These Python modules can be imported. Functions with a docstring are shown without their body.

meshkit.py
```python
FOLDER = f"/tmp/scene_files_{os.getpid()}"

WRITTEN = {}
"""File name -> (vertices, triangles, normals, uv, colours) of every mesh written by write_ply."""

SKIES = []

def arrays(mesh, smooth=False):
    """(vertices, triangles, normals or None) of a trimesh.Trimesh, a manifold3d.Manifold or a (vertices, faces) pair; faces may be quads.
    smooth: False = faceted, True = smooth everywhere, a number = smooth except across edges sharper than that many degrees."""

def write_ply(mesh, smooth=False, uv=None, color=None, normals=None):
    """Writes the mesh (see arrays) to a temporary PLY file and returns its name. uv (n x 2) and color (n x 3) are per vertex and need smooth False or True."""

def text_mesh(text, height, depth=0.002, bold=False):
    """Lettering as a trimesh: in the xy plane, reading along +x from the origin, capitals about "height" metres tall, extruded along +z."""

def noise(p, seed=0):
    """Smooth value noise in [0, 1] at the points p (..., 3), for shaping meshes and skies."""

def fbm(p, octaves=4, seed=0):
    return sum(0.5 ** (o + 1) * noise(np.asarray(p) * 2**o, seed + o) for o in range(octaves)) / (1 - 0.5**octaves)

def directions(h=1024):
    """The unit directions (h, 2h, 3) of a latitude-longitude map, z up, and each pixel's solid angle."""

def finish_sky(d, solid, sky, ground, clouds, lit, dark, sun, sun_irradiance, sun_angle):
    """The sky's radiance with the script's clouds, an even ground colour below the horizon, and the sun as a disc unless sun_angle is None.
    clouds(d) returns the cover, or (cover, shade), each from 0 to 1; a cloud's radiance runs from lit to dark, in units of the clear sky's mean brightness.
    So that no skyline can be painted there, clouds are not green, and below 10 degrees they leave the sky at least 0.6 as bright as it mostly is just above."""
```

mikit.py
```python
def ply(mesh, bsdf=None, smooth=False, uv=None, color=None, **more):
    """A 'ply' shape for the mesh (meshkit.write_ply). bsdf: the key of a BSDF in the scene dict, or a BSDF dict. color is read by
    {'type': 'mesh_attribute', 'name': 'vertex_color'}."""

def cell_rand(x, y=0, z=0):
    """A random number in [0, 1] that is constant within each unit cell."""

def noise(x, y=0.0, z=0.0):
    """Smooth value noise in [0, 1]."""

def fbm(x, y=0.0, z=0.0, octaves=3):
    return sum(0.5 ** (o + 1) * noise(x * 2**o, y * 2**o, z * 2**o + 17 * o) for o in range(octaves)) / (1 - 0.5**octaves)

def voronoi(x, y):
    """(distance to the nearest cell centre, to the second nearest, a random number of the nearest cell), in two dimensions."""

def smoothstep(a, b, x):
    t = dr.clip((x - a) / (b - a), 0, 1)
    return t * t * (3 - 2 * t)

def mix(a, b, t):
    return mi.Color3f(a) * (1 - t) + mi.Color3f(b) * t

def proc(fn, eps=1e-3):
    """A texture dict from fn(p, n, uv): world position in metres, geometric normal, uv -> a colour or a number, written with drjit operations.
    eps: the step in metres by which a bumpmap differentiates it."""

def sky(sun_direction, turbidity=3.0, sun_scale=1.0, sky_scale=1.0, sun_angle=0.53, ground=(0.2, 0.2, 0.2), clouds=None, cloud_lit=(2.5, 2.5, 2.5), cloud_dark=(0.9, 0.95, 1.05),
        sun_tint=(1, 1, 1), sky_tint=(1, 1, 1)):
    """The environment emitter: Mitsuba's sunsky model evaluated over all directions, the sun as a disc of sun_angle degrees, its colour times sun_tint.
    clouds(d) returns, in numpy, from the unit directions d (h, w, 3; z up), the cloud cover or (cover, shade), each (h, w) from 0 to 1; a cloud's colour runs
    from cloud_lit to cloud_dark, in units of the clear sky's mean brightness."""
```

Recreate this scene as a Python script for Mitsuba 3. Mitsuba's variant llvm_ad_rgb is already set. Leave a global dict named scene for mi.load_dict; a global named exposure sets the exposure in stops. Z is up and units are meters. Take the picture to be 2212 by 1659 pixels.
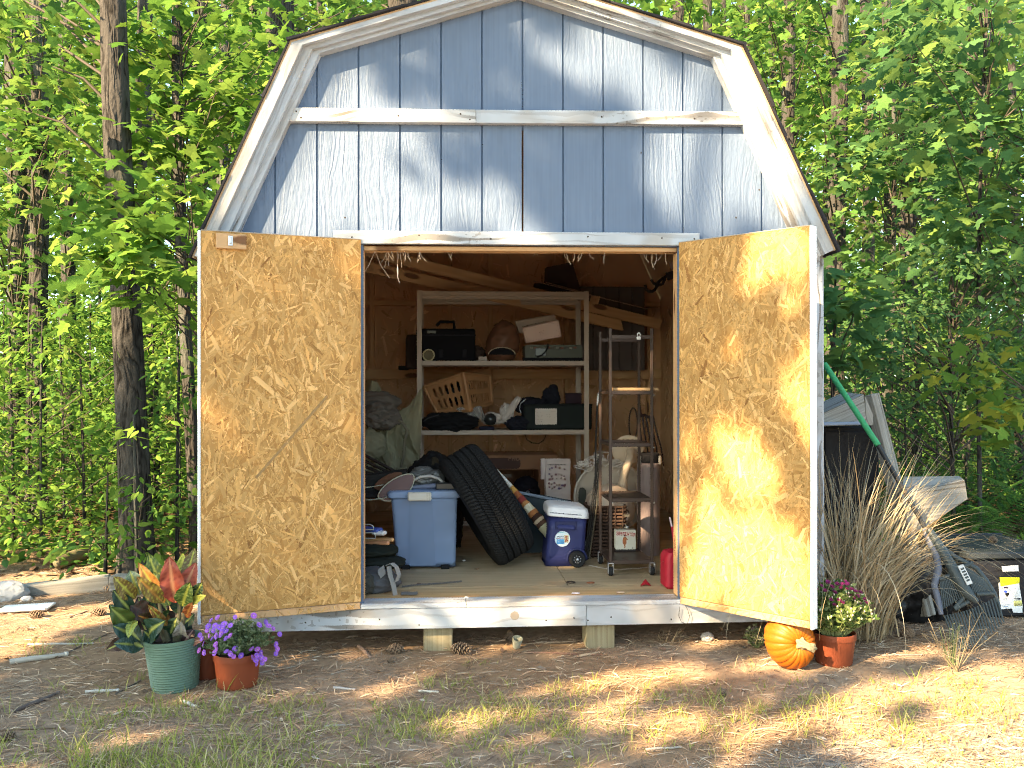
import math, random
import numpy as np, trimesh, drjit as dr, mitsuba as mi, mikit, meshkit
import shapely.geometry as sg
from shapely import affinity
from mikit import proc, noise, fbm, voronoi, smoothstep, mix, cell_rand

# ---------------------------------------------------------------- camera, sky, sun, exposure
scene, labels = {'type': 'scene'}, {}
W, H, FPX = 2212.0, 1659.0, 2000.0
CAM, YAW, PIT, ROL = np.array([-0.3638, -4.6107, 1.32]), 0.067, 0.003, -0.001
FW = np.array([math.sin(YAW) * math.cos(PIT), math.cos(YAW) * math.cos(PIT), math.sin(PIT)])
RT = np.cross(FW, [0, 0, 1]); RT /= np.linalg.norm(RT); UP = np.cross(RT, FW)
RT, UP = RT * math.cos(ROL) + UP * math.sin(ROL), UP * math.cos(ROL) - RT * math.sin(ROL)
exposure = 4.4
SUN = np.array([-1.1, -1.0, 0.86]); SUN /= np.linalg.norm(SUN)
scene['camera'] = {'type': 'perspective', 'fov': 2 * math.degrees(math.atan(W / 2 / FPX)), 'fov_axis': 'x', 'near_clip': 0.05, 'far_clip': 400.0,
                   'to_world': mi.ScalarTransform4f().look_at(origin=CAM.tolist(), target=(CAM + FW).tolist(), up=UP.tolist())}
scene['sky_light'] = mikit.sky(SUN.tolist(), turbidity=3.0, sun_scale=0.95, sky_scale=1.0, sun_tint=(1.0, 0.95, 0.85), sky_tint=(1.10, 1.0, 0.86), ground=(0.12, 0.10, 0.06))

R = random.Random(7)
NR = np.random.default_rng(11)


def pt(u, v, y):
    """The point at depth plane y that a tape-measured photo position (2212 wide) stands for."""
    d = FW + RT * (u - W / 2) / FPX - UP * (v - H / 2) / FPX
    return CAM + d * (y - CAM[1]) / d[1]


def gz(u, v, z=0.0):
    d = FW + RT * (u - W / 2) / FPX - UP * (v - H / 2) / FPX
    return CAM + d * (z - CAM[2]) / d[2]


def lin(r, g, b):
    f = lambda x: x / 12.92 if x <= 0.04045 else ((x + 0.055) / 1.055) ** 2.4
    return np.array([f(r / 255), f(g / 255), f(b / 255)])


# ---------------------------------------------------------------- materials
VC = {'type': 'mesh_attribute', 'name': 'vertex_color'}


def rgb(c):
    return {'type': 'rgb', 'value': [float(x) for x in c]}


def mat(name, color, rough=0.8, bump=None, scale=1.0, two=True, eps=1e-3, **kw):
    b = {'type': 'principled', 'base_color': color if isinstance(color, dict) else rgb(color), 'roughness': rough, **kw}
    if bump is not None:
        b = {'type': 'bumpmap', 'tex': proc(bump, eps), 'scale': scale, 'bsdf': b}
    scene[name] = {'type': 'twosided', 'bsdf': b} if two else b


mat('m_matte', VC, 0.85, specular=0.3)
mat('m_satin', VC, 0.45, specular=0.28)
mat('m_dull', VC, 0.7, specular=0.08)
mat('m_gloss', VC, 0.22, specular=0.5)
mat('m_metal', VC, 0.38, metallic=0.9)
mat('m_rubber', VC, 0.7, specular=0.2)
scene['m_leaf'] = {'type': 'principledthin', 'base_color': VC, 'roughness': 0.38, 'diff_trans': 0.9, 'eta': 1.45}
scene['m_blade'] = {'type': 'principledthin', 'base_color': VC, 'roughness': 0.6, 'diff_trans': 0.5, 'eta': 1.3}
scene['m_glass'] = {'type': 'thindielectric', 'int_ior': 1.5}


def siding_bump(p, n, uv):
    k = dr.floor(p.x / 0.2032)
    r = cell_rand(k, 3, 5)
    x = p.x - k * 0.2032
    warp = fbm(x * 7 + 31 * r, p.z * 1.6 + 17 * r, 2.0) * 0.55 + fbm(x * 22, p.z * 9 + 9 * r, 5.0) * 0.09
    g = noise((x + warp * 0.32) * 120, p.z * 3.0 + r * 40, r * 9)
    return g * 0.7 + noise(x * 260, p.z * 40, 3.0) * 0.25 + fbm(x * 18, p.z * 30, r * 7) * 0.5


def siding_col(p, n, uv):
    r = cell_rand(dr.floor(p.x / 0.2032), 3, 5)
    t = fbm(p.x * 3, p.z * 2, 1.0)
    c = mix((0.104, 0.145, 0.222), (0.126, 0.170, 0.250), t * 0.8 + r * 0.25)
    return c * (0.93 + 0.12 * noise(p.x * 160, p.z * 5, 2.0))


mat('m_siding', proc(siding_col), 0.55, siding_bump, 0.0045, eps=1.2e-3, specular=0.4)


def grainline(uv, f=1.0):
    w = fbm(uv.x * 1.6, uv.y * 5, 3.0) * 0.10 + fbm(uv.x * 5, uv.y * 9, 8.0) * 0.022
    return noise(uv.x * 2.5, (uv.y + w) * 150 * f, 1.0)


def trim_col(p, n, uv):
    g = grainline(uv, 0.75)
    area = smoothstep(0.46, 0.60, fbm(uv.x * 1.1 + 5, uv.y * 2, 4.0))
    wear = smoothstep(0.56, 0.74, g) * (0.30 + 0.70 * area)
    dirt = fbm(uv.x * 9, uv.y * 14, 2.0)
    c = mix((0.47, 0.49, 0.52), (0.34, 0.36, 0.385), dirt)
    speck = smoothstep(0.80, 0.86, noise(uv.x * 60, uv.y * 120, 5.0)) * 0.5
    stain = smoothstep(0.56, 0.70, fbm(uv.x * 4 + 3, uv.y * 9, 12.0)) * 0.45
    c = mix(c, (0.30, 0.255, 0.20), stain)
    return mix(c, (0.15, 0.13, 0.11), dr.clip(wear * 0.85 + speck * area, 0, 1))


def trim_bump(p, n, uv):
    return grainline(uv, 0.75) * 0.7 + noise(uv.x * 30, uv.y * 240, 1.0) * 0.4


def bare_col(p, n, uv):
    w = fbm(uv.x * 1.1, uv.y * 4, 3.0) * 0.16 + fbm(uv.x * 4, uv.y * 7, 8.0) * 0.02
    g = noise(uv.x * 0.7, (uv.y + w) * 95, 1.0)
    c = mix((0.47, 0.47, 0.47), (0.13, 0.115, 0.10), smoothstep(0.40, 0.72, g) * smoothstep(0.30, 0.50, fbm(uv.x * 1.7, uv.y * 3, 6.0)))
    return c


mat('m_trim_bare', proc(bare_col), 0.7, trim_bump, 0.0016, specular=0.3)
mat('m_trim', proc(trim_col), 0.55, trim_bump, 0.0016, specular=0.4)


def lumber_col(p, n, uv):
    g = grainline(uv, 0.6)
    c = mix((0.46, 0.27, 0.13), (0.58, 0.37, 0.19), g * 0.7 + 0.3 * fbm(uv.x * 3, uv.y * 8))
    f, s, w = voronoi(uv.x * 2.2, uv.y * 9)
    return mix(c, (0.17, 0.08, 0.035), smoothstep(0.17, 0.10, f) * (w > 0.55))


mat('m_lumber', proc(lumber_col), 0.7, specular=0.3)


def greygrain(uv):
    w = fbm(uv.x * 1.6, uv.y * 5, 3.0) * 0.02 + fbm(uv.x * 6, uv.y * 20, 8.0) * 0.006
    return noise(uv.x * 3.5, (uv.y + w) * 190, 1.0) * 0.7 + noise(uv.x * 9, (uv.y + w) * 420, 2.0) * 0.3


def grey_col(p, n, uv):
    g = greygrain(uv)
    c = mix((0.15, 0.14, 0.12), (0.36, 0.345, 0.31), g * 0.75 + 0.25 * fbm(uv.x * 6, uv.y * 20))
    return mix(c, (0.11, 0.095, 0.075), smoothstep(0.72, 0.86, noise(uv.x * 1.4, uv.y * 90, 7.0)) * 0.8)


mat('m_greywood', proc(grey_col), 0.85, lambda p, n, uv: greygrain(uv), 0.0015, specular=0.2)


def post_col(p, n, uv):
    g = noise(uv.x * 1.5, uv.y * 170 + 3 * fbm(uv.x * 3, uv.y * 10), 4.0)
    return mix((0.20, 0.16, 0.09), (0.36, 0.31, 0.20), g * 0.8 + 0.2 * fbm(uv.x * 8, uv.y * 30))


mat('m_post', proc(post_col), 0.85, specular=0.2)


def ply_col(p, n, uv):
    g = noise(p.x * 3.2 + 3 * fbm(p.x * 1.5, p.y * 4), p.y * 55, 2.0)
    c = mix((0.30, 0.215, 0.125), (0.46, 0.35, 0.215), g * 0.6 + 0.4 * fbm(p.x * 5, p.y * 7))
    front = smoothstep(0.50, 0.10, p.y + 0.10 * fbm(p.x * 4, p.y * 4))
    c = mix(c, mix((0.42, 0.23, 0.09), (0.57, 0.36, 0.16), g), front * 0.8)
    return mix(c, (0.20, 0.15, 0.10), smoothstep(0.60, 0.72, fbm(p.x * 3 + 7, p.y * 5)) * 0.6)


mat('m_ply', proc(ply_col), 0.75, specular=0.25)


def bark_h(p):
    a = dr.atan2(mi.Float(p.y) * 1.0, mi.Float(p.x))
    return p


def bark_ridge(uv):
    w = fbm(uv.x * 7, uv.y * 3, 2.0)
    r = 1 - dr.abs(2 * fbm(uv.x * 24 + 2.2 * w, uv.y * 4.5, 1.0) - 1) * 1.7
    return r * (0.7 + 0.3 * noise(uv.x * 60, uv.y * 30, 3.0))


def bark_bump(p, n, uv):
    return bark_ridge(uv) * -0.8 + 0.3 * fbm(uv.x * 60, uv.y * 40)


def bark_col(p, n, uv):
    t = bark_ridge(uv)
    c = mix((0.060, 0.055, 0.050), (0.016, 0.014, 0.012), smoothstep(0.45, 0.95, t))
    return mix(c, (0.095, 0.10, 0.088), smoothstep(0.52, 0.72, fbm(uv.x * 5, uv.y * 1.6)) * 0.6)


mat('m_bark', proc(bark_col), 0.9, bark_bump, 0.022, specular=0.15)


def ground_col(p, n, uv):
    a = fbm(p.x * 1.3, p.y * 2.0, 1.0)
    b = fbm(p.x * 34, p.y * 34, 2.0)
    c = mix((0.20, 0.135, 0.09), (0.40, 0.285, 0.19), b)
    c = mix(c, (0.25, 0.15, 0.075), smoothstep(0.45, 0.65, a) * 0.5)
    grav = smoothstep(0.0, 0.5, p.x * 0.55 - (p.y + 1.55) * 1.6 + 0.5 * (fbm(p.x * 3, p.y * 3, 4.0) - 0.5))
    f, s, w = voronoi(p.x * 75, p.y * 75)
    c = mix(c, mix((0.16, 0.14, 0.12), (0.40, 0.37, 0.33), w), grav * 0.75)
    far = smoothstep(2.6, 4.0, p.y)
    c = mix(c, mix((0.30, 0.275, 0.24), (0.50, 0.46, 0.41), w), smoothstep(-1.75, -2.2, p.y))  # unseen pale drive behind the camera, added to bounce sun into the shed
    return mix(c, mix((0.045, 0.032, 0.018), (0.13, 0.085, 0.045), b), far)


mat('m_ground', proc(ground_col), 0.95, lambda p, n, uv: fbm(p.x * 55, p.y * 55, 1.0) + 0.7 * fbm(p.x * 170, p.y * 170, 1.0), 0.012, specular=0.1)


# ---------------------------------------------------------------- mesh helpers
def boxm(sx, sy, sz, c=0.0):
    x, y, z = sx / 2, sy / 2, sz / 2
    if c <= 0:
        return trimesh.creation.box((sx, sy, sz))
    c = min(c, 0.45 * min(sx, sy, sz))
    P = [(a * (x - c * (k != 0)), b * (y - c * (k != 1)), e * (z - c * (k != 2))) for a in (-1, 1) for b in (-1, 1) for e in (-1, 1) for k in range(3)]
    return trimesh.convex.convex_hull(np.array(P))


def box(x0, x1, y0, y1, z0, z1, c=0.0):
    m = boxm(abs(x1 - x0), abs(y1 - y0), abs(z1 - z0), c)
    m.apply_translation(((x0 + x1) / 2, (y0 + y1) / 2, (z0 + z1) / 2))
    return m


def frame(P, Q, up=(0, 0, 1)):
    P, Q = np.asarray(P, float), np.asarray(Q, float)
    d = Q - P; L = np.linalg.norm(d); d = d / L
    up = np.asarray(up, float)
    b = np.cross(up, d)
    if np.linalg.norm(b) < 1e-6:
        b = np.cross([1, 0, 0.01], d)
    b /= np.linalg.norm(b); n = np.cross(d, b)
    M = np.eye(4); M[:3, 0], M[:3, 1], M[:3, 2], M[:3, 3] = d, b, n, (P + Q) / 2
    return M, L


def bar(P, Q, w, t, up=(0, 0, 1), c=0.0):
    """A chamfered bar from P to Q: t thick along up, w wide across."""
    M, L = frame(P, Q, up)
    m = boxm(L, w, t, c); m.apply_transform(M)
    return m


def tube(points, r, sides=8, cap=True):
    P = np.asarray(points, float)
    r = np.broadcast_to(np.asarray(r, float), (len(P),))
    T = np.gradient(P, axis=0); T /= np.linalg.norm(T, axis=1, keepdims=True) + 1e-12
    ref = np.array([0, 0, 1.0]) if abs(T[0, 2]) < 0.9 else np.array([1.0, 0, 0])
    A = []
    a = np.cross(T[0], ref); a /= np.linalg.norm(a)
    for t in T:
        a = a - t * (a @ t); a /= np.linalg.norm(a) + 1e-12
        A.append(a)
    A = np.array(A); B = np.cross(T, A)
    ang = np.arange(sides) * 2 * np.pi / sides
    V = (P[:, None] + r[:, None, None] * (np.cos(ang)[None, :, None] * A[:, None] + np.sin(ang)[None, :, None] * B[:, None])).reshape(-1, 3)
    n = len(P)
    i, j = np.meshgrid(np.arange(n - 1), np.arange(sides), indexing='ij')
    q = np.stack([i * sides + j, i * sides + (j + 1) % sides, (i + 1) * sides + (j + 1) % sides, (i + 1) * sides + j], -1).reshape(-1, 4)
    F = np.vstack([q[:, [0, 1, 2]], q[:, [0, 2, 3]]])
    if cap:
        V = np.vstack([V, P[0], P[-1]])
        k = np.arange(sides); k2 = (k + 1) % sides
        F = np.vstack([F, np.stack([k2, k, k * 0 + n * sides], 1), np.stack([(n - 1) * sides + k, (n - 1) * sides + k2, k * 0 + n * sides + 1], 1)])
    return trimesh.Trimesh(V, F, process=False)


def lathe(prof, n=28, closed=False):
    """Revolve (r, z) pairs about z."""
    pr = np.asarray(prof, float)
    a = np.arange(n) * 2 * np.pi / n
    V = np.stack([pr[:, 0, None] * np.cos(a), pr[:, 0, None] * np.sin(a), np.repeat(pr[:, 1, None], n, 1)], -1).reshape(-1, 3)
    m = len(pr)
    i, j = np.meshgrid(np.arange(m - 1), np.arange(n), indexing='ij')
    q = np.stack([i * n + j, i * n + (j + 1) % n, (i + 1) * n + (j + 1) % n, (i + 1) * n + j], -1).reshape(-1, 4)
    return trimesh.Trimesh(V, np.vstack([q[:, [0, 1, 2]], q[:, [0, 2, 3]]]), process=False)


def poly(pts, depth, holes=None):
    """Extrude a polygon given in (x, z) from y = 0 to y = depth."""
    g = pts if not isinstance(pts, (list, np.ndarray)) else sg.Polygon(pts, holes or [])
    m = trimesh.creation.extrude_polygon(g, depth, engine='earcut')
    v = m.vertices
    return trimesh.Trimesh(np.stack([v[:, 0], v[:, 2], v[:, 1]], 1), m.faces[:, ::-1], process=False)


def loft(rings, cap=True):
    """Rings (k, n, 3) of equal count joined to a skin."""
    Rg = np.asarray(rings, float); k, n = Rg.shape[:2]
    i, j = np.meshgrid(np.arange(k - 1), np.arange(n), indexing='ij')
    q = np.stack([i * n + j, i * n + (j + 1) % n, (i + 1) * n + (j + 1) % n, (i + 1) * n + j], -1).reshape(-1, 4)
    V, F = Rg.reshape(-1, 3), np.vstack([q[:, [0, 1, 2]], q[:, [0, 2, 3]]])
    if cap:
        V = np.vstack([V, Rg[0].mean(0), Rg[-1].mean(0)])
        a = np.arange(n); b = (a + 1) % n
        F = np.vstack([F, np.stack([b, a, a * 0 + k * n], 1), np.stack([(k - 1) * n + a, (k - 1) * n + b, a * 0 + k * n + 1], 1)])
    return trimesh.Trimesh(V, F, process=False)


def rrect(w, h, r, n=5):
    """Rounded rectangle outline (4n, 2)."""
    out = []
    for cx, cy, a0 in ((w / 2 - r, h / 2 - r, 0), (-w / 2 + r, h / 2 - r, 90), (-w / 2 + r, -h / 2 + r, 180), (w / 2 - r, -h / 2 + r, 270)):
        for k in range(n):
            a = math.radians(a0 + 90 * k / (n - 1))
            out.append((cx + r * math.cos(a), cy + r * math.sin(a)))
    return np.array(out)


def rot(m, deg, axis=(0, 0, 1), at=(0, 0, 0)):
    m = m.copy(); m.apply_transform(trimesh.transformations.rotation_matrix(math.radians(deg), axis, at)); return m


def move(m, x, y=None, z=None):
    m = m.copy(); m.apply_translation(x if y is None else (x, y, z)); return m


def cat(ms):
    return trimesh.util.concatenate([trimesh.Trimesh(m.vertices, m.faces, process=False) for m in ms])


def lump(center, size, seed, detail=4, amp=0.25, freq=2.5, flat=0.0):
    """A crumpled soft body: a sphere pushed about by ridged noise."""
    m = trimesh.creation.icosphere(subdivisions=detail)
    v = np.array(m.vertices)
    n1 = meshkit.fbm(v * freq + seed * 3.1, 4, seed)
    ridge = 1 - 2 * np.abs(meshkit.fbm(v * freq * 1.3 + 9 + seed, 3, seed + 5) - 0.5) * 2
    v = v * (1 + amp * (n1 - 0.5) * 2 + amp * 0.5 * (ridge - 0.6))[:, None]
    v = v * np.asarray(size)
    if flat:
        v[:, 2] = np.maximum(v[:, 2], -flat)
    return trimesh.Trimesh(v + np.asarray(center), m.faces, process=False)


# ---------------------------------------------------------------- scene entries
def fresh(key, table):
    if key not in table:
        return key
    k = 1
    while f'{key}_{k:03d}' in table:
        k += 1
    return f'{key}_{k:03d}'


TAKEN = set()


def thing(name, label=None, cat_=None, group=None, kind=None):
    key = fresh(name, TAKEN); TAKEN.add(key)
    if label or kind:
        labels[key] = {k: v for k, v in (('label', label), ('category', cat_), ('group', group), ('kind', kind)) if v}
    return key


def put(key, mesh, col=None, m='m_matte', smooth=False, var=0.0, uv=None, label=None, kind=None, parent=None):
    """One entry of the scene. key: 'seat' with parent, or a whole key. Returns the key."""
    if parent:
        key = f'{parent}__{key}'
    key = fresh(key, scene)
    if isinstance(smooth, (int, float)) and smooth is not True and smooth is not False and not isinstance(col, np.ndarray):
        mesh = trimesh.graph.smooth_shade(trimesh.Trimesh(mesh.vertices, mesh.faces, process=True), angle=math.radians(smooth), facet_minarea=None)
        smooth = True
    elif smooth not in (True, False):
        smooth = True
    if not isinstance(mesh, trimesh.Trimesh):
        mesh = trimesh.Trimesh(mesh[0], mesh[1], process=False)
    color = None
    if col is not None:
        col = np.asarray(col, float)
        color = np.tile(col, (len(mesh.vertices), 1)) if col.ndim == 1 else col
        if var:
            v = np.asarray(mesh.vertices)
            color = color * (1 + var * (meshkit.fbm(v * 14, 3, 3) - 0.5) * 2)[:, None]
        color = np.clip(color, 0, 1)
    scene[key] = mikit.ply(mesh, m, smooth=smooth, uv=uv, color=color)
    if label or kind:
        labels[key] = {k: v for k, v in (('label', label), ('kind', kind)) if v}
    return key


UVO = [0.0]


def board(key, P, Q, w, t, up=(0, 0, 1), m='m_lumber', c=0.002, parent=None, label=None, cut=None):
    """A sawn board whose grain runs from P to Q."""
    M, L = frame(P, Q, up)
    b = boxm(L, w, t, c)
    if cut is not None:
        v = np.array(b.vertices); v[:, 0] += cut(v); b = trimesh.Trimesh(v, b.faces, process=False)
    v = np.array(b.vertices)
    UVO[0] += 1.37
    uv = np.stack([v[:, 0] + UVO[0], v[:, 1] + v[:, 2] * 0.7 + UVO[0] * 0.31], 1)
    b = trimesh.Trimesh(v, b.faces, process=False); b.apply_transform(M)
    # flat faces: split the vertices so each face keeps its own normal
    f = np.asarray(b.faces)
    b2 = trimesh.Trimesh(np.asarray(b.vertices)[f.ravel()], np.arange(len(f) * 3).reshape(-1, 3), process=False)
    return put(key, b2, m=m, uv=uv[f.ravel()], parent=parent, label=label)


def strands(origin, ex, ez, n_out, w, h, count, seed, base=(0.50, 0.286, 0.100), size=1.0, holes=()):
    """Wood strands pressed flat on a board of w x h: small jagged flakes, each a little proud of the next. Returns (mesh, colours)."""
    rg = np.random.default_rng(seed)
    V, F, C = [], [], []
    ex, ez, n_out, origin = (np.asarray(a, float) for a in (ex, ez, n_out, origin))
    k = 0
    tones = np.array([(1, 1, 1), (1.32, 1.40, 1.6), (0.74, 0.66, 0.56), (1.14, 1.12, 1.08), (0.88, 0.84, 0.78), (0.55, 0.45, 0.38)])
    pick = rg.choice(6, count, p=[0.31, 0.17, 0.13, 0.21, 0.165, 0.015])
    for i in range(count):
        L = min(0.125, rg.gamma(4.0, 0.0115) + 0.016) * size; b = rg.uniform(0.12, 0.34) * L * rg.uniform(0.4, 1.0)
        if rg.random() < 0.45:
            b = rg.uniform(0.0015, 0.005)
        a = rg.normal(math.pi / 2, 0.75)
        cx, cz = rg.uniform(0, w), rg.uniform(0, h)
        d = np.array([math.cos(a), math.sin(a)]); e = np.array([-d[1], d[0]])
        j = rg.uniform(-0.22, 0.22, 4)
        pts = np.array([(-L / 2 * (1 + j[0]), -b / 2), (L / 2 * (1 + j[1]), -b / 2 * rg.uniform(0.4, 1)), (L / 2 * (1 - j[1] + 0.1), b / 4), (L / 2 * (1 + j[2]) - b * 0.4, b / 2), (-L / 2 * (1 + j[3]), b / 2 * rg.uniform(0.5, 1))])
        q = np.array([cx, cz]) + pts[:, :1] * d + pts[:, 1:] * e
        q[:, 0] = np.clip(q[:, 0], 0.001, w - 0.001); q[:, 1] = np.clip(q[:, 1], 0.001, h - 0.001)
        off = 0.0004 + 0.0016 * rg.random(); tl = rg.normal(0, 0.0006, 5)
        V.append(origin + q[:, :1] * ex + q[:, 1:] * ez + (off + tl[:, None]) * n_out)
        F += [(k, k + 1, k + 2), (k, k + 2, k + 3), (k, k + 3, k + 4)]
        c = np.array(base) * tones[pick[i]] * rg.normal(1, 0.07)
        C.append(np.tile(c, (5, 1)) * (1 + 0.06 * rg.normal(size=(5, 1))))
        k += 5
    return trimesh.Trimesh(np.vstack(V), np.array(F), process=False), np.clip(np.vstack(C), 0, 1)


def gh(x, y):
    """Height of the ground."""
    x, y = np.asarray(x, float), np.asarray(y, float)
    p = np.stack([x, y, x * 0], -1)
    h = (meshkit.fbm(p * 0.9, 3, 2) - 0.5) * 0.05 + (meshkit.fbm(p * 4, 3, 4) - 0.5) * 0.016
    near = np.exp(-((np.maximum(np.abs(x) - 1.7, 0)) ** 2) / 0.4) * (y < 5)
    h = h * (1 - 0.6 * near)
    h = h + 0.05 * np.clip((y - 1.6) / 2, 0, 1) * (np.abs(x) > 1.7) + np.clip(y - 4, 0, None) * 0.012 * (np.abs(x) > 1.0)
    return h

# ================================================================ the shed
FL, OW, ZB = 0.252, 1.52, 0.128          # floor height, half width, underside of the skirt
SD = 3.45                                # inside depth
EL, KL, AP, KR, ER = (-1.575, 1.945), (-1.118, 2.972), (-0.022, 3.318), (1.075, 3.0), (1.545, 2.0)
shed = thing('shed', 'grey blue garden shed with white trim, barn roof and both plywood doors swung open', 'shed')
OSB = np.array((0.42, 0.225, 0.07))
SID = np.array((0.105, 0.155, 0.245))

gable = sg.Polygon([(-OW, ZB + 0.02), (-OW, 2.04), (KL[0] + 0.03, KL[1] - 0.03), (AP[0], AP[1] - 0.03), (KR[0] - 0.03, KR[1] - 0.03), (OW, 2.04), (OW, ZB + 0.02)])
gable = gable.difference(sg.box(-0.79, -1, 0.785, 2.025))
for k in range(-8, 8):
    s = gable.intersection(sg.box(k * 0.2032 + 0.0045, -1, (k + 1) * 0.2032 - 0.0045, 9))
    for g in getattr(s, 'geoms', [s]):
        if g.area > 0.002:
            put('siding_board', poly(g, 0.012), m='m_siding', parent=shed)
back = gable.difference(sg.box(-0.0028, 1.2, 0.0028, 2.6)).buffer(-0.004)
put('siding_backing', cat([move(poly(g, 0.004), 0, 0.0085, 0) for g in getattr(back, 'geoms', [back])]), SID * 0.8, 'm_matte', parent=shed)

# stepped rake trim: three boards on each of the four slopes, mitred at the knee and the apex
path = [np.array(p) for p in (EL, KL, AP, KR, ER)]


WID = (0.122, 0.062, 0.062, 0.122)       # the trim is wider on the steep slopes


def offset_path(frac):
    """The roof line moved inwards by a fraction of each slope's trim width."""
    ln = []
    for i in range(4):
        t = path[i + 1] - path[i]; t = t / np.linalg.norm(t)
        ln.append((path[i] + np.array([t[1], -t[0]]) * WID[i] * frac, t))
    out = [ln[0][0]]
    for i in range(3):
        (p, t), (q, s) = ln[i], ln[i + 1]
        k = np.linalg.solve(np.stack([t, -s], 1), q - p)
        out.append(p + t * k[0])
    return out + [ln[3][0] + path[4] - path[3]]


def rake(name, d0, d1, y0, y1, m):
    a, b = offset_path(d0), offset_path(d1)
    for i in range(4):
        g = sg.Polygon([tuple(a[i]), tuple(a[i + 1]), tuple(b[i + 1]), tuple(b[i])]).buffer(0)
        mesh = move(poly(g, y1 - y0), 0, y0, 0)
        f = np.asarray(mesh.faces); v = np.asarray(mesh.vertices)[f.ravel()]
        t = a[i + 1] - a[i]; t = t / np.linalg.norm(t)
        UVO[0] += 1.1
        uv = np.stack([v[:, 0] * t[0] + v[:, 2] * t[1] + UVO[0], -v[:, 0] * t[1] + v[:, 2] * t[0] + v[:, 1] * 0.6 + UVO[0] * 0.3], 1)
        put(name, trimesh.Trimesh(v, np.arange(len(v)).reshape(-1, 3), process=False), m=m, uv=uv, parent=shed)


rake('fascia_trim', 0.0, 0.40, -0.120, 0.0, 'm_trim')
rake('rake_board', 0.403, 0.74, -0.086, -0.001, 'm_trim')
rake('rake_moulding', 0.743, 1.0, -0.058, -0.001, 'm_trim')

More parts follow.
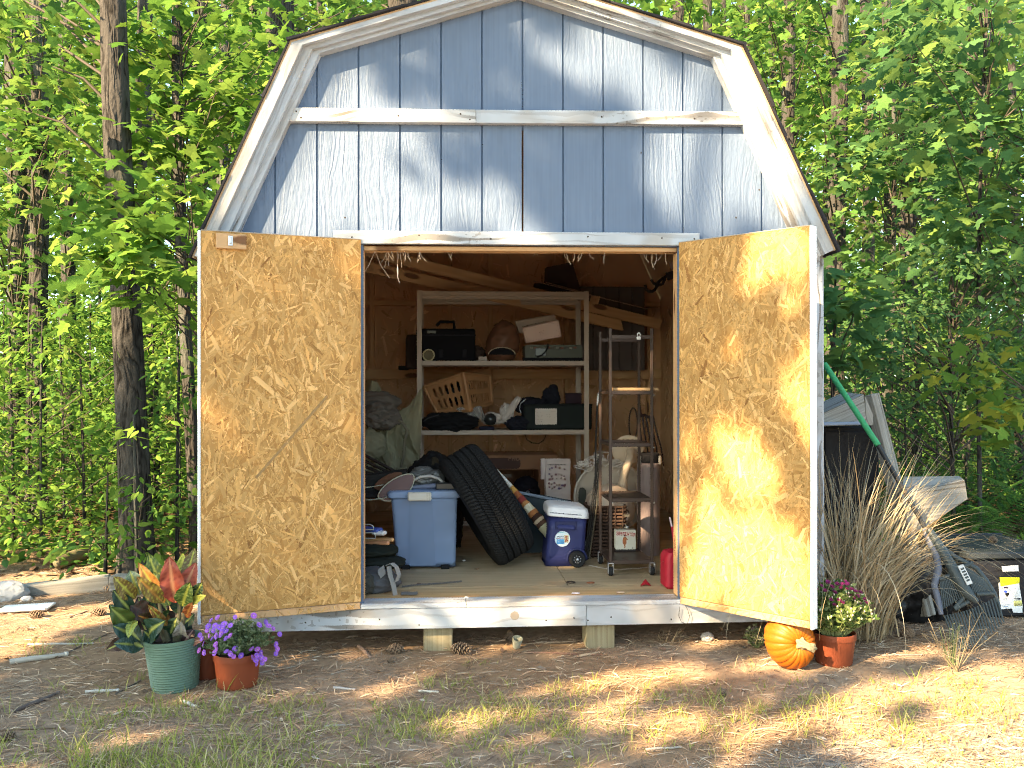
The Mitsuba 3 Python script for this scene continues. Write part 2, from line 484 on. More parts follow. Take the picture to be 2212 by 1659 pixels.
# roof: sheathing and overlapping shingle courses on each slope
for i in range(4):
    a, b = path[i], path[i + 1]
    t = (b - a) / np.linalg.norm(b - a); nrm = np.array([-t[1], t[0]])
    L = np.linalg.norm(b - a)
    q = [a - t * 0.012, b + t * 0.004, b + nrm * 0.010 + t * 0.004, a + nrm * 0.010 - t * 0.012]
    put('roof_sheathing', move(poly([tuple(x) for x in q], SD + 0.35), 0, -0.117, 0), (0.55, 0.37, 0.21), parent=shed)
    up = i in (0, 1)
    n = max(2, int(L / 0.14))
    for k in range(n):
        s0, s1 = k * L / n, (k + 1) * L / n
        lo, hi = (s0 - 0.02, s1) if up else (s0, s1 + 0.02)
        t0, t1 = (0.013, 0.007) if up else (0.007, 0.013)
        A, B = a + t * lo, a + t * hi
        q = [A + nrm * 0.0105, B + nrm * 0.0105, B + nrm * (0.0105 + t1), A + nrm * (0.0105 + t0)]
        ov = R.uniform(-0.012, 0.012)
        put('roof_shingle', move(poly([tuple(x) for x in q], SD + 0.40 + ov), 0, -0.135 - ov, 0), lin(44, 42, 46) * R.uniform(0.7, 1.2), parent=shed)
for s, e in ((-1, EL), (1, ER)):
    put('eave_soffit', box(e[0] - 0.01 * s, s * (OW - 0.015), -0.02, SD + 0.2, e[1] - 0.012, e[1] + 0.004), (0.6, 0.6, 0.58), parent=shed)

# front trim
board('cross_trim', (-1.178, -0.0225, 2.648), (-0.235, -0.0225, 2.656), 0.044, 0.066, m='m_trim_bare', parent=shed, label='weathered half of the cross trim with bare dark grain')
board('cross_trim', (-0.234, -0.0215, 2.656), (1.150, -0.0215, 2.672), 0.042, 0.066, m='m_trim', parent=shed)
board('door_header_trim', (-0.935, -0.012, 2.056), (0.893, -0.012, 2.062), 0.022, 0.064, m='m_trim', parent=shed)
for s in (-1, 1):
    board('corner_trim', (s * 1.485, -0.0105, 0.13), (s * 1.485, -0.0105, 2.05), 0.02, 0.088, up=(1, 0, 0), m='m_trim', parent=shed)
    board('corner_trim', (s * 1.531, 0.04, 0.13), (s * 1.531, 0.04, 1.97), 0.09, 0.019, up=(1, 0, 0), m='m_trim', parent=shed)
board('skirt_board', (-1.53, -0.0165, 0.178), (0.312, -0.0165, 0.180), 0.030, 0.100, m='m_trim', parent=shed)
board('skirt_board', (0.3145, -0.0165, 0.180), (1.53, -0.0165, 0.184), 0.030, 0.100, m='m_trim', parent=shed)
board('threshold_plank', (-0.80, 0.034, 0.2425), (-0.285, 0.034, 0.2415), 0.14, 0.021, m='m_trim', parent=shed)
board('threshold_plank', (-0.282, 0.034, 0.2415), (0.79, 0.034, 0.2405), 0.14, 0.021, m='m_trim', parent=shed)
# door opening lumber
board('door_head', (-0.79, 0.058, 2.008), (0.785, 0.058, 2.014), 0.085, 0.021, m='m_lumber', parent=shed)
for s, x in ((-1, -0.80), (1, 0.795)):
    board('door_jamb', (x, 0.058, 0.256), (x, 0.058, 2.0), 0.085, 0.019, up=(1, 0, 0), m='m_lumber', parent=shed)
for u, v, y in ((640, 240, -.046), (650, 254, -.046), (860, 250, -.046), (995, 246, -.046), (1015, 258, -.045), (1300, 252, -.045), (1500, 256, -.045), (1605, 250, -.045), (760, 512, -.024), (905, 508, -.024), (1060, 516, -.024), (1270, 511, -.024), (1430, 514, -.024), (1500, 516, -.024), (820, 1338, -.032), (905, 1350, -.032), (1180, 1340, -.032), (1240, 1335, -.032), (1270, 1340, -.032), (1320, 1333, -.032), (1450, 1338, -.032), (660, 1345, -.032), (1590, 470, -.001), (1640, 410, -.001), (1385, 330, -.001), (745, 470, -.001)):
    q = pt(u, v, y)
    put('nail_head', move(rot(lathe([(0, -0.0012), (0.0042, -0.0006), (0.0046, 0.001)], 8), -90, (1, 0, 0)), *q), (0.05, 0.04, 0.035), parent=shed)
q = pt(1112, 1330, -.0318)
put('wood_knot', move(rot(lathe([(0, -0.0008), (0.02, -0.0004), (0.024, 0.001)], 14), -90, (1, 0, 0)), *q), (0.30, 0.25, 0.20), parent=shed)
# side walls (outside siding, inside sheathing), back wall, floor, posts
for s in (-1, 1):
    put('side_wall', box(s * OW, s * (OW - 0.012), 0.013, SD + 0.1, ZB, 2.06), SID, parent=shed)
    put('wall_sheathing', box(s * (OW - 0.0125), s * (OW - 0.03), 0.02, SD, FL, 2.115), (0.56, 0.36, 0.20), var=0.2, parent=shed)
    m, c = strands((s * (OW - 0.0305), 0.10, FL), (0, 1, 0), (0, 0, 1), (-s, 0, 0), SD - 0.2, 1.76, 1500, 5 + s, base=(0.58, 0.37, 0.20), size=1.3)
    put('wall_strands', m, c, parent=shed, kind='stuff')
bw = sg.Polygon([(-OW + 0.02, FL), (-OW + 0.02, 2.06), (KL[0], KL[1] - 0.004), (AP[0], AP[1] - 0.004), (KR[0], KR[1] - 0.004), (OW - 0.02, 2.06), (OW - 0.02, FL)])
put('back_wall', move(poly(bw, 0.02), 0, SD, 0), (0.58, 0.355, 0.195), parent=shed)
m, c = strands((-1.45, SD - 0.0005, FL), (1, 0, 0), (0, 0, 1), (0, -1, 0), 2.9, 1.75, 2200, 23, base=(0.60, 0.37, 0.20), size=1.3)
put('wall_strands', m, c, parent=shed, kind='stuff')
m, c = strands((-1.0, SD - 0.0005, 2.0), (1, 0, 0), (0, 0, 1), (0, -1, 0), 2.0, 0.85, 700, 24, base=(0.56, 0.33, 0.18), size=1.3)
put('wall_strands', m, c, parent=shed, kind='stuff')
for u, z0 in ((803, FL), (972, FL), (1060, FL), (1403, FL), (1225, FL)):
    x = pt(u, 700, SD - 0.09)[0]
    board('wall_stud', (x, SD - 0.046, z0), (x, SD - 0.046, 2.85 if abs(x) < 1.15 else 2.0), 0.088, 0.038, up=(1, 0, 0), parent=shed)
zg = pt(1100, 808, SD - 0.1)[2]
for x0, x1 in ((-1.47, -0.02), (0.0, 1.47)):
    board('wall_girt', (x0, SD - 0.11, zg), (x1, SD - 0.11, zg), 0.038, 0.088, parent=shed)
board('rear_top_plate', (-1.47, SD - 0.046, 2.04), (1.47, SD - 0.046, 2.04), 0.088, 0.04, parent=shed)
put('floor_sheet', box(-OW + 0.03, OW - 0.03, 0.106, 0.335, FL - 0.018, FL - 0.002, 0.001), m='m_ply', parent=shed)
put('floor_sheet', box(-OW + 0.03, 0.268, 0.338, SD, FL - 0.018, FL, 0.001), m='m_ply', parent=shed)
put('floor_sheet', box(0.272, OW - 0.03, 0.338, SD, FL - 0.018, FL, 0.001), m='m_ply', parent=shed)
for k, y in enumerate(np.linspace(0.02, SD - 0.05, 8)):
    board('floor_joist', (-1.5, y, 0.18), (1.5, y, 0.18), 0.038, 0.10, m='m_lumber', parent=shed)
for x in (-0.4235, 0.395):
    for y in (0.103, 1.75, 3.35):
        board('support_post', (x, y, -0.06), (x, y, 0.129), 0.146, 0.146, up=(0, -1, 0), m='m_post', c=0.006, parent=shed)


def leaf_door(hx, ang, L, side, seed, label):
    """A door leaf built shut and swung: its inside face of strand board looks at the yard."""
    z0, z1 = 0.232, 2.042
    H_ = z1 - z0
    d = np.array([side * math.cos(ang), -math.sin(ang), 0.0])          # hinge to free edge
    n = np.array([-side * math.sin(ang), -math.cos(ang), 0.0])          # face seen from the yard
    o = np.array([hx, -0.032, z0])
    key = fresh(shed + '__door', {k.rsplit('__panel', 1)[0]: 1 for k in scene if '__door' in k and '__panel' in k})
    labels[key] = {'label': label}
    M = np.eye(4); M[:3, 0], M[:3, 1], M[:3, 2], M[:3, 3] = d, -n, (0, 0, 1), o
    if side > 0:
        pass

    def P(name, mesh, col=None, m='m_matte', **k):
        mesh = mesh.copy(); mesh.apply_transform(M)
        if np.linalg.det(M[:3, :3]) < 0:
            mesh.invert()
        return put(name, mesh, col, m, parent=key, **k)

    P('panel', box(0.0, L - 0.012, 0.0, 0.011, 0.035, H_, 0.001), OSB)
    m, c = strands(o + np.array([0, 0, 0.037]), d, (0, 0, 1), n, L - 0.014, H_ - 0.038, 5200, seed)
    put('wood_strands', m, c, parent=key, kind='stuff')
    P('outer_siding', box(0.0, L - 0.012, 0.0115, 0.024, 0.0, H_, 0.001), SID, 'm_satin')
    P('edge_trim', box(L - 0.0118, L, -0.003, 0.044, -0.004, H_ + 0.001, 0.002), (0.74, 0.74, 0.74), 'm_satin')
    a, b = o + d * 0.004 - n * 0.0055 + np.array([0, 0, 0.016]), o + d * (L - 0.015) - n * 0.0055 + np.array([0, 0, 0.016])
    k = board('bottom_rail', a, b, 0.013, 0.032, parent=key)
    m2, c2 = strands(o + np.array([0, 0, 0.001]) + n * 0.001, d, (0, 0, 1), n, L - 0.016, 0.03, 60, seed + 5, size=0.6)
    put('rail_strands', m2, c2, parent=key, kind='stuff')
    P('top_edge', box(0.001, L - 0.013, -0.001, 0.024, H_ + 0.0005, H_ + 0.004), (0.40, 0.33, 0.26))
    return key, P, o, d, n, H_


kl, PL, o, d, n, H_ = leaf_door(-0.7986, 0.3144, 0.758, -1, 41, 'open shed door whose strand board face carries a small wood latch block')
a = o + np.array([0, 0, H_ - 0.046])
board('latch_block', a + d * 0.545 + n * 0.014, a + d * 0.680 + n * 0.014, 0.026, 0.070, parent=kl)
PL('latch', box(0.606, 0.628, -0.0325, -0.0275, H_ - 0.068, H_ - 0.022, 0.001), (0.55, 0.55, 0.56), 'm_metal')
PL('latch_tongue', box(0.611, 0.623, -0.040, -0.033, H_ - 0.058, H_ - 0.030, 0.002), (0.6, 0.6, 0.6), 'm_metal')
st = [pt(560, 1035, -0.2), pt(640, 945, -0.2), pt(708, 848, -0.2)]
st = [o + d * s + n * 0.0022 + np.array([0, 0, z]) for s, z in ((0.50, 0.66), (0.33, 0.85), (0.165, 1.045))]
put('dark_scuff', bar(st[0], st[2], 0.0002, 0.012, up=np.cross(st[2] - st[0], n)), (0.30, 0.18, 0.075), parent=kl)  # thin dark brown strip slanting across the strand board
kr, PR, o, d, n, H_ = leaf_door(0.7838, 0.8403, 0.7102, 1, 57, 'open shed door with sun on its strand board face, beside the potted mum')

# ================================================================ what the shed holds
def ibox(u0, u1, v0, v1, y, dep, c=0.004):
    a, b = pt(u0, v1, y), pt(u1, v0, y)
    return box(a[0], b[0], y, y + dep, a[2], b[2], c)


def fz(u, v, z=None):
    return gz(u, v, FL if z is None else z)


STEEL = (0.44, 0.36, 0.285)
# --- steel shelving
YF, YB = 2.20, 2.66
sh = thing('shelving_unit', 'tall bare steel shelving unit holding the basket, bags and boxes against the rear wall', 'shelving')
xl, xr = pt(906, 800, YF)[0], pt(1267, 800, YF)[0]
zt = pt(1080, 628, YF)[2]


def post_angle(name, x, y, sx, sy):
    w = 0.036
    m = cat([box(x, x + sx * w, y, y + sy * 0.003, FL, zt), box(x, x + sx * 0.003, y + sy * 0.0032, y + sy * w, FL, zt)])
    k = put(name, m, STEEL, 'm_satin', parent=sh)


for x, s in ((xl - 0.018, 1), (xr + 0.018, -1)):
    post_angle('post', x, YF, s, 1); post_angle('post', x, YB, s, -1)
for i, v in enumerate((634, 784, 934, 1130)):
    z = pt(1080, v, YF)[2]
    for y in (YF + 0.004, YB - 0.02):
        mm = cat([box(xl - 0.012, xr + 0.012, y, y + 0.014, z - 0.018, z + 0.016, 0.002), box(xl - 0.012, xr + 0.012, y - 0.0015, y, z - 0.003, z + 0.0035)] + ([box(xl - 0.01, xr + 0.01, y + 0.002, y + 0.016, z - 0.042, z - 0.0185, 0.002)] if v == 634 else []))
        put('shelf_beam', mm, STEEL, 'm_satin', parent=sh)
    for x in (xl - 0.012, xr - 0.002):
        put('side_beam', box(x, x + 0.014, YF + 0.02, YB - 0.022, z - 0.016, z + 0.014, 0.002), STEEL, 'm_satin', parent=sh)
    if i < 3:
        put('shelf_board', box(xl, xr, YF + 0.0185, YB - 0.0215, z - 0.004, z + 0.012, 0.001), (0.33, 0.26, 0.19), parent=sh)
S2, S3 = pt(1080, 784, YF)[2] + 0.013, pt(1080, 934, YF)[2] + 0.013

BLK = np.array((0.009, 0.009, 0.011))
# --- on the second shelf
t = thing('equipment_case', 'black hard case with a carry handle and grey name strip on the second shelf', 'case')
a, b = pt(914, 778, 2.30), pt(1027, 710, 2.30)
put('body', box(a[0] - 0.05, b[0], 2.30, 2.56, S2, b[2], 0.012), BLK, 'm_dull', parent=t)
put('lid_lip', box(a[0] - 0.045, b[0] + 0.004, 2.292, 2.2995, b[2] - 0.055, b[2] - 0.045, 0.002), BLK * 3, 'm_dull', parent=t)
put('label_strip', box(pt(922, 0, 2.29)[0], pt(941, 0, 2.29)[0], 2.296, 2.2992, b[2] - 0.035, b[2] - 0.016), (0.22, 0.23, 0.21), parent=t)
h = pt(960, 704, 2.35)
put('handle', cat([tube([h + (-0.06, 0, 0.0), h + (-0.03, 0, 0.03), h + (0.07, 0, 0.03), h + (0.075, 0, -0.02)], 0.012, 8)]), BLK, 'm_dull', parent=t, smooth=True)
for u in (952, 1003):
    q = pt(u, 765, 2.2985)
    put('latch', box(q[0] - 0.018, q[0] + 0.018, 2.284, 2.2995, q[2] - 0.03, q[2] + 0.035, 0.004), BLK * 2.2, 'm_dull', parent=t)
t = thing('storage_drum', 'dark cloth covered drum with feet half hidden by the shelf post', 'drum')
q = pt(888, 752, 2.72)
put('body', move(lathe([(0, 0), (0.07, 0.0), (0.075, 0.02), (0.075, 0.24), (0.06, 0.27), (0, 0.275)], 20), q[0] + 0.03, 2.76, pt(888, 797, 2.72)[2]), (0.05, 0.038, 0.035), smooth=True, parent=t)
put('foot', box(q[0] - 0.10, q[0] - 0.02, 2.72, 2.80, pt(888, 799, 2.72)[2] - 0.0, pt(888, 790, 2.72)[2], 0.006), BLK, parent=t)
t = thing('cardboard_tube', 'open ended tube with a cream rim lying before the black case', 'tube')
q = pt(926, 764, YF + 0.03)
prof = [(0.034, 0), (0.044, 0.0), (0.044, 0.02), (0.040, 0.10), (0.040, 0.2), (0.0, 0.2)]
put('wall', move(rot(lathe(prof, 24), -90, (1, 0, 0)), q[0], YF + 0.03, S2 + 0.045), (0.10, 0.085, 0.05), smooth=20, parent=t)
put('rim', move(rot(lathe([(0.036, -0.004), (0.0455, -0.004), (0.0455, 0.004), (0.036, 0.004), (0.036, -0.004)], 28), -90, (1, 0, 0)), q[0], YF + 0.026, S2 + 0.045), (0.52, 0.45, 0.28), smooth=20, parent=t)
put('core', move(rot(lathe([(0.0, 0.05), (0.034, 0.05), (0.034, 0.0), (0.036, 0.0)], 20), -90, (1, 0, 0)), q[0], YF + 0.03, S2 + 0.045), (0.20, 0.17, 0.10), smooth=20, parent=t)

t = thing('leather_bag', 'slouched brown leather bag with a dark open mouth on the second shelf', 'bag')
ctr = pt(1087, 728, 2.36)
ctr[2] = S2 + 0.15
m = lump((0, 0, 0), (0.125, 0.10, 0.165), 3, 4, 0.13, 1.7)
v = np.array(m.vertices); v[:, 0] *= 1 - 0.9 * np.clip(v[:, 2], -0.2, 0.2); v[:, 0] += 0.1 * v[:, 2]; v[:, 2] = np.maximum(v[:, 2], -0.148)
put('body', move(trimesh.Trimesh(v, m.faces, process=False), *ctr), (0.145, 0.068, 0.038), 'm_satin', smooth=True, var=0.3, parent=t)
q = pt(1084, 762, YF + 0.055)
arc = [q + np.array([0.10 * math.cos(a), 0, 0.055 * math.sin(a) - 0.015]) for a in np.linspace(0.05, math.pi - 0.05, 15)]
put('mouth', move(poly([(0.098 * math.cos(a), 0.052 * math.sin(a) - 0.014) for a in np.linspace(0, math.pi, 18)], 0.02), q[0], q[1], q[2]), BLK, 'm_dull', parent=t)
put('trim', tube(arc, 0.004, 6), (0.45, 0.36, 0.26), smooth=True, parent=t)
t = thing('cloth_bundle', 'small dark brown bundle squeezed between the black case and the leather bag', 'bundle')
q = pt(1033, 752, 2.42)
put('cloth', lump((q[0], 2.42, S2 + 0.055), (0.055, 0.07, 0.065), 8, 3, 0.3), (0.05, 0.03, 0.022), smooth=True, parent=t)
put('paper_corner', box(pt(1033, 0, 2.25)[0], pt(1051, 0, 2.25)[0], 2.25, 2.30, S2, S2 + 0.035, 0.002), (0.5, 0.42, 0.36), parent=t)

# cartons tipped on the console
t = thing('control_console', 'grey green electronic console with dials, keys and a black cord', 'console')
a, b = pt(1134, 778, 2.30), pt(1258, 745, 2.30)
g = rrect(b[0] - a[0], b[2] - S2, 0.015)
body = poly([((x + (a[0] + b[0]) / 2), z + (S2 + b[2]) / 2) for x, z in g], 0.25)
put('body', move(body, 0, 2.30, 0), (0.085, 0.092, 0.068), 'm_satin', smooth=25, parent=t)
put('base', box(a[0] - 0.02, b[0], 2.285, 2.2995, S2, S2 + 0.028, 0.004), BLK, parent=t)
q = pt(1168, 761, 2.297)
put('dial_window', box(q[0] - 0.042, q[0] + 0.042, 2.288, 2.2995, q[2] - 0.028, q[2] + 0.032, 0.003), (0.035, 0.038, 0.03), 'm_gloss', parent=t)
for i in range(11):
    q = pt(1148 + i * 9.4, 751 + (i % 2), 2.297)
    put('key', box(q[0] - 0.011, q[0] + 0.011, 2.290, 2.2995, q[2] - 0.007, q[2] + 0.007, 0.002), [(0.25, 0.24, 0.19), (0.18, 0.075, 0.05), (0.10, 0.10, 0.085)][i * 7 % 3], parent=t)
put('cord', tube([pt(u, v, 2.28) for u, v in ((1184, 742), (1183, 752), (1178, 760), (1171, 767), (1160, 771))], 0.006, 7), BLK, smooth=True, parent=t)
t = thing('carton', 'small pinkish white carton with printed border tipped up on the console', 'carton')
P0, P1, P2, P3 = (pt(u, v, 2.27) for u, v in ((1130, 709), (1206, 692), (1213, 727), (1137, 741)))
n = np.array([0, 1, 0])


def slab(quad, dep):
    q = np.array(quad); r = q + np.array([0, dep, 0.012])
    return trimesh.Trimesh(np.vstack([q, r]), [(0, 2, 1), (0, 3, 2), (4, 5, 6), (4, 6, 7), (0, 1, 5), (0, 5, 4), (1, 2, 6), (1, 6, 5), (2, 3, 7), (2, 7, 6), (3, 0, 4), (3, 4, 7)], process=False)


def on(q, s, r, lift=0.0015):
    q = [np.array(k) for k in q]
    return (q[0] * (1 - s) + q[1] * s) * (1 - r) + (q[3] * (1 - s) + q[2] * s) * r + np.array([0, -lift, 0])


put('box', slab((P0, P1, P2, P3), 0.10), (0.70, 0.52, 0.44), parent=t)
Q = (P0, P1, P2, P3)
pr = [bar(on(Q, a, b), on(Q, c, d), 0.0004, 0.002, up=(0, 1, 0.01)) for a, b, c, d in ((.05, .10, .95, .10), (.95, .10, .95, .9), (.95, .9, .05, .9), (.05, .9, .05, .10), (.40, .44, .56, .44), (.40, .52, .56, .52), (.40, .60, .56, .60))]
put('print_lines', cat(pr), (0.30, 0.17, 0.13), parent=t)
put('print_emblem', cat([bar(on(Q, .82, .72), on(Q, .85, .72), 0.0004, 0.012, up=(0, 1, 0.01)), bar(on(Q, .84, .42), on(Q, .90, .60), 0.0004, 0.004, up=(0, 1, 0.01))]), (0.22, 0.10, 0.08), parent=t)
t = thing('envelope_box', 'flat pale box with an open dark slot lying behind the white carton', 'box')
q = [pt(u, v, 2.42) for u, v in ((1114, 694), (1198, 680), (1204, 700), (1122, 720))]
put('box', slab(q, 0.12), (0.46, 0.36, 0.29), parent=t)
put('slot', bar(on(q, .12, .55), on(q, .75, .45), 0.002, 0.010, up=(0, 1, 0.01)), BLK, parent=t)

# --- third shelf
t = thing('laundry_basket', 'tan plastic laundry basket with slotted sides lying tilted on the third shelf', 'basket')
TAN = (0.42, 0.215, 0.095)
C = {'n0': pt(1000, 806, 2.25), 'n1': pt(1016, 887, 2.25), 'l0': pt(915, 836, 2.42), 'l1': pt(944, 890, 2.42), 'r0': pt(1058, 812, 2.60), 'r1': pt(1063, 872, 2.60)}
C['b0'] = C['l0'] + C['r0'] - C['n0'] + (0, 0.03, 0); C['b1'] = C['l1'] + C['r1'] - C['n1'] + (0, 0.03, 0)


def slotted(A, B, Cc, D, nx, th):
    """A basket side A-B (top) to D-C (bottom) with two rows of rounded slots."""
    w, h = np.linalg.norm(B - A), np.linalg.norm(D - A)
    out = sg.Polygon([(0, 0), (w, 0), (w, h), (0, h)])
    for r, (z0, z1) in enumerate(((0.17, 0.45), (0.58, 0.86))):
        for i in range(nx):
            x = w * (0.12 + 0.78 * (i + 0.5) / nx)
            out = out.difference(sg.LineString([(x, h * z0 + 0.010), (x, h * z1 - 0.010)]).buffer(min(0.0145, w * 0.78 / nx * (0.23 if nx < 7 else 0.29)), 4))
    m = trimesh.creation.extrude_polygon(out, th, engine='earcut')
    v = np.array(m.vertices); s, r = v[:, :1] / w, v[:, 1:2] / h
    P = (A * (1 - s) + B * s) * (1 - r) + (D * (1 - s) + Cc * s) * r
    nn = np.cross(B - A, D - A); nn /= np.linalg.norm(nn)
    return trimesh.Trimesh(P + nn * v[:, 2:3], m.faces, process=False)


put('slotted_side', slotted(C['l0'], C['n0'], C['n1'], C['l1'], 5, 0.004), TAN, 'm_satin', parent=t)
put('slotted_side', slotted(C['n0'], C['r0'], C['r1'], C['n1'], 9, 0.004), TAN, 'm_satin', parent=t)
put('slotted_side', slotted(C['b0'], C['l0'], C['l1'], C['b1'], 9, 0.004), TAN, 'm_satin', parent=t)
put('slotted_side', slotted(C['r0'], C['b0'], C['b1'], C['r1'], 5, 0.004), TAN, 'm_satin', parent=t)
for a in 'nlrb':
    put('corner', tube([C[a + '0'], C[a + '0'] * .5 + C[a + '1'] * .5 + (0, -0.004, 0), C[a + '1']], 0.016 if a == 'n' else 0.010, 10), TAN, 'm_satin', smooth=True, parent=t)
for e in '01':
    r = 0.013 if e == '1' else 0.009
    put('rim', tube([C['l' + e], C['n' + e], C['r' + e], C['b' + e], C['l' + e]], r, 8), TAN, 'm_satin', smooth=40, parent=t)
q = (C['n0'] + C['b1']) / 2
put('dark_liner', lump(q + (-.012, .0, -.03), (0.115, 0.125, 0.085), 66, 3, .12), (0.03, 0.026, 0.024), smooth=True, parent=t)  # dark lump added inside so the slots look shaded
put('base', trimesh.Trimesh(np.array([C['l0'], C['n0'], C['r0'], C['b0']]) + (0, 0.002, -0.004), [(0, 1, 2), (0, 2, 3)], process=False), TAN, 'm_satin', parent=t)

t = thing('trash_bag', 'crumpled black plastic bag drooping over the lip of the third shelf', 'bag')
q = pt(972, 917, 2.20)
m = lump((q[0], 2.235, q[2] + 0.012), (0.205, 0.062, 0.075), 12, 5, 0.30, 2.2)
put('sack', m, (0.012, 0.012, 0.013), 'm_dull', smooth=True, parent=t)
put('bag_mouth', tube([pt(u, v, 2.17) for u, v in ((913, 912), (925, 903), (948, 896))], 0.004, 6), (0.05, 0.05, 0.05), 'm_satin', smooth=True, parent=t)
t = thing('striped_cloth', 'rumpled cloth with black and white stripes under the tilted basket', 'cloth')
k = 34
g = np.array([[(s, r) for s in np.linspace(0, 1, 2 * k)] for r in np.linspace(0, 1, 8)])
A, B, D, E_ = (pt(u, v, 2.30) for u, v in ((985, 884), (1040, 880), (1052, 912), (1012, 905)))
V = np.zeros(g.shape[:2] + (3,))
for i in range(3):
    V[..., i] = (A[i] * (1 - g[..., 0]) + B[i] * g[..., 0]) * (1 - g[..., 1]) + (E_[i] * (1 - g[..., 0]) + D[i] * g[..., 0]) * g[..., 1]
V[..., 1] += 0.02 * np.sin(g[..., 0] * 17) * (0.3 + g[..., 1]) - 0.02; V[..., 2] += 0.012 * np.sin(g[..., 0] * 9 + 2 * g[..., 1])


def sheet(V):
    n, m = V.shape[:2]
    i, j = np.meshgrid(np.arange(n - 1), np.arange(m - 1), indexing='ij'); q = i * m + j
    return trimesh.Trimesh(V.reshape(-1, 3), np.vstack([np.stack([q, q + 1, q + m + 1], -1).reshape(-1, 3), np.stack([q, q + m + 1, q + m], -1).reshape(-1, 3)]), process=False)


col = np.where((np.arange(2 * k) // 2 % 2)[None, :, None] == 0, np.array((0.62, 0.58, 0.52)), np.array((0.03, 0.03, 0.035))) * np.ones((8, 1, 1))
put('weave', sheet(V), col.reshape(-1, 3), smooth=True, parent=t)
t = thing('white_garment', 'crumpled white garment between the black ball and the dark jacket', 'clothing')
put('fabric', cat([lump(pt(1062, 905, 2.36), (0.085, 0.07, 0.045), 4, 4, 0.32), lump(pt(1094, 894, 2.36), (0.05, 0.05, 0.07), 6, 4, 0.35)]), (0.62, 0.56, 0.50), smooth=True, parent=t)
put('sleeve', tube([pt(u, v, 2.33) for u, v in ((1088, 908), (1100, 892), (1110, 874), (1122, 858))], (0.035, 0.032, 0.028, 0.022), 10), (0.62, 0.55, 0.49), smooth=True, parent=t)
t = thing('black_ball', 'small shiny black ball resting before the white garment', 'ball')
q = pt(1059, 906, 2.235)
put('ball', move(trimesh.creation.icosphere(subdivisions=3, radius=0.046), *q), (0.02, 0.024, 0.024), 'm_gloss', smooth=True, parent=t)
put('foot', box(q[0] - 0.08, q[0] + 0.03, 2.23, 2.33, S3, S3 + 0.028, 0.006), (0.015, 0.015, 0.03), parent=t)
t = thing('dark_jacket', 'navy black jacket flung over the back of the third shelf', 'clothing')
put('fabric', cat([lump(pt(1118, 915, 2.34), (0.09, 0.08, 0.055), 9, 4, 0.3), lump(pt(1146, 875, 2.46), (0.13, 0.08, 0.06), 10, 4, 0.32), lump(pt(1190, 858, 2.52), (0.07, 0.06, 0.075), 14, 4, 0.3)]), (0.014, 0.015, 0.024), smooth=True, parent=t)
put('drawstring', tube([pt(u, v, 2.34) for u, v in ((1136, 862), (1124, 872), (1122, 884), (1126, 892))], 0.004, 6), (0.4, 0.4, 0.42), smooth=True, parent=t)
put('cap', lump(pt(1195, 838, 2.56), (0.035, 0.03, 0.03), 15, 3, 0.15), (0.02, 0.016, 0.025), smooth=True, parent=t)
t = thing('tool_case', 'long dark green case with a white paper label on the third shelf', 'case')
a, b = pt(1132, 928, 2.30), pt(1279, 874, 2.30)
put('body', box(a[0], b[0], 2.30, 2.58, S3, b[2], 0.012), (0.022, 0.028, 0.026), 'm_dull', parent=t)
put('lid', box(a[0] - 0.002, b[0] + 0.003, 2.296, 2.584, b[2] - 0.012, b[2] + 0.004, 0.004), (0.018, 0.022, 0.022), 'm_dull', parent=t)
Q = [pt(u, v, 2.297) for u, v in ((1156, 886), (1203, 886), (1203, 917), (1156, 917))]
put('paper_label', slab(Q, 0.0025), (0.74, 0.66, 0.57), parent=t)
pr = [bar(on(Q, a, b, 0.001), on(Q, c, b, 0.001), 0.0004, h, up=(0, 1, 0.01)) for a, c, b, h in ((.05, .13, .16, .012), (.20, .40, .16, .003), (.75, .95, .10, .004), (.05, .35, .36, .004), (.05, .30, .46, .003), (.05, .38, .64, .003), (.05, .38, .70, .003), (.05, .32, .76, .003), (.05, .72, .90, .003), (.50, .72, .30, .003), (.50, .74, .42, .003), (.52, .60, .54, .003), (.66, .92, .50, .003))]
put('label_print', cat(pr), (0.22, 0.18, 0.16), parent=t)
t = thing('purple_box', 'low dark purple box behind the green case', 'box')
put('box', ibox(1222, 1256, 852, 878, 2.60, 0.04), (0.045, 0.025, 0.035), parent=t)
put('lid', ibox(1221, 1257, 849, 853, 2.597, 0.046), (0.05, 0.03, 0.04), parent=t)
t = thing('cable_loop', 'thin dark cable hanging in a loop below the third shelf', 'cable')
put('loop', tube([pt(u, v, 2.42) for u, v in ((1134, 938), (1138, 950), (1150, 957), (1164, 958), (1175, 951), (1180, 938))], 0.004, 6), (0.02, 0.015, 0.015), smooth=True, parent=t)

# --- canvas at the left wall
t = thing('canvas_tarp', 'heap of folded olive canvas propped against the shelf post', 'tarp')
n_, m_ = 70, 60
s, r = np.meshgrid(np.linspace(0, 1, n_), np.linspace(0, 1, m_))
A, B = pt(786, 850, 1.95), pt(912, 860, 1.95)
D, E_ = pt(905, 1075, 1.75), pt(770, 1075, 1.75)
V = np.stack([(A[i] * (1 - s) + B[i] * s) * (1 - r) + (E_[i] * (1 - s) + D[i] * s) * r for i in range(3)], -1)
P3_ = np.stack([s * 5.5 + 0.8 * np.sin(r * 5), r * 2.0, s * 0], -1)
fold = np.abs(meshkit.fbm(P3_, 3, 31) - 0.5) * 2
fold2 = np.abs(meshkit.fbm(P3_ * (2.1, 2.6, 1) + 5, 3, 33) - 0.5) * 2
V[..., 1] += -0.22 * np.sin(np.pi * np.clip(s, 0, 1)) ** 0.7 * (0.35 + 0.65 * r) + 0.16 * fold + 0.07 * fold2
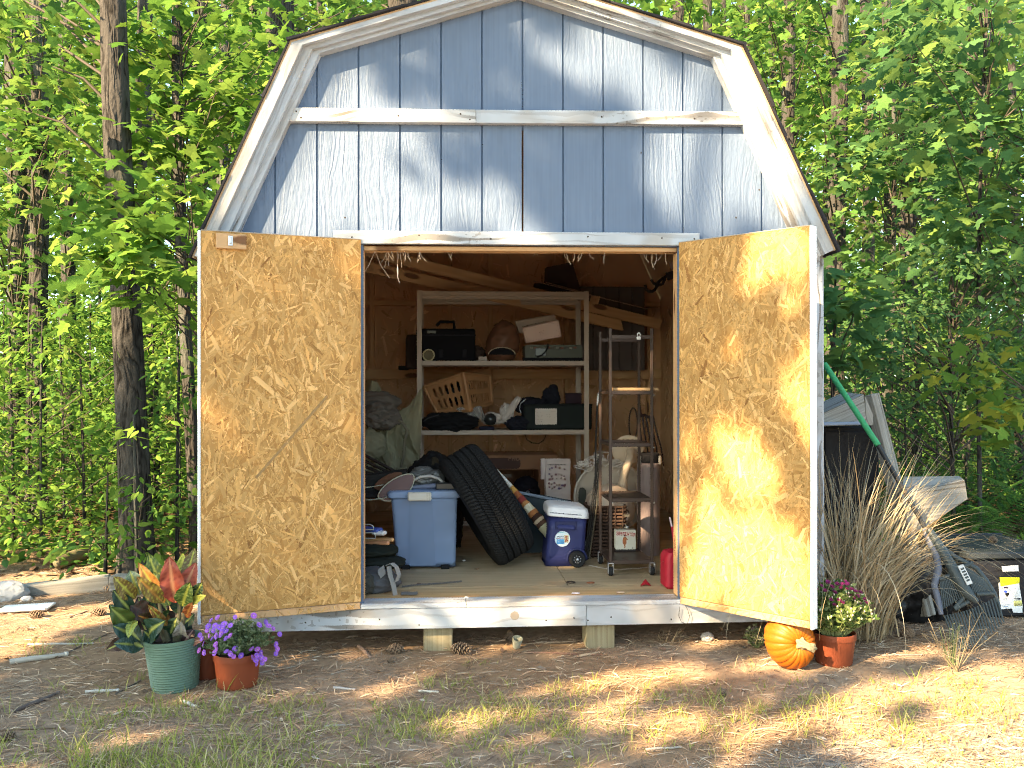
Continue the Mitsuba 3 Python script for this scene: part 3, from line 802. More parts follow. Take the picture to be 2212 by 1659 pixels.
V[..., 2] += 0.10 * np.sin(s * 6 + 1) * (1 - r) + 0.03 * fold2
cl = np.array((0.27, 0.245, 0.15)) * (0.75 + 0.5 * meshkit.fbm(P3_ * 0.8 + 3, 3, 35))[..., None]
put('cloth', sheet(V), cl.reshape(-1, 3), smooth=True, parent=t)
put('folded_edge', tube([pt(u, v, 1.70) for u, v in ((858, 905), (872, 917), (880, 930), (874, 952), (872, 985), (866, 1010))], (0.006, .01, .012, .01, .01, .008), 8), (0.17, 0.15, 0.10), smooth=True, parent=t)
t = thing('sleeping_roll', 'grey brown cloth roll resting on top of the olive canvas', 'bundle')
put('roll', cat([lump(pt(822, 900, 1.72), (0.13, 0.09, 0.085), 17, 4, 0.35, 2.4), lump(pt(812, 868, 1.85), (0.16, 0.09, 0.075), 18, 4, 0.25, 2.0)]), (0.13, 0.11, 0.09), smooth=True, var=0.3, parent=t)
put('fold', lump(pt(800, 960, 1.66), (0.10, 0.06, 0.10), 19, 4, 0.3, 2.4), (0.22, 0.20, 0.125), smooth=True, parent=t)
t = thing('pole_bundle', 'sheaf of slim black poles slanting down before the canvas', 'poles')
for i in range(6):
    a, b = pt(760 - i * 2, 968 + i * 13, 1.35), pt(864 - i * 7, 1024 + i * 5, 1.02)
    put('pole', tube([a, b], 0.010, 8), (0.035, 0.03, 0.028), 'm_satin', smooth=True, parent=t)
t = thing('padded_panel', 'pointed padded panel with brown and mauve faces edged in pale piping', 'panel')


def lens(P, Q, wdt, th, seed):
    P, Q = np.array(P), np.array(Q)
    d = (Q - P); L = np.linalg.norm(d); d /= L; e = np.cross(d, [0, -1, 0.0]); e /= np.linalg.norm(e)
    a = np.linspace(0, np.pi, 16)
    up = [(L * (0.5 - 0.5 * math.cos(x)), wdt * math.sin(x) ** 1.2) for x in a]
    dn = [(x, -0.55 * y) for x, y in up[::-1]][1:-1]
    o = np.array(up + dn)
    P3 = P + o[:, :1] * d + o[:, 1:] * e
    k = len(o); c = P3.mean(0) + np.array([0, -th, 0])
    V = np.vstack([P3, P3 + np.array([0, th, 0]), c])
    i = np.arange(k); j = (i + 1) % k
    return trimesh.Trimesh(V, np.vstack([np.stack([i, j, i * 0 + 2 * k], 1), np.stack([i, i + k, j], 1), np.stack([j, i + k, j + k], 1)]), process=False), np.vstack([P3, P3[:1]])


mz, ol = lens(pt(817, 1074, 0.84), pt(893, 1026, 0.84), 0.075, 0.012, 1)
put('mauve_face', mz, (0.16, 0.105, 0.10), smooth=True, parent=t)
put('piping', tube(ol, 0.0035, 6, cap=False), (0.40, 0.40, 0.31), smooth=True, parent=t)
mz, ol = lens(pt(808, 1053, 0.93), pt(868, 1022, 0.93), 0.055, 0.01, 2)
put('brown_face', mz, (0.17, 0.075, 0.04), smooth=True, parent=t)
put('backing', slab([pt(u, v, 0.95) for u, v in ((770, 1030), (880, 1018), (850, 1062), (770, 1080))], 0.05), (0.02, 0.018, 0.016), parent=t)
put('piping', tube([pt(u, v, 0.83) for u, v in ((770, 1054), (800, 1052), (828, 1047))], 0.003, 6), (0.35, 0.36, 0.28), smooth=True, parent=t)
put('under_pad', lump(pt(800, 1068, 0.98), (0.10, 0.10, 0.022), 3, 3, 0.1), (0.02, 0.018, 0.018), smooth=True, parent=t)
put('piping', tube([pt(u, v, 0.83) for u, v in ((770, 1078), (800, 1080), (830, 1076), (858, 1064))], 0.003, 6), (0.35, 0.36, 0.28), smooth=True, parent=t)

# --- blue tote
t = thing('storage_tote', 'tall blue plastic tote with a white lid latch on the shed floor', 'tote')
BLU = np.array((0.195, 0.262, 0.40))
y0 = 0.835
tl, tr = pt(842, 1072, y0 - 0.02), pt(990, 1072, y0 - 0.02)
bl, br = pt(856, 1228, y0), pt(984, 1228, y0)
ztop = tl[2]


def tapered(xa, xb, xc, xd, ya, yb, yc, yd, za, zb, r, n=9):
    rings = []
    for k in range(n):
        f = k / (n - 1)
        x0, x1, p0, p1, z = xc + (xa - xc) * f, xd + (xb - xd) * f, yc + (ya - yc) * f, yd + (yb - yd) * f, zb + (za - zb) * f
        o = rrect(x1 - x0, p1 - p0, r)
        rings.append(np.stack([o[:, 0] + (x0 + x1) / 2, o[:, 1] + (p0 + p1) / 2, np.full(len(o), z)], 1))
    return loft(rings)


put('tub', tapered(tl[0] + .005, tr[0] - .005, bl[0], br[0], y0 - 0.02, y0 + 0.62, y0 + 0.01, y0 + 0.56, ztop, FL + 0.012, 0.025, 14), BLU, 'm_satin', smooth=35, var=.12, parent=t)
cx = (tl[0] + tr[0]) / 2 - 0.012
tp = [(cx - 0.075, y0 - 0.024, ztop - 0.006), (cx + 0.058, y0 - 0.024, ztop - 0.006), (cx + 0.078, y0 + 0.004, FL + 0.02), (cx - 0.079, y0 + 0.004, FL + 0.02)]
put('front_rib', slab(tp, 0.014), BLU * 0.92, 'm_satin', parent=t)
lid = [rrect(tr[0] - tl[0] + 0.03 + d, 0.67 + d, 0.035) for d in (-0.01, 0.0, 0.0, -0.02, -0.06)]
zs = (-0.012, -0.008, 0.022, 0.030, 0.032)
put('lid', loft([np.stack([o[:, 0] + (tl[0] + tr[0]) / 2, o[:, 1] + y0 + 0.30, np.full(len(o), ztop + z)], 1) for o, z in zip(lid, zs)]), BLU * 1.15, 'm_satin', smooth=35, parent=t)
put('latch', box(cx - 0.082, cx + 0.055, y0 - 0.068, y0 - 0.036, ztop - 0.024, ztop + 0.026, 0.007), (0.62, 0.58, 0.50), 'm_satin', parent=t)
put('latch_rib', cat([box(cx + d, cx + d + 0.005, y0 - 0.0705, y0 - 0.067, ztop - 0.02, ztop + 0.022) for d in (0.028, 0.040)]), (0.50, 0.46, 0.36), 'm_satin', parent=t)
for x in (bl[0] + 0.03, br[0] - 0.085):
    put('foot', box(x, x + 0.05, y0 - 0.004, y0 + 0.04, FL, FL + 0.026, 0.003), BLK, parent=t)
LT = ztop + 0.033
t = thing('hand_grinder', 'grey hand tool with a square black head lying on the tote lid', 'tool')
q = pt(945, 1048, y0 + 0.02)
put('head', box(q[0] - 0.01, q[0] + 0.125, y0 + 0.0, y0 + 0.07, LT, LT + 0.04, 0.006), (0.03, 0.032, 0.032), 'm_gloss', parent=t)
put('shaft', tube([(q[0] - 0.011, y0 + 0.035, LT + 0.022), (q[0] - 0.09, y0 + 0.04, LT + 0.014), (q[0] - 0.17, y0 + 0.045, LT + 0.010)], (0.015, 0.014, 0.008), 10), (0.16, 0.18, 0.25), 'm_satin', smooth=True, parent=t)
t = thing('foil_bag', 'shiny silver grey bag slumped on the tote lid behind the tool', 'bag')
put('bag', move(lump((0, 0, 0.0), (0.115, 0.075, 0.070), 21, 4, 0.3, 2.0, flat=0.05), pt(920, 1036, y0 + 0.15)[0], y0 + 0.15, LT + 0.05), (0.10, 0.10, 0.095), 'm_gloss', smooth=True, var=0.5, parent=t)
put('strap', tube([pt(u, v, y0 + 0.06) for u, v in ((895, 1037), (908, 1030), (930, 1028), (948, 1034), (962, 1046))], 0.009, 8), (0.45, 0.42, 0.38), 'm_gloss', smooth=True, parent=t)
t = thing('black_sack', 'bulging black cloth sack behind the blue tote and beside the tire', 'bag')
put('sack', cat([lump(pt(935, 1030, 1.55), (0.15, 0.12, 0.16), 22, 4, 0.25), lump(pt(955, 1120, 1.60), (0.14, 0.14, 0.30), 25, 4, 0.2)]), (0.014, 0.013, 0.013), smooth=True, parent=t)
put('flap', lump(pt(938, 1004, 1.48), (0.035, 0.03, 0.05), 24, 3, 0.3), (0.06, 0.045, 0.025), smooth=True, parent=t)

# --- left heap by the door
t = thing('duffel_bag', 'grey duffel bag with loose webbing straps by the door jamb', 'bag')
q = fz(818, 1284)
put('body', move(lump((0, 0, 0), (0.135, 0.085, 0.070), 27, 4, 0.18, 1.8, flat=0.055), q[0] - 0.03, 0.27, FL + 0.055), (0.075, 0.075, 0.08), smooth=True, var=0.3, parent=t)
put('pocket', move(lump((0, 0, 0), (0.06, 0.05, 0.06), 28, 4, 0.2, 2, flat=0.05), q[0] - 0.075, 0.20, FL + 0.055), (0.045, 0.047, 0.040), smooth=True, parent=t)
put('patch', slab([pt(u, v, 0.185) for u, v in ((816, 1236), (829, 1226), (833, 1240), (822, 1250))], 0.006), (0.24, 0.23, 0.22), parent=t)
s1 = [pt(u, v, 0.17) for u, v in ((833, 1222), (842, 1218), (852, 1226), (858, 1243), (853, 1256), (842, 1262))]
s2 = [pt(u, v, 0.165) for u, v in ((835, 1224), (838, 1244), (845, 1266), (849, 1288))]


def ribbon(P, w, d=(0, 1, 0), th=0.002):
    P = np.array(P); o = np.array(d, float) * w
    t_ = np.gradient(P, axis=0); nn = np.cross(t_, o); nn /= np.linalg.norm(nn, axis=1, keepdims=True) + 1e-9
    return loft(np.stack([P, P + o, P + o + nn * th, P + nn * th], 1))


put('strap', ribbon(s1, 0.035, (0.5, 0.8, 0)), (0.27, 0.265, 0.25), parent=t)
put('strap', ribbon(s2, 0.035, (0.6, 0.7, 0)), (0.25, 0.245, 0.23), parent=t)
t = thing('black_cushion', 'dark green black cushion stacked on the duffel bag', 'cushion')
put('cushion', move(lump((0, 0, 0), (0.16, 0.12, 0.038), 30, 4, 0.14, 1.6), pt(812, 1212, 0.38)[0], 0.40, FL + 0.128), (0.018, 0.021, 0.018), 'm_dull', smooth=True, parent=t)
put('pad', move(lump((0, 0, 0), (0.14, 0.12, 0.036), 31, 4, 0.14, 1.6), pt(806, 1190, 0.42)[0], 0.44, FL + 0.185), (0.016, 0.02, 0.016), 'm_dull', smooth=True, parent=t)
for i, (u0, u1, v, c) in enumerate(((770, 847, 1166, (0.36, 0.20, 0.09)), (770, 837, 1173, (0.42, 0.20, 0.10)), (770, 812, 1189, (0.38, 0.18, 0.07)))):
    t = thing('wooden_oar', ('slim tan wooden handle, topmost of three above the black cushion', 'rounded orange brown wooden handle, middle of three above the black cushion', 'short wooden handle with a pale tip just above the black cushion')[i], 'handle')
    a, b = pt(u0 - 40, v + 2, 0.50 + i * 0.012), pt(u1, v, 0.42 - i * 0.012)
    put('shaft', tube([a, a * .1 + b * .9, b], (0.014, 0.014, 0.010), 10), c, 'm_satin', smooth=True, parent=t)
    put('tip', move(trimesh.creation.icosphere(subdivisions=2, radius=0.0118), *b), np.array(c) * 1.5, 'm_satin', smooth=True, parent=t)
t = thing('snowshoe', 'blue and white plastic snowshoe with a pale metal loop atop the left heap', 'snowshoe')
q = pt(800, 1147, 0.46)
put('deck', bar(pt(760, 1140, 0.5), pt(822, 1146, 0.42), 0.07, 0.022, c=0.008), (0.06, 0.10, 0.36), 'm_satin', parent=t)
put('binding', bar(pt(805, 1150, 0.43), pt(833, 1152, 0.40), 0.05, 0.022, c=0.008), (0.72, 0.70, 0.68), 'm_satin', parent=t)
for v0, v1, u1 in ((1133, 1144, 806), (1151, 1163, 810)):
    put('loop', tube([pt(u, v, 0.40) for u, v in ((770, v0), (u1 - 6, v0), (u1, v0 + 4), (u1 + 1, v1), (770, v1))], 0.0045, 7), (0.42, 0.41, 0.36), 'm_metal', smooth=True, parent=t)

# --- tire
t = thing('car_tire', 'black winter car tire with siped tread leaning beside the blue tote', 'tire')
RO, TW = 0.365, 0.245
prof = []
for z in np.linspace(-TW / 2, TW / 2, 61):
    e = abs(z) / (TW / 2)
    r = RO - 0.02 * max(0, (e - 0.60) / 0.40) ** 2
    if min(abs(z - g) for g in (-0.064, -0.022, 0.022, 0.064)) < 0.0042:
        r -= 0.011
    prof.append((r, z))
prof = [(0.205, -TW / 2 + 0.03), (0.25, -TW / 2 - 0.004), (0.30, -TW / 2 - 0.011), (0.335, -TW / 2 - 0.004)] + prof + [(0.335, TW / 2 + 0.004), (0.30, TW / 2 + 0.011), (0.25, TW / 2 + 0.004), (0.205, TW / 2 - 0.03), (0.205, -TW / 2 + 0.03)]
N = 396
v = np.array(lathe(prof, N).vertices).reshape(len(prof), N, 3)
th = np.arange(N)
for i, (r, z) in enumerate(prof):
    if abs(z) < TW / 2 - 0.001 and r > 0.325:
        blk = int(np.digitize(z, (-0.064, -0.022, 0.022, 0.064)))
        skew = abs(z) * 40 if blk in (0, 4) else (7 * math.sin(z * 260) if blk == 2 else z * 110 * (1 if z > 0 else -1))
        v[i, :, :2] *= (1 - np.where((th + int(skew + blk * 1.7)) % (4 if blk in (0, 4) else 3) == 0, 0.0085, 0.0) / r)[:, None]


def pose(m):
    return move(rot(rot(rot(m, 90, (0, 1, 0)), 7, (0, 0, 1)), -30, (0, 1, 0)), *ctr)


ctr = pt(1050, 1086, 0.95)
ctr[2] = FL + 0.001 - rot(rot(rot(trimesh.Trimesh(v.reshape(-1, 3), [(0, 1, 2)], process=False), 90, (0, 1, 0)), 7, (0, 0, 1)), -30, (0, 1, 0)).vertices[:, 2].min()
put('tread', pose(trimesh.Trimesh(v.reshape(-1, 3), lathe(prof, N).faces, process=False)), (0.012, 0.012, 0.0125), 'm_rubber', parent=t)
rim = lathe([(0.05, 0.06), (0.18, 0.06), (0.195, 0.075), (0.2045, 0.09), (0.2045, -0.09), (0.18, -0.05), (0.05, -0.05), (0.05, 0.06)], 30)
put('wheel_rim', pose(rim), (0.05, 0.05, 0.052), 'm_satin', smooth=30, parent=t)

t = thing('patio_umbrella', 'furled umbrella with a white point and brown, red and cream bands behind the tire', 'umbrella')
bands = [(0.00, (0.78, 0.75, 0.68)), (0.22, (0.78, 0.74, 0.64)), (0.27, (0.60, 0.32, 0.08)), (0.35, (0.40, 0.13, 0.05)), (0.43, (0.30, 0.05, 0.04)), (0.50, (0.50, 0.22, 0.08)), (0.55, (0.70, 0.62, 0.44)), (0.64, (0.40, 0.15, 0.05)), (0.70, (0.06, 0.025, 0.015)), (0.76, (0.55, 0.40, 0.26)), (0.80, (0.10, 0.05, 0.03)), (0.85, (0.42, 0.38, 0.24)), (0.93, (0.40, 0.40, 0.28)), (0.97, (0.30, 0.24, 0.08)), (1.02, (0.22, 0.10, 0.05))]
A, B = pt(1074, 1014, 1.16), pt(1192, 1158, 0.96)
for (s0, c0), (s1, _) in zip(bands, bands[1:] + [(1.1, 0)]):
    rr = lambda s: 0.002 + 0.034 * min(1, s / 0.75) * (1 + 0.06 * math.sin(s * 60))
    put('fabric_band', tube([A + (B - A) * s for s in np.linspace(s0, s1 - 0.002, 4)], [rr(s) for s in np.linspace(s0, s1, 4)], 14), c0, smooth=30, parent=t)
t = thing('table_panel', 'dark slate table top with pale rim leaning behind the wheeled cooler', 'panel')
Q = [pt(1085, 1058, 1.42), pt(1236, 1086, 1.22), pt(1268, 1190, 1.12), pt(1100, 1196, 1.32)]
put('top', slab(Q, 0.02), (0.035, 0.05, 0.06), 'm_satin', parent=t)
put('rim', tube([Q[0] + (0, -.006, .004), Q[1] + (-0.03, -.006, .004), Q[1] + (0.0, -.006, -0.01), Q[1] + (0.012, -.006, -0.05), Q[2] + (0, -.006, 0)], 0.010, 8), (0.26, 0.31, 0.38), 'm_satin', smooth=True, parent=t)

# --- wheeled cooler
t = thing('wheeled_cooler', 'navy blue wheeled cooler with a white lid and round sticker', 'cooler')
NAV = np.array((0.030, 0.036, 0.125))
y0 = 0.855
bl, br, tl, tr = pt(1178, 1221, y0), pt(1262, 1221, y0), pt(1186, 1117, y0), pt(1269, 1117, y0)
zb, zt_ = FL + 0.004, tl[2]
put('body', tapered(tl[0], tr[0], bl[0], br[0], y0 - 0.004, y0 + 0.27, y0, y0 + 0.25, zt_, zb, 0.03, 5), NAV, 'm_satin', smooth=35, parent=t)
cx = (tl[0] + tr[0]) / 2
ld = [rrect(tr[0] - tl[0] + d, 0.285 + d, 0.035) for d in (0.004, 0.02, 0.02, 0.008, -0.03, -0.09)]
lz = (-0.004, 0.0, 0.030, 0.052, 0.064, 0.068)
put('lid', loft([np.stack([o[:, 0] + cx, o[:, 1] + y0 + 0.133, np.full(len(o), zt_ + z - (o[:, 0] * 0.09))], 1) for o, z in zip(ld, lz)]), (0.80, 0.79, 0.82), 'm_satin', smooth=30, parent=t)
put('lid_groove', bar((cx - 0.115, y0 - 0.0205, zt_ + 0.030), (cx + 0.075, y0 - 0.0205, zt_ + 0.012), 0.002, 0.004, up=(0, 0, 1)), (0.10, 0.10, 0.14), parent=t)
g0, g1 = pt(1199, 1117 + 9, y0), pt(1246, 1143, y0)
put('grip_recess', cat([box(g0[0], g1[0], y0 - 0.009, y0 - 0.004, g1[2], g0[2], 0.002)]), NAV * 0.7, 'm_satin', parent=t)
put('grip', bar((g0[0] + 0.012, y0 - 0.016, (g0[2] + g1[2]) / 2 - 0.006), (g1[0] - 0.012, y0 - 0.016, (g0[2] + g1[2]) / 2 - 0.014), 0.022, 0.026, c=0.008), NAV * 1.3, 'm_satin', parent=t)
q = pt(1215, 1164, y0 - 0.004)
disc = move(rot(lathe([(0, 0.0), (0.046, 0.0), (0.046, -0.0010), (0, -0.0010)], 32), -90, (1, 0, 0)), q[0], y0 - 0.004, q[2])
put('sticker', disc, (0.72, 0.80, 0.85), 'm_satin', smooth=20, parent=t)


def chip(x0, x1, z0, z1, c, name='sticker_print'):
    put(name, box(q[0] + x0, q[0] + x1, y0 - 0.0064, y0 - 0.0045, q[2] + z0, q[2] + z1), c, 'm_satin', parent=t)


chip(-0.034, 0.010, -0.030, -0.002, (0.10, 0.36, 0.68)); chip(-0.024, 0.010, 0.036, 0.040, (0.25, 0.62, 0.66))
chip(0.011, 0.036, -0.022, 0.022, (0.62, 0.56, 0.30)); chip(-0.040, 0.010, 0.0, 0.0025, (0.35, 0.14, 0.20))
for i in range(6):
    chip(-0.033 + i * 0.0070, -0.0285 + i * 0.0070, 0.010, 0.0165, (0.04, 0.04, 0.07))
for x, z in ((0.018, 0.010), (0.026, 0.004), (0.022, -0.004), (0.028, -0.010), (0.019, -0.014), (0.026, 0.015)):
    put('sticker_print', move(rot(lathe([(0, 0), (0.0042, 0), (0, 0.0012)], 10), 90, (1, 0, 0)), q[0] + x, y0 - 0.0066, q[2] + z), (0.42, 0.02, 0.03), parent=t)
chip(-0.028, -0.016, -0.020, -0.008, (0.62, 0.70, 0.80)); chip(-0.010, 0.006, -0.028, -0.016, (0.05, 0.10, 0.40))
w = pt(1247, 1208, y0 - 0.03)
w[2] = FL + 0.0485
k = put('wheel', move(rot(lathe([(0.0, 0.012), (0.028, 0.012), (0.030, 0.0), (0.043, 0.0), (0.048, 0.006), (0.048, 0.034), (0.043, 0.04), (0, 0.04)], 32), -90, (1, 0, 0)), w[0], y0 - 0.046, w[2]), (0.02, 0.02, 0.022), 'm_rubber', smooth=25, parent=t)
put('hub', move(rot(lathe([(0, -0.006), (0.008, -0.004), (0.010, 0.004), (0.010, 0.012)], 16), -90, (1, 0, 0)), w[0], y0 - 0.046, w[2]), (0.45, 0.45, 0.47), 'm_metal', smooth=30, parent=k)
put('hub_hole', cat([move(rot(lathe([(0, 0), (0.0035, 0.0005), (0.0035, 0.004)], 8), -90, (1, 0, 0)), w[0] + 0.020 * math.cos(a), y0 - 0.036, w[2] + 0.020 * math.sin(a)) for a in np.arange(8) * math.pi / 4 + .2]), (0.32, 0.32, 0.33), parent=k)
put('wheel_arch', tube([(w[0] + 0.057 * math.cos(a), y0 - 0.010, w[2] + 0.057 * math.sin(a)) for a in np.linspace(-0.1, math.pi + 0.3, 14)], 0.007, 8), NAV * 0.8, 'm_satin', smooth=True, parent=t)

# --- boxes under the shelf
t = thing('cardboard_box', 'big brown cardboard box with a dark printed panel under the shelves', 'box')
CB = (0.27, 0.135, 0.07)
put('front', box(pt(1040, 0, 2.36)[0], pt(1206, 0, 2.36)[0], 2.36, 2.37, pt(0, 1022, 2.36)[2], pt(0, 990, 2.36)[2]), CB, parent=t)
put('side', box(pt(1162, 0, 2.36)[0], pt(1206, 0, 2.36)[0], 2.36, 2.80, FL, pt(0, 1021, 2.36)[2]), np.array(CB) * 0.85, parent=t)
put('back', box(pt(1040, 0, 2.36)[0], pt(1161, 0, 2.36)[0], 2.78, 2.80, FL, pt(0, 991, 2.36)[2]), np.array(CB) * 0.7, parent=t)
put('top', box(pt(1040, 0, 2.36)[0], pt(1206, 0, 2.36)[0], 2.371, 2.80, pt(0, 990, 2.36)[2] - 0.006, pt(0, 990, 2.36)[2]), CB, parent=t)
o = rrect(0.52, 0.083, 0.03); q = pt(1050, 1003, 2.36)
put('printed_panel', move(poly([(x, z) for x, z in o], 0.0015), q[0], 2.358, q[2] + 0.006), (0.085, 0.045, 0.035), parent=t)
tm = meshkit.text_mesh('FRUIT', 0.034, 0.0012, True)
v = tm.vertices; tm = trimesh.Trimesh(np.stack([v[:, 0], -v[:, 2], v[:, 1]], 1), tm.faces, process=False)
put('lettering', move(tm, pt(1096, 0, 2.357)[0], 2.3575, pt(0, 1002, 2.357)[2]), (0.24, 0.13, 0.08), parent=t)
t = thing('camera_bag', 'black rounded bag inside the open end of the cardboard box', 'bag')
put('bag', lump(pt(1136, 1060, 2.40), (0.11, 0.10, 0.11), 40, 4, 0.15), (0.014, 0.013, 0.018), 'm_dull', smooth=True, parent=t)
put('button', move(trimesh.creation.icosphere(subdivisions=2, radius=0.016), *pt(1140, 1064, 2.285)), (0.2, 0.2, 0.22), 'm_gloss', smooth=True, parent=t)
put('clip', box(*[pt(u, 0, 2.34)[0] for u in (1086, 1104)], 2.34, 2.37, pt(0, 1040, 2.34)[2], pt(0, 1033, 2.34)[2]), (0.16, 0.12, 0.09), parent=t)
t = thing('paper_sack', 'white paper sack printed with rows of small fruit under the shelves', 'sack')
y = 1.92
A, B, D, E_ = pt(1178, 991, y), pt(1232, 991, y), pt(1229, 1085, y), pt(1176, 1085, y)
rings = []
for i, f in enumerate(np.linspace(0, 1, 14)):
    z = A[2] + (E_[2] - A[2]) * f * 1.25
    w = (B[0] - A[0]) * (1 + 0.02 * math.sin(i * 2.1)); dp = 0.02 + 0.09 * min(1, f * 2.2)
    o = rrect(w, dp, 0.008)
    rings.append(np.stack([o[:, 0] + (A[0] + B[0]) / 2 + 0.003 * math.sin(i), o[:, 1] + y + dp / 2 + 0.004 * math.sin(i * 1.7) - 0.02 * f, np.full(len(o), z)], 1))
put('paper', loft(rings), (0.60, 0.50, 0.45), smooth=40, parent=t)
put('side_fold', box(A[0] - 0.028, A[0] + 0.006, y + 0.02, y + 0.06, E_[2] + 0.16, A[2] - 0.002, 0.004), (0.64, 0.54, 0.50), parent=t)
rg = np.random.default_rng(5)
fr = []
for row, (v, n) in enumerate(((1012, 5), (1027, 6), (1036, 5), (1046, 7), (1053, 6))):
    for i in range(n):
        q = pt(1184 + 40 * (i + rg.uniform(.1, .6)) / n, v + rg.uniform(-3, 3), y - 0.026)
        a = rg.integers(0, 3)
        put('fruit_print', move(rot(lathe([(0, 0), (rg.uniform(.005, .009), 0.0002), (0, 0.0015)], 8), 90, (1, 0, 0)), q[0], y - 0.0185 + (0.012 if row == 0 else 0), q[2]), [(0.16, 0.06, 0.07), (0.10, 0.06, 0.16), (0.22, 0.13, 0.09)][a], parent=t)
q0, q1 = pt(1182, 1004, y), pt(1222, 1004, y)
put('print_line', bar(q0 + (0, -0.006, 0), q1 + (0, -0.006, 0.001), 0.002, 0.005, up=(0, 0, 1)), (0.10, 0.07, 0.07), parent=t)

# --- tub, hood, stand, string lights
t = thing('round_tub', 'wide cream plastic tub standing on edge behind the rack', 'tub')
q = pt(1318, 1072, 1.62)
tub = lathe([(0.0, 0.02), (0.10, 0.022), (0.20, 0.014), (0.236, 0.0), (0.243, -0.006), (0.247, 0.0), (0.243, 0.012), (0.21, 0.05), (0.12, 0.075), (0, 0.08)], 44)
tub = rot(rot(tub, -78, (1, 0, 0)), -8, (0, 0, 1)); tub = move(tub, q[0], 1.60, 0); tub = move(tub, 0, 0, q[2])
put('shell', tub, (0.50, 0.43, 0.35), 'm_satin', smooth=35, parent=t)
put('rim', move(rot(rot(trimesh.creation.torus(0.244, 0.008, 48, 10), -78, (1, 0, 0)), -8, (0, 0, 1)), q[0], 1.593, q[2]), (0.56, 0.50, 0.42), 'm_satin', smooth=True, parent=t)
t = thing('faceted_hood', 'cream dome shaped hood with cut away edges before the round tub', 'hood')
q = pt(1317, 1092, 1.36)
h = lathe([(0.155, -0.075), (0.165, -0.045), (0.165, 0.0), (0.150, 0.055), (0.115, 0.10), (0.06, 0.128), (0.0, 0.136)], 10)
h = move(rot(rot(h, 18, (0, 0, 1)), 16, (1, 0, 0)), *q)
put('dome', h, (0.55, 0.44, 0.35), 'm_satin', smooth=22, parent=t)
arc = [q + (0.175 * math.cos(a), -0.10, 0.105 * math.sin(a) - 0.005) for a in np.linspace(-0.05, math.pi * 0.62, 18)]
put('edge', tube(arc, 0.005, 8), (0.62, 0.52, 0.42), 'm_satin', smooth=True, parent=t)
put('window_edge', cat([tube([q + (x0, -0.16, z0), q + (x1, -0.165, z1)], 0.0035, 6) for x0, z0, x1, z1 in ((-0.15, -0.015, -0.11, -0.045), (-0.11, -0.045, -0.04, -0.03), (-0.11, -0.045, -0.115, -0.075), (0.0, -0.01, 0.09, -0.012), (0.0, -0.01, 0.0, -0.06), (0.09, -0.012, 0.10, -0.05))]), (0.20, 0.15, 0.11), parent=t)
t = thing('disc_stand', 'cream plastic stand with a round disc head on a curved neck', 'stand')
q = pt(1356, 972, 1.52)
put('head', move(rot(lathe([(0, -0.012), (0.085, -0.010), (0.106, 0.0), (0.100, 0.016), (0.05, 0.024), (0, 0.026)], 36), -72, (1, 0, 0)), *q), (0.62, 0.50, 0.37), 'm_satin', smooth=30, parent=t)
nk = [pt(u, v, y) for u, v, y in ((1363, 975, 1.46), (1360, 990, 1.40), (1354, 1008, 1.40), (1348, 1026, 1.42), (1345, 1046, 1.45), (1345, 1090, 1.48))]
put('neck', tube(nk, (0.030, 0.030, 0.026, 0.024, 0.032, 0.05), 14), (0.58, 0.46, 0.34), 'm_satin', smooth=True, parent=t)
t = thing('string_lights', 'tangle of white corded string lights heaped on the round tub', 'string lights')
rg = np.random.default_rng(77)
for i in range(22):
    u0 = 1250 + rg.random() * 95; v0 = 1012 - 18 * math.sin((u0 - 1240) / 34.0) + rg.normal(0, 5)
    a0, r0 = rg.uniform(0, 6.3), rg.uniform(0.012, 0.034)
    P = [pt(u0, v0, 1.50) + (r0 * math.cos(a0 + k * 0.75) + 0.004 * k * rg.normal(), r0 * 0.8 * math.sin(a0 * 2 + k * 0.5), r0 * math.sin(a0 + k * 0.75) * rg.uniform(.7, 1.2)) for k in range(9)]
    put('cord_loop', tube(P, 0.0032, 5), (0.60, 0.55, 0.50), smooth=True, parent=t)
t = thing('dark_paddle', 'dark oval paddle blade beside the cream hood', 'paddle')
put('blade', move(rot(poly(rrect(0.05, 0.13, 0.0249), 0.012), 0), *pt(1258, 1075, 1.50)), (0.04, 0.042, 0.032), 'm_satin', parent=t)
put('shaft', tube([pt(1258, 1090, 1.506), pt(1262, 1180, 1.45)], 0.008, 8), (0.04, 0.04, 0.035), smooth=True, parent=t)

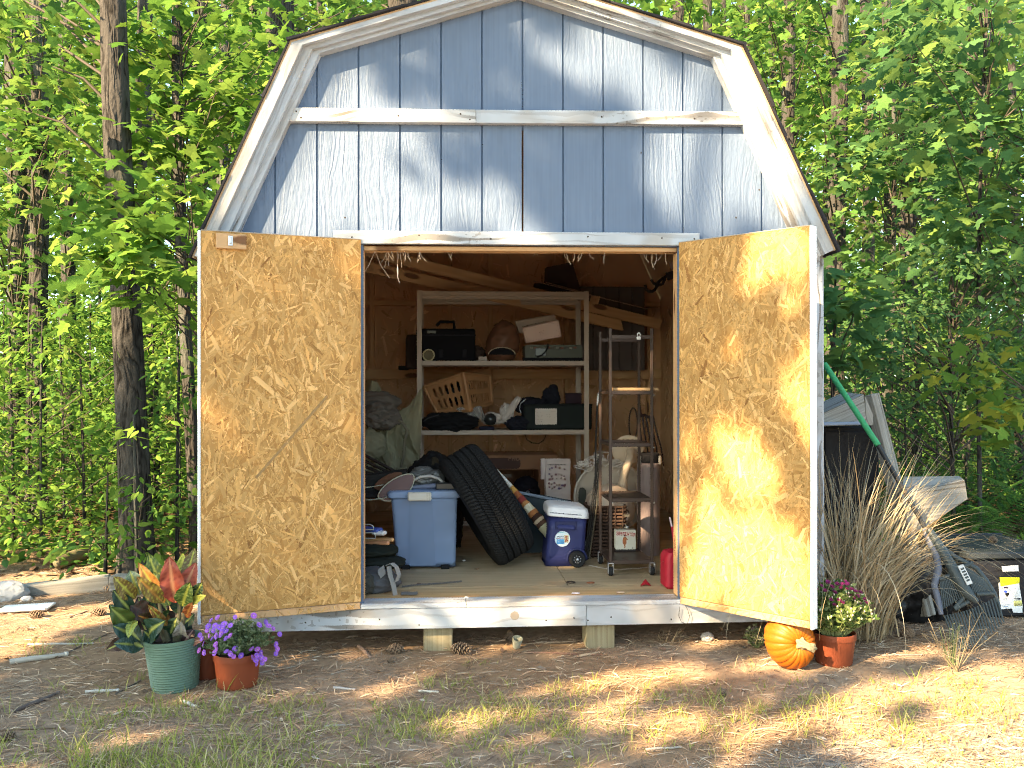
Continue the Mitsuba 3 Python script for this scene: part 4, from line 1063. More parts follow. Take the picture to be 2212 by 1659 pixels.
# --- rolling rack
t = thing('rolling_rack', 'tall narrow bronze rack on castors with four shelves', 'rack')
BRZ = np.array((0.060, 0.040, 0.032))
yF, yR = 0.575, 0.93
xL, xR = pt(1318.5, 900, yF)[0], pt(1408, 900, yF)[0]
zT = pt(1360, 709, yF)[2]
for nm, x, y in (('post', xL, yF), ('post', xR, yF), ('post', xL, yR), ('post', xR, yR)):
    put(nm, box(x - 0.008, x + 0.008, y - 0.008, y + 0.008, FL + 0.075, zT, 0.002), BRZ, 'm_satin', parent=t)
for y in (yF, yR):
    z = pt(1360, 728, yF)[2]
    put('top_rail', box(xL + 0.0082, xR - 0.0082, y - 0.007, y + 0.007, z - 0.011, z + 0.011, 0.002), BRZ, 'm_satin', parent=t)
for i, v in enumerate((848, 961, 1080, 1214)):
    z = pt(1360, v, yF)[2]
    k = put('shelf', box(xL + 0.004, xR - 0.004, yF + 0.012, yR - 0.012, z + 0.002, z + 0.007) if i > 1 else cat([box(xL + 0.0085, xL + 0.018, yF + 0.009, yR - 0.009, z, z + 0.008)]), BRZ * 0.8, 'm_satin', parent=t)
    for y in (yF, yR):
        put('shelf_rail', box(xL + 0.0082, xR - 0.0082, y - 0.006, y + 0.006, z - 0.011, z + 0.010, 0.002), BRZ, 'm_satin', parent=t)
    for x in (xL, xR):
        put('side_rail', box(x - 0.005, x + 0.005, yF + 0.009, yR - 0.009, z - 0.009, z + 0.006, 0.002), BRZ, 'm_satin', parent=t)
        put('bolt', move(trimesh.creation.icosphere(subdivisions=1, radius=0.005), x + 0.011, yF - 0.008, z - 0.016), (0.6, 0.58, 0.55), 'm_metal', smooth=True, parent=t)
RS = pt(1360, 1214, yF)[2] + 0.0075
for x, y in ((xL, yF), (xR, yF), (xL, yR), (xR, yR)):
    k = put('castor', cat([box(x - 0.016, x - 0.012, y - 0.016, y + 0.014, FL + 0.014, FL + 0.068, 0.001), box(x + 0.012, x + 0.016, y - 0.016, y + 0.014, FL + 0.014, FL + 0.068, 0.001), box(x - 0.016, x + 0.016, y - 0.016, y + 0.016, FL + 0.0685, FL + 0.0745, 0.001)]), (0.55, 0.54, 0.56), 'm_metal', parent=t)
    put('wheel', move(rot(lathe([(0, -0.011), (0.022, -0.011), (0.025, -0.007), (0.025, 0.007), (0.022, 0.011), (0, 0.011)], 20), 90, (0, 1, 0)), x, y - 0.004, FL + 0.0252), (0.02, 0.02, 0.022), 'm_rubber', smooth=30, parent=k)
q = pt(1379, 726, yF)
put('padlock', cat([box(q[0] - 0.012, q[0] + 0.012, yF - 0.016, yF - 0.0085, q[2] - 0.022, q[2] - 0.002, 0.003), tube([q + (0.008 * math.cos(a), -0.012, 0.006 + 0.012 * math.sin(a)) for a in np.linspace(-0.2, math.pi + 0.2, 9)], 0.003, 6)]), (0.75, 0.74, 0.72), parent=t)
t = thing('plank_offcut', 'short pale plank laid across the upper rack shelf', 'plank')
z = pt(1360, 848, yF)[2] + 0.011
board('board', (xL + 0.022, yF + 0.10, z + 0.008), (xR + 0.045, yF + 0.10, z + 0.008), 0.14, 0.016, parent=t)
t = thing('bundled_rods', 'leaning bunch of thin black fishing rods between cooler and rack', 'rods')
for i in range(4):
    a, b = pt(1262 + i * 3.5, 1184, 1.0 + i * 0.03), pt(1292 + i * 3, 985 - 4 * i, 0.98 + i * 0.03)
    a[2] = FL + 0.002
    put('rod', tube([a, a * .5 + b * .5 + (0.004 * (i - 1), 0, 0), b], (0.006, 0.005, 0.003), 7), [(0.03, 0.028, 0.026), (0.20, 0.17, 0.12)][i % 2 == 1 and i > 2], 'm_satin', smooth=True, parent=t)
for i in range(3):
    put('guide_ring', move(trimesh.creation.torus(0.010, 0.002, 12, 6), *(pt(1294, 1000 + i * 9, 0.97))), (0.10, 0.09, 0.085), 'm_metal', smooth=True, parent=t)
t = thing('white_tip_rod', 'slim black rod with a white tip behind the rack posts', 'rod')
put('tip', tube([pt(1293, 848, 1.35), pt(1292, 862, 1.35), pt(1290, 876, 1.35)], (0.004, 0.009, 0.003), 8), (0.78, 0.76, 0.72), smooth=True, parent=t)
put('shaft', tube([pt(1290, 876, 1.352), pt(1287, 954, 1.34), pt(1285, 1190, 1.30)], 0.006, 7), (0.03, 0.024, 0.022), smooth=True, parent=t)
# wicker basket
t = thing('wicker_basket', 'dark brown wicker basket on the floor behind the rack', 'basket')
x0, x1 = pt(1273, 0, 1.12)[0], pt(1352, 0, 1.12)[0]
zb_, zt2 = FL + 0.002, pt(0, 1106, 1.12)[2]
for r in range(15):
    z = zb_ + 0.012 + (zt2 - zb_ - 0.02) * r / 14
    o = rrect(x1 - x0 + 0.012 * r / 14, 0.22, 0.03, 7)
    o = np.vstack([o, o[:1]])
    w = 0.0045 * np.cos(np.arange(len(o)) * math.pi + r * math.pi)
    put('wicker_strand', tube(np.stack([o[:, 0] * (1 + w) + (x0 + x1) / 2, o[:, 1] + w + 1.24, np.full(len(o), z)], 1), 0.0078, 6), np.array((0.085, 0.05, 0.036)) * R.uniform(.7, 1.3), smooth=True, parent=t)
put('lining', box(x0 + 0.015, x1 - 0.015, 1.145, 1.335, zb_, zt2 - 0.02), (0.03, 0.02, 0.016), parent=t)
for i in range(5):
    x = x0 + (x1 - x0) * (i + .5) / 5
    put('stake', tube([(x, 1.128, zb_), (x, 1.124, zt2)], 0.005, 6), (0.06, 0.036, 0.028), smooth=True, parent=t)
# gin tin with lettering
t = thing('drinks_tin', 'white tin with red lettering and a red coated figure on the lowest rack shelf', 'tin')
x0, x1, z0, z1 = pt(1338, 0, 0.86)[0], pt(1372, 0, 0.86)[0], RS + 0.001, RS + 0.128
xo = -0.026
put('body', box(x0 + xo, x1, 0.86, 0.92, z0 + 0.012, z1, 0.002), (0.62, 0.60, 0.52), 'm_satin', parent=t)
put('base_band', box(x0 + xo, x1, 0.859, 0.921, z0, z0 + 0.0115, 0.001), (0.03, 0.025, 0.025), 'm_satin', parent=t)
tm = meshkit.text_mesh('BEEFEATER', 0.0205, 0.0008, True)
v = np.array(tm.vertices); v[:, 0] *= (x1 - x0 - xo - 0.006) / v[:, 0].max(); v[:, 1] -= 0.09 * v[:, 0]
put('lettering', trimesh.Trimesh(np.stack([v[:, 0] + x0 + xo + 0.003, 0.8595 - v[:, 2], v[:, 1] + z1 - 0.028], 1), tm.faces, process=False), (0.40, 0.02, 0.025), parent=t)
cxm = x0 + 0.028
fig = [(-0.012, 0.040), (-0.013, 0.066), (-0.008, 0.078), (-0.004, 0.080), (0.004, 0.080), (0.008, 0.078), (0.018, 0.064), (0.015, 0.060), (0.009, 0.066), (0.010, 0.040), (0.003, 0.036), (0.003, 0.014), (-0.003, 0.014), (-0.004, 0.036)]
put('figure_coat', move(poly([(x, z) for x, z in fig], 0.0008), cxm, 0.8588, z0 + 0.006), (0.36, 0.12, 0.05), parent=t)
put('figure_hat', move(poly([(-0.006, 0.086), (0.006, 0.086), (0.004, 0.094), (-0.004, 0.095)], 0.0008), cxm, 0.8588, z0 + 0.006), (0.04, 0.03, 0.03), parent=t)
put('figure_face', move(poly([(-0.003, 0.0805), (0.003, 0.0805), (0.003, 0.0857), (-0.003, 0.0857)], 0.0008), cxm, 0.8588, z0 + 0.006), (0.45, 0.28, 0.2), parent=t)
put('small_crest', move(poly([(-0.004, 0.0), (0.005, 0.0), (0.001, 0.010)], 0.0008), x1 - 0.020, 0.8588, z0 + 0.018), (0.25, 0.22, 0.2), parent=t)
t = thing('glass_bottle', 'clear glass bottle with a pale cap ring behind the white tin', 'bottle')
q = (x0 + 0.062, 0.955)
put('glass', move(lathe([(0, 0), (0.04, 0.0), (0.043, 0.01), (0.043, 0.16), (0.035, 0.185), (0.018, 0.205), (0.016, 0.24), (0.019, 0.242), (0.019, 0.25)], 24), q[0], q[1], RS - 0.03), m='m_glass', smooth=30, parent=t)
put('cap_ring', move(lathe([(0.020, 0), (0.0225, 0.002), (0.0225, 0.012), (0.020, 0.014), (0.020, 0)], 20), q[0], q[1], RS + 0.196), (0.55, 0.40, 0.26), smooth=30, parent=t)
# grey canister
t = thing('tall_canister', 'tall mauve grey canister with a black collar and chrome clips by the side wall', 'canister')
x0, x1 = pt(1380, 0, 1.15)[0], pt(1429, 0, 1.15)[0]
r_ = (x1 - x0) / 2
zt3 = pt(0, 1012, 1.15)[2]
put('body', move(lathe([(0, 0), (r_, 0.0), (r_, zt3 - FL), (r_ * 0.92, zt3 - FL + 0.004), (0, zt3 - FL + 0.005)], 32), (x0 + x1) / 2, 1.15 + r_, FL), (0.20, 0.155, 0.155), 'm_satin', smooth=30, parent=t)
put('collar', move(lathe([(r_ * .96, 0.0), (r_ * .96, 0.045), (r_ * .88, 0.06), (0, 0.06)], 32), (x0 + x1) / 2, 1.15 + r_, zt3 + 0.006), BLK, 'm_dull', smooth=30, parent=t)
for s_ in (-1, 1):
    put('clip', box((x0 + x1) / 2 + s_ * r_ * .88 - 0.008, (x0 + x1) / 2 + s_ * r_ * .88 + 0.008, 1.15 + r_ * .3, 1.15 + r_ * .5, zt3 - 0.005, zt3 + 0.05, 0.003), (0.65, 0.63, 0.6), 'm_metal', parent=t)
# garden fork
t = thing('garden_fork', 'dark long tined hay fork hung head up behind the rack', 'fork')
q = pt(1385, 905, 1.75)
put('shoulder', tube([pt(u, v, 1.72) for u, v in ((1380, 893), (1384, 898), (1394, 897), (1402, 902))], 0.010, 8), (0.035, 0.02, 0.02), 'm_satin', smooth=True, parent=t)
for i in range(5):
    du = i * 7.5
    put('tine', tube([pt(1380 + du, 898, 1.72), pt(1383 + du * 1.15, 930, 1.70), pt(1388 + du * 1.35, 968, 1.70), pt(1390 + du * 1.45, 1008, 1.73)], (0.007, 0.006, 0.0055, 0.003), 7), (0.035, 0.02, 0.022), 'm_satin', smooth=True, parent=t)
put('socket', tube([pt(1384, 898, 1.72), pt(1380, 872, 1.72)], (0.010, 0.012), 8), (0.05, 0.022, 0.02), smooth=True, parent=t)
put('handle_loop', tube([pt(1368 + 9 * math.cos(a), 915 + 34 * math.sin(a), 1.70) for a in np.linspace(0, 2 * math.pi, 24)], 0.005, 7), (0.04, 0.024, 0.02), smooth=True, parent=t)
# gas can
t = thing('gas_can', 'red plastic fuel can partly hidden by the door on the shed floor', 'fuel can')
x0 = pt(1437, 0, 0.185)[0]
rings = []
for z, ins in ((0.0, 0.012), (0.012, 0.0), (0.165, 0.0), (0.19, 0.012), (0.198, 0.035)):
    o = rrect(0.20 - 2 * ins, 0.15 - 2 * ins, 0.03)
    rings.append(np.stack([o[:, 0] + x0 + 0.10, o[:, 1] + 0.27, np.full(len(o), FL + z)], 1))
put('body', loft(rings), (0.42, 0.018, 0.035), 'm_satin', smooth=35, parent=t)
put('spout', tube([(x0 + 0.075, 0.25, FL + 0.195), (x0 + 0.060, 0.245, FL + 0.26), (x0 + 0.046, 0.24, FL + 0.325)], (0.015, 0.011, 0.007), 10), (0.42, 0.02, 0.04), 'm_satin', smooth=True, parent=t)
put('spout_tip', tube([(x0 + 0.0455, 0.24, FL + 0.326), (x0 + 0.032, 0.236, FL + 0.375)], (0.006, 0.004), 8), (0.68, 0.55, 0.60), 'm_satin', smooth=True, parent=t)
# --- overhead
t = thing('lumber_plank', 'long upper plank slanting down under the roof', 'plank')
board('board', pt(780, 540, 2.35), pt(1426, 701, 2.95), 0.038, 0.080, up=(0, 0, 1), parent=t)
t = thing('lumber_plank', 'long lower plank with an angled sawn end under the slanting upper plank', 'plank')
board('board', pt(770, 572, 2.33), pt(1338, 702, 2.88), 0.038, 0.080, up=(0, 0, 1), parent=t, cut=lambda v: np.where((v[:, 0] > 0) & (v[:, 2] < 0), 0.035, 0.0))
t = thing('siding_offcut', 'grey grooved siding offcut leaning on the rear wall', 'panel')
xa, xb, za, zb2 = pt(1252, 0, 3.2)[0], pt(1392, 0, 3.2)[0], pt(0, 800, 3.2)[2], pt(0, 611, 3.2)[2]
n_s = 5
for i in range(n_s):
    w = (xb - xa) / n_s
    put('grooved_strip', box(xa + i * w + 0.004, xa + (i + 1) * w - 0.004, 3.20, 3.215, za, zb2, 0.001), np.array((0.125, 0.105, 0.10)) * R.uniform(.9, 1.1), parent=t)
put('backing', box(xa, xb, 3.2155, 3.222, za, zb2), (0.08, 0.065, 0.06), parent=t)
t = thing('roof_carton', 'dark angular carton perched above the shelving unit', 'carton')
Q = [pt(u, v, 2.9) for u, v in ((1182, 577), (1236, 566), (1256, 632), (1180, 634))]
put('box', slab(Q, 0.2), (0.055, 0.035, 0.032), parent=t)
put('shadow_box', ibox(1154, 1226, 612, 640, 2.80, 0.09), (0.03, 0.02, 0.024), parent=t)  # low dark brown box just in front of the carton
for i, (a, b) in enumerate((((1152, 607), (1396, 667)), ((1180, 610), (1262, 632)))):
    t = thing('thin_rod', ('long thin pale rod crossing above the shelves to the corner stud', 'short thin pale rod above the shelf top beside the carton')[i], 'rod')
    put('rod', tube([pt(*a, 2.6), pt(a[0] * .4 + b[0] * .6, a[1] * .4 + b[1] * .6, 2.7), pt(*b, 2.8)], 0.004, 6), (0.36, 0.25, 0.19), smooth=True, parent=t)
    put('end_cap', tube([pt(*b, 2.8), pt(b[0] + 3, b[1] + 1, 2.8)], 0.0055, 6), (0.2, 0.15, 0.12), smooth=True, parent=t)
t = thing('shim_bundle', 'small bundle of wooden shims on the plank beside the shelf post', 'shims')
for i in range(5):
    board('shim', pt(1274 + i * 4.0, 657, 2.5), pt(1279 + i * 4.0, 640, 2.5), 0.03, 0.010, up=(1, 0, 0.2), c=0.001, parent=t)
t = thing('wall_hook', 'black double bicycle hook on the side wall near the door', 'hook')
y = 1.3
pts = [(1394, 617), (1396, 625), (1403, 630), (1411, 629), (1417, 623), (1419, 614), (1428, 604), (1438, 598), (1446, 592)]
put('hook', tube([pt(u, v, y - 0.1 + 0.02 * i) for i, (u, v) in enumerate(pts)], 0.010, 8), (0.02, 0.014, 0.014), 'm_rubber', smooth=True, parent=t)
put('hook', tube([pt(u, v, y) for u, v in ((1406, 604), (1412, 612), (1420, 617), (1431, 614), (1437, 602))], 0.009, 8), (0.02, 0.014, 0.014), 'm_rubber', smooth=True, parent=t)
put('wall_plate', bar(pt(1440, 598, y), pt(1470, 588, y), 0.02, 0.05, up=(0, 0, 1), c=0.004), (0.03, 0.022, 0.022), parent=t)
t = thing('paper_tag', 'torn pale paper tag on the side wall above the hook', 'tag')
put('tag', slab([pt(u, v, 1.2) for u, v in ((1446, 571), (1464, 565), (1466, 576), (1449, 582))], 0.002), (0.42, 0.28, 0.22), parent=t)
# straw under the header
t = thing('straw_wisps', 'pale straw and pine needles dangling from the door header', 'straw', kind='stuff')
rg = np.random.default_rng(9)
ms = []
for u0, n, L in ((815, 3, .12), (838, 8, .07), (850, 6, .05), (870, 5, .08), (884, 6, .05), (905, 7, .05), (980, 3, .04), (1160, 3, .03), (1225, 4, .06), (1250, 5, .05), (1262, 4, .05), (1305, 2, .05), (1392, 3, .05), (1410, 6, .08), (1425, 3, .05)):
    for k in range((n + 1) // 2):
        p = np.array([pt(u0 + rg.normal(0, 5), 541, 0.06)[0], rg.uniform(0.02, 0.1), 1.998]); d = rg.normal(0, 0.35, 3); l = L * rg.uniform(.4, 1.2)
        ms.append(tube([p, p + np.array([d[0] * .4, d[1] * .3, -.5]) * l, p + np.array([d[0], d[1] * .5, -1]) * l + rg.normal(0, .006, 3)], 0.0008, 4))
put(t, cat(ms), (0.66, 0.55, 0.42), kind='stuff')
p = [pt(u, v, 0.06) for u, v in ((858, 570), (859, 583), (859, 598), (861, 606), (864, 612))]
t = thing('dangling_wisp', 'single long pale wisp hanging below the header at the left', 'straw')
put('strand', tube(p, (0.001, 0.004, 0.002, 0.0015, 0.001), 5), (0.66, 0.55, 0.45), smooth=True, parent=t)
put('thread', tube([pt(u, v, 0.06) for u, v in ((859, 540), (858.5, 556), (858, 570))], 0.0005, 4), (0.5, 0.42, 0.35), parent=t)
# litter on the shed floor
t = thing('loose_strap', 'grey webbing strap lying flat across the shed floor', 'strap')
put('strap', ribbon([fz(868, 1270) + (0, 0, .002), fz(905, 1266) + (0, 0, .004), fz(950, 1263) + (0, 0, .003), fz(998, 1258) + (0, 0, .002)], 0.03, (0, 1, 0)), (0.14, 0.125, 0.11), parent=t)
t = thing('cloth_scrap', 'torn grey cloth scrap beside the duffel bag', 'scrap')
put('scrap', sheet(np.array([[fz(u, v) + (0, 0, 0.003 + 0.003 * ((i + j) % 2)) for i, u in enumerate((866, 876, 890, 902))] for j, v in enumerate((1287, 1284, 1280))])), (0.15, 0.14, 0.13), parent=t)
t = thing('red_leaf', 'bright red fallen leaf on the shed floor', 'leaf')
put('blade', sheet(np.array([[fz(1383, 1266) + (0, 0, .002), fz(1394, 1256) + (0, 0, .014), fz(1406, 1265) + (0, 0, .002)], [fz(1383, 1267) + (0, 0, .002), fz(1394, 1266) + (0, 0, .008), fz(1406, 1266) + (0, 0, .002)]])), (0.45, 0.02, 0.03), parent=t)
t = thing('rubber_ring', 'thin dark rubber ring lying on the shed floor', 'ring')
q = fz(1233, 1259)
put('ring', move(trimesh.creation.torus(0.022, 0.0035, 24, 8), q[0], q[1], FL + 0.003), (0.05, 0.035, 0.025), smooth=True, parent=t)
rg = np.random.default_rng(3)
for i, (u, v) in enumerate(((1276, 1260), (1244, 1283), (1340, 1281), (1002, 1212), (1030, 1230), (905, 1262), (1008, 1292))):
    t = thing('wood_chip', ('reddish wood chip near the rubber ring', 'pale bead of plastic at the front edge of the floor', 'pale splinter before the rolling rack', 'white crumb on the floor before the tire', 'small brown chip in the middle of the floor', 'brown crumb beside the grey strap', 'white scrap on the threshold')[i], 'chip')
    q = fz(u, v); s_ = 0.016 if i < 3 else 0.008
    put('chip', move(lump((0, 0, 0), (s_ * 1.4, s_ * .7, 0.004), 50 + i, 2, 0.3), q[0], q[1], FL + 0.004), [(0.25, 0.08, 0.035), (0.6, 0.55, 0.6), (0.55, 0.4, 0.28), (0.7, 0.68, 0.65), (0.2, 0.12, 0.07), (0.15, 0.09, 0.06), (0.75, 0.74, 0.72)][i], smooth=True, parent=t)
t = thing('floor_wire', 'thin pale wire curving across the floor under the rack', 'wire')
put('wire', tube([fz(u, v) + (0, 0, .003) for u, v in ((1272, 1222), (1300, 1228), (1330, 1231), (1360, 1230), (1408, 1226))], 0.0018, 5), (0.55, 0.5, 0.46), smooth=True, parent=t)

# ================================================================ the yard
xs = np.concatenate([np.linspace(-60, -6, 30)[:-1], np.linspace(-6, 6, 220), np.linspace(6, 60, 30)[1:]])
ys = np.concatenate([np.linspace(-30, -2.2, 24)[:-1], np.linspace(-2.2, 4, 130), np.linspace(4, 70, 50)[1:]])
X, Y = np.meshgrid(xs, ys)
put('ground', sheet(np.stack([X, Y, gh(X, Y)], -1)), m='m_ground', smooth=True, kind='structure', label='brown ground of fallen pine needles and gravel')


def gpt(u, v):
    q = gz(u, v, 0.0)
    for _ in range(3):
        q = gz(u, v, float(gh(q[0], q[1])))
    return q


def blades(base, dirs, length, width, curl, seg=4, seed=0):
    """Grass-like strips: base (n,3), leaning direction (n,2), each bending over by curl. Returns V, F."""
    n = len(base)
    s = np.linspace(0, 1, seg + 1)
    lean = dirs / (np.linalg.norm(dirs, axis=1, keepdims=True) + 1e-9)
    a0 = np.linalg.norm(dirs, axis=1)
    ang = a0[:, None] + curl[:, None] * s[None] ** 1.3
    step = length[:, None] / seg
    hx = np.cumsum(np.concatenate([np.zeros((n, 1)), np.sin(ang[:, 1:]) * step], 1), 1)
    hz = np.cumsum(np.concatenate([np.zeros((n, 1)), np.cos(ang[:, 1:]) * step], 1), 1)
    C = base[:, None] + np.stack([hx * lean[:, :1], hx * lean[:, 1:], hz], -1)
    rg = np.random.default_rng(seed)
    t = rg.uniform(0, np.pi, n)
    sd = np.stack([np.cos(t), np.sin(t), np.zeros(n)], 1)
    w = width[:, None] * (1 - s[None] ** 2.2 * 0.92) * 0.5
    L, Rr = C - sd[:, None] * w[..., None], C + sd[:, None] * w[..., None]
    V = np.stack([L, Rr], 2).reshape(n, -1, 3)
    k = 2 * (seg + 1)
    f = np.array([q for i in range(seg) for q in ((2 * i, 2 * i + 1, 2 * i + 3), (2 * i, 2 * i + 3, 2 * i + 2))])
    F = (f[None] + (np.arange(n) * k)[:, None, None]).reshape(-1, 3)
    return V.reshape(-1, 3), F, k


def pickcol(rg, n, cols, p=None, var=0.12):
    c = np.array(cols)[rg.choice(len(cols), n, p=p)]
    return np.clip(c * rg.normal(1, var, (n, 1)), 0.004, 0.95)


# --- needles and leaf scraps
rg = np.random.default_rng(101)
n = 120000
x = rg.uniform(-4.6, 4.6, n); y = -1.75 + 4.6 * rg.random(n) ** 1.5
keep = ~((np.abs(x) < 1.5) & (y > 0.3))
dens = meshkit.fbm(np.stack([x * 1.2, y * 1.6, x * 0], -1), 3, 7)
keep &= rg.random(n) < 0.25 + 1.5 * np.clip(dens - 0.28, 0, 1)
x, y = x[keep], y[keep]; n = len(x)
a = rg.normal(0.15, 0.9, n); L = rg.uniform(0.045, 0.12, n); w = rg.uniform(0.0018, 0.0042, n)
d = np.stack([np.cos(a), np.sin(a), rg.normal(0.02, 0.10, n)], 1); sd = np.stack([-np.sin(a), np.cos(a), rg.normal(0, .5, n)], 1)
c0 = np.stack([x, y, gh(x, y) + rg.uniform(0.001, 0.010, n)], 1)
mid = c0 + np.stack([0 * x, 0 * x, rg.uniform(0, 0.006, n)], 1)
V = np.stack([c0 - d * L[:, None] / 2, mid + sd * w[:, None] / 2, c0 + d * L[:, None] / 2, mid - sd * w[:, None] / 2], 1)
F = (np.array([(0, 1, 3), (1, 2, 3)])[None] + (np.arange(n) * 4)[:, None, None]).reshape(-1, 3)
col = pickcol(rg, n, [(0.43, 0.275, 0.165), (0.28, 0.175, 0.11), (0.58, 0.46, 0.33), (0.15, 0.105, 0.075), (0.50, 0.36, 0.23)], [.3, .25, .17, .13, .15], 0.2)
put('pine_needles', trimesh.Trimesh(V.reshape(-1, 3), F, process=False), np.repeat(col, 4, 0), kind='stuff', label='brown fallen pine needles covering the ground')
n = 1700
x = rg.uniform(-4.5, 4.5, n); y = -1.7 + 4.5 * rg.random(n) ** 1.3
keep = ~((np.abs(x) < 1.5) & (y > 0.4)); x, y = x[keep], y[keep]; n = len(x)
V, F, C = [], [], []
a = rg.uniform(0, 6.28, n); L = rg.gamma(3, 0.0036, n) + 0.004; w = L * rg.uniform(0.2, 0.7, n)
d = np.stack([np.cos(a), np.sin(a), rg.normal(0, .2, n)], 1); sd = np.stack([-np.sin(a), np.cos(a), rg.normal(0, .3, n)], 1)
c0 = np.stack([x, y, gh(x, y) + rg.uniform(0.003, 0.012, n)], 1)
V = np.stack([c0 - d * L[:, None], c0 + sd * w[:, None] * .8 - d * L[:, None] * .2, c0 + d * L[:, None], c0 - sd * w[:, None] + d * L[:, None] * .1], 1)
F = (np.array([(0, 1, 3), (1, 2, 3)])[None] + (np.arange(n) * 4)[:, None, None]).reshape(-1, 3)
col = pickcol(rg, n, [(0.40, 0.34, 0.27), (0.18, 0.11, 0.07), (0.32, 0.20, 0.11), (0.55, 0.49, 0.41), (0.25, 0.20, 0.15)], [.15, .3, .3, .08, .17], 0.2)
put('bark_litter', trimesh.Trimesh(V.reshape(-1, 3), F, process=False), np.repeat(col, 4, 0), kind='stuff', label='small bark chips and dead leaf scraps scattered over the needles')

# gravel at the edge of the drive
n = 5200
x = rg.uniform(-0.2, 2.9, n); y = -1.75 + 0.75 * rg.random(n) ** 1.8 + 0.10 * (x - 1)
keep = rg.random(n) < np.clip(0.15 + x * 0.35 - (y + 1.5) * 1.5, 0.0, 1); x, y = x[keep], y[keep]; n = len(x)
oct_ = np.array([(1, 0, 0), (-1, 0, 0), (0, 1, 0), (0, -1, 0), (0, 0, .7), (0, 0, -.6)], float)
of = np.array([(0, 2, 4), (2, 1, 4), (1, 3, 4), (3, 0, 4)])
r = rg.gamma(2.2, 0.0016, n) + 0.0015; a = rg.uniform(0, 6.28, n)
o = oct_[None] * rg.uniform(.6, 1.3, (n, 6, 1)) * r[:, None, None]
o = np.stack([o[..., 0] * np.cos(a)[:, None] - o[..., 1] * np.sin(a)[:, None], o[..., 0] * np.sin(a)[:, None] + o[..., 1] * np.cos(a)[:, None], o[..., 2]], -1)
V = o + np.stack([x, y, gh(x, y) + r * .3], 1)[:, None]
F = (of[None] + (np.arange(n) * 6)[:, None, None]).reshape(-1, 3)
col = pickcol(rg, n, [(0.40, 0.37, 0.33), (0.26, 0.22, 0.19), (0.52, 0.46, 0.38), (0.18, 0.16, 0.15)], None, .15)
put('gravel', trimesh.Trimesh(V.reshape(-1, 3), F, process=False), np.repeat(col, 6, 0), kind='stuff', label='loose grey gravel at the edge of the drive')

# --- grass
rg = np.random.default_rng(202)
tuft, wgt = [], []
for _ in range(2400):
    u, v = rg.uniform(-60, 2270), rg.uniform(1385, 1720)
    q = gpt(u, v)
    dl = 0.0
    if v > 1490: dl = 0.32 * min(1, (v - 1490) / 90)
    if u < 700 and v > 1480: dl += 0.35 * min(1, (v - 1480) / 70)
    if 850 < u < 2150 and 1470 < v < 1600: dl += 0.22
    if 1150 < u and v > 1610: dl *= 0.25
    if u > 1500 and v < 1480: dl += 0.03
    if u < 330 and 1360 < v < 1420: dl += 0.25
    dl *= 0.35 + 1.3 * float(np.clip(meshkit.fbm(np.array([q[0] * 2.2, q[1] * 3.0, 1.0]), 3, 12) * 2.2 - 0.65, 0, 1))
    if rg.random() < dl:
        tuft.append(q)
for u, v, k in ((1120, 1545, 3), (1075, 1525, 2), (1240, 1500, 2), (930, 1490, 2), (1330, 1530, 3), (1800, 1530, 4), (1640, 1540, 3), (1555, 1530, 3), (1720, 1525, 2), (1870, 1520, 3), (970, 1480, 2), (1025, 1440, 2), (1610, 1450, 1), (2060, 1480, 2), (2090, 1560, 3), (600, 1550, 3), (300, 1470, 1), (540, 1480, 2), (1950, 1570, 2), (1500, 1590, 2)):
    tuft += [gpt(u + rg.normal(0, 10), v + rg.normal(0, 6)) for _ in range(k)]
B_, D_, L_, W_, K_ = [], [], [], [], []
for q in tuft:
    k = rg.integers(6, 17); hgt = rg.uniform(0.04, 0.105) * (1.25 if q[0] < -0.9 and q[1] < -1.0 else 1)
    for _ in range(k):
        p = q + np.array([rg.normal(0, 0.035), rg.normal(0, 0.03), 0]); p[2] = float(gh(p[0], p[1])) - 0.003
        B_.append(p); an = rg.uniform(0, 6.28); le = abs(rg.normal(0.25, 0.3)); D_.append((math.cos(an) * le, math.sin(an) * le))
        L_.append(hgt * rg.uniform(0.45, 1.15)); W_.append(rg.uniform(0.0022, 0.0046)); K_.append(rg.uniform(0.2, 1.5))
B_, D_, L_, W_, K_ = map(np.array, (B_, D_, L_, W_, K_))
V, F, k = blades(B_, D_, L_, W_, K_, 3, 5)
col = pickcol(rg, len(B_), [(0.29, 0.34, 0.07), (0.40, 0.40, 0.12), (0.22, 0.28, 0.05), (0.50, 0.43, 0.20), (0.52, 0.44, 0.27)], [.3, .22, .2, .16, .12], 0.15)
put('grass', trimesh.Trimesh(V, F, process=False), np.repeat(col, k, 0), 'm_blade', kind='stuff', label='thin yellow green grass growing in loose tufts through the needles')

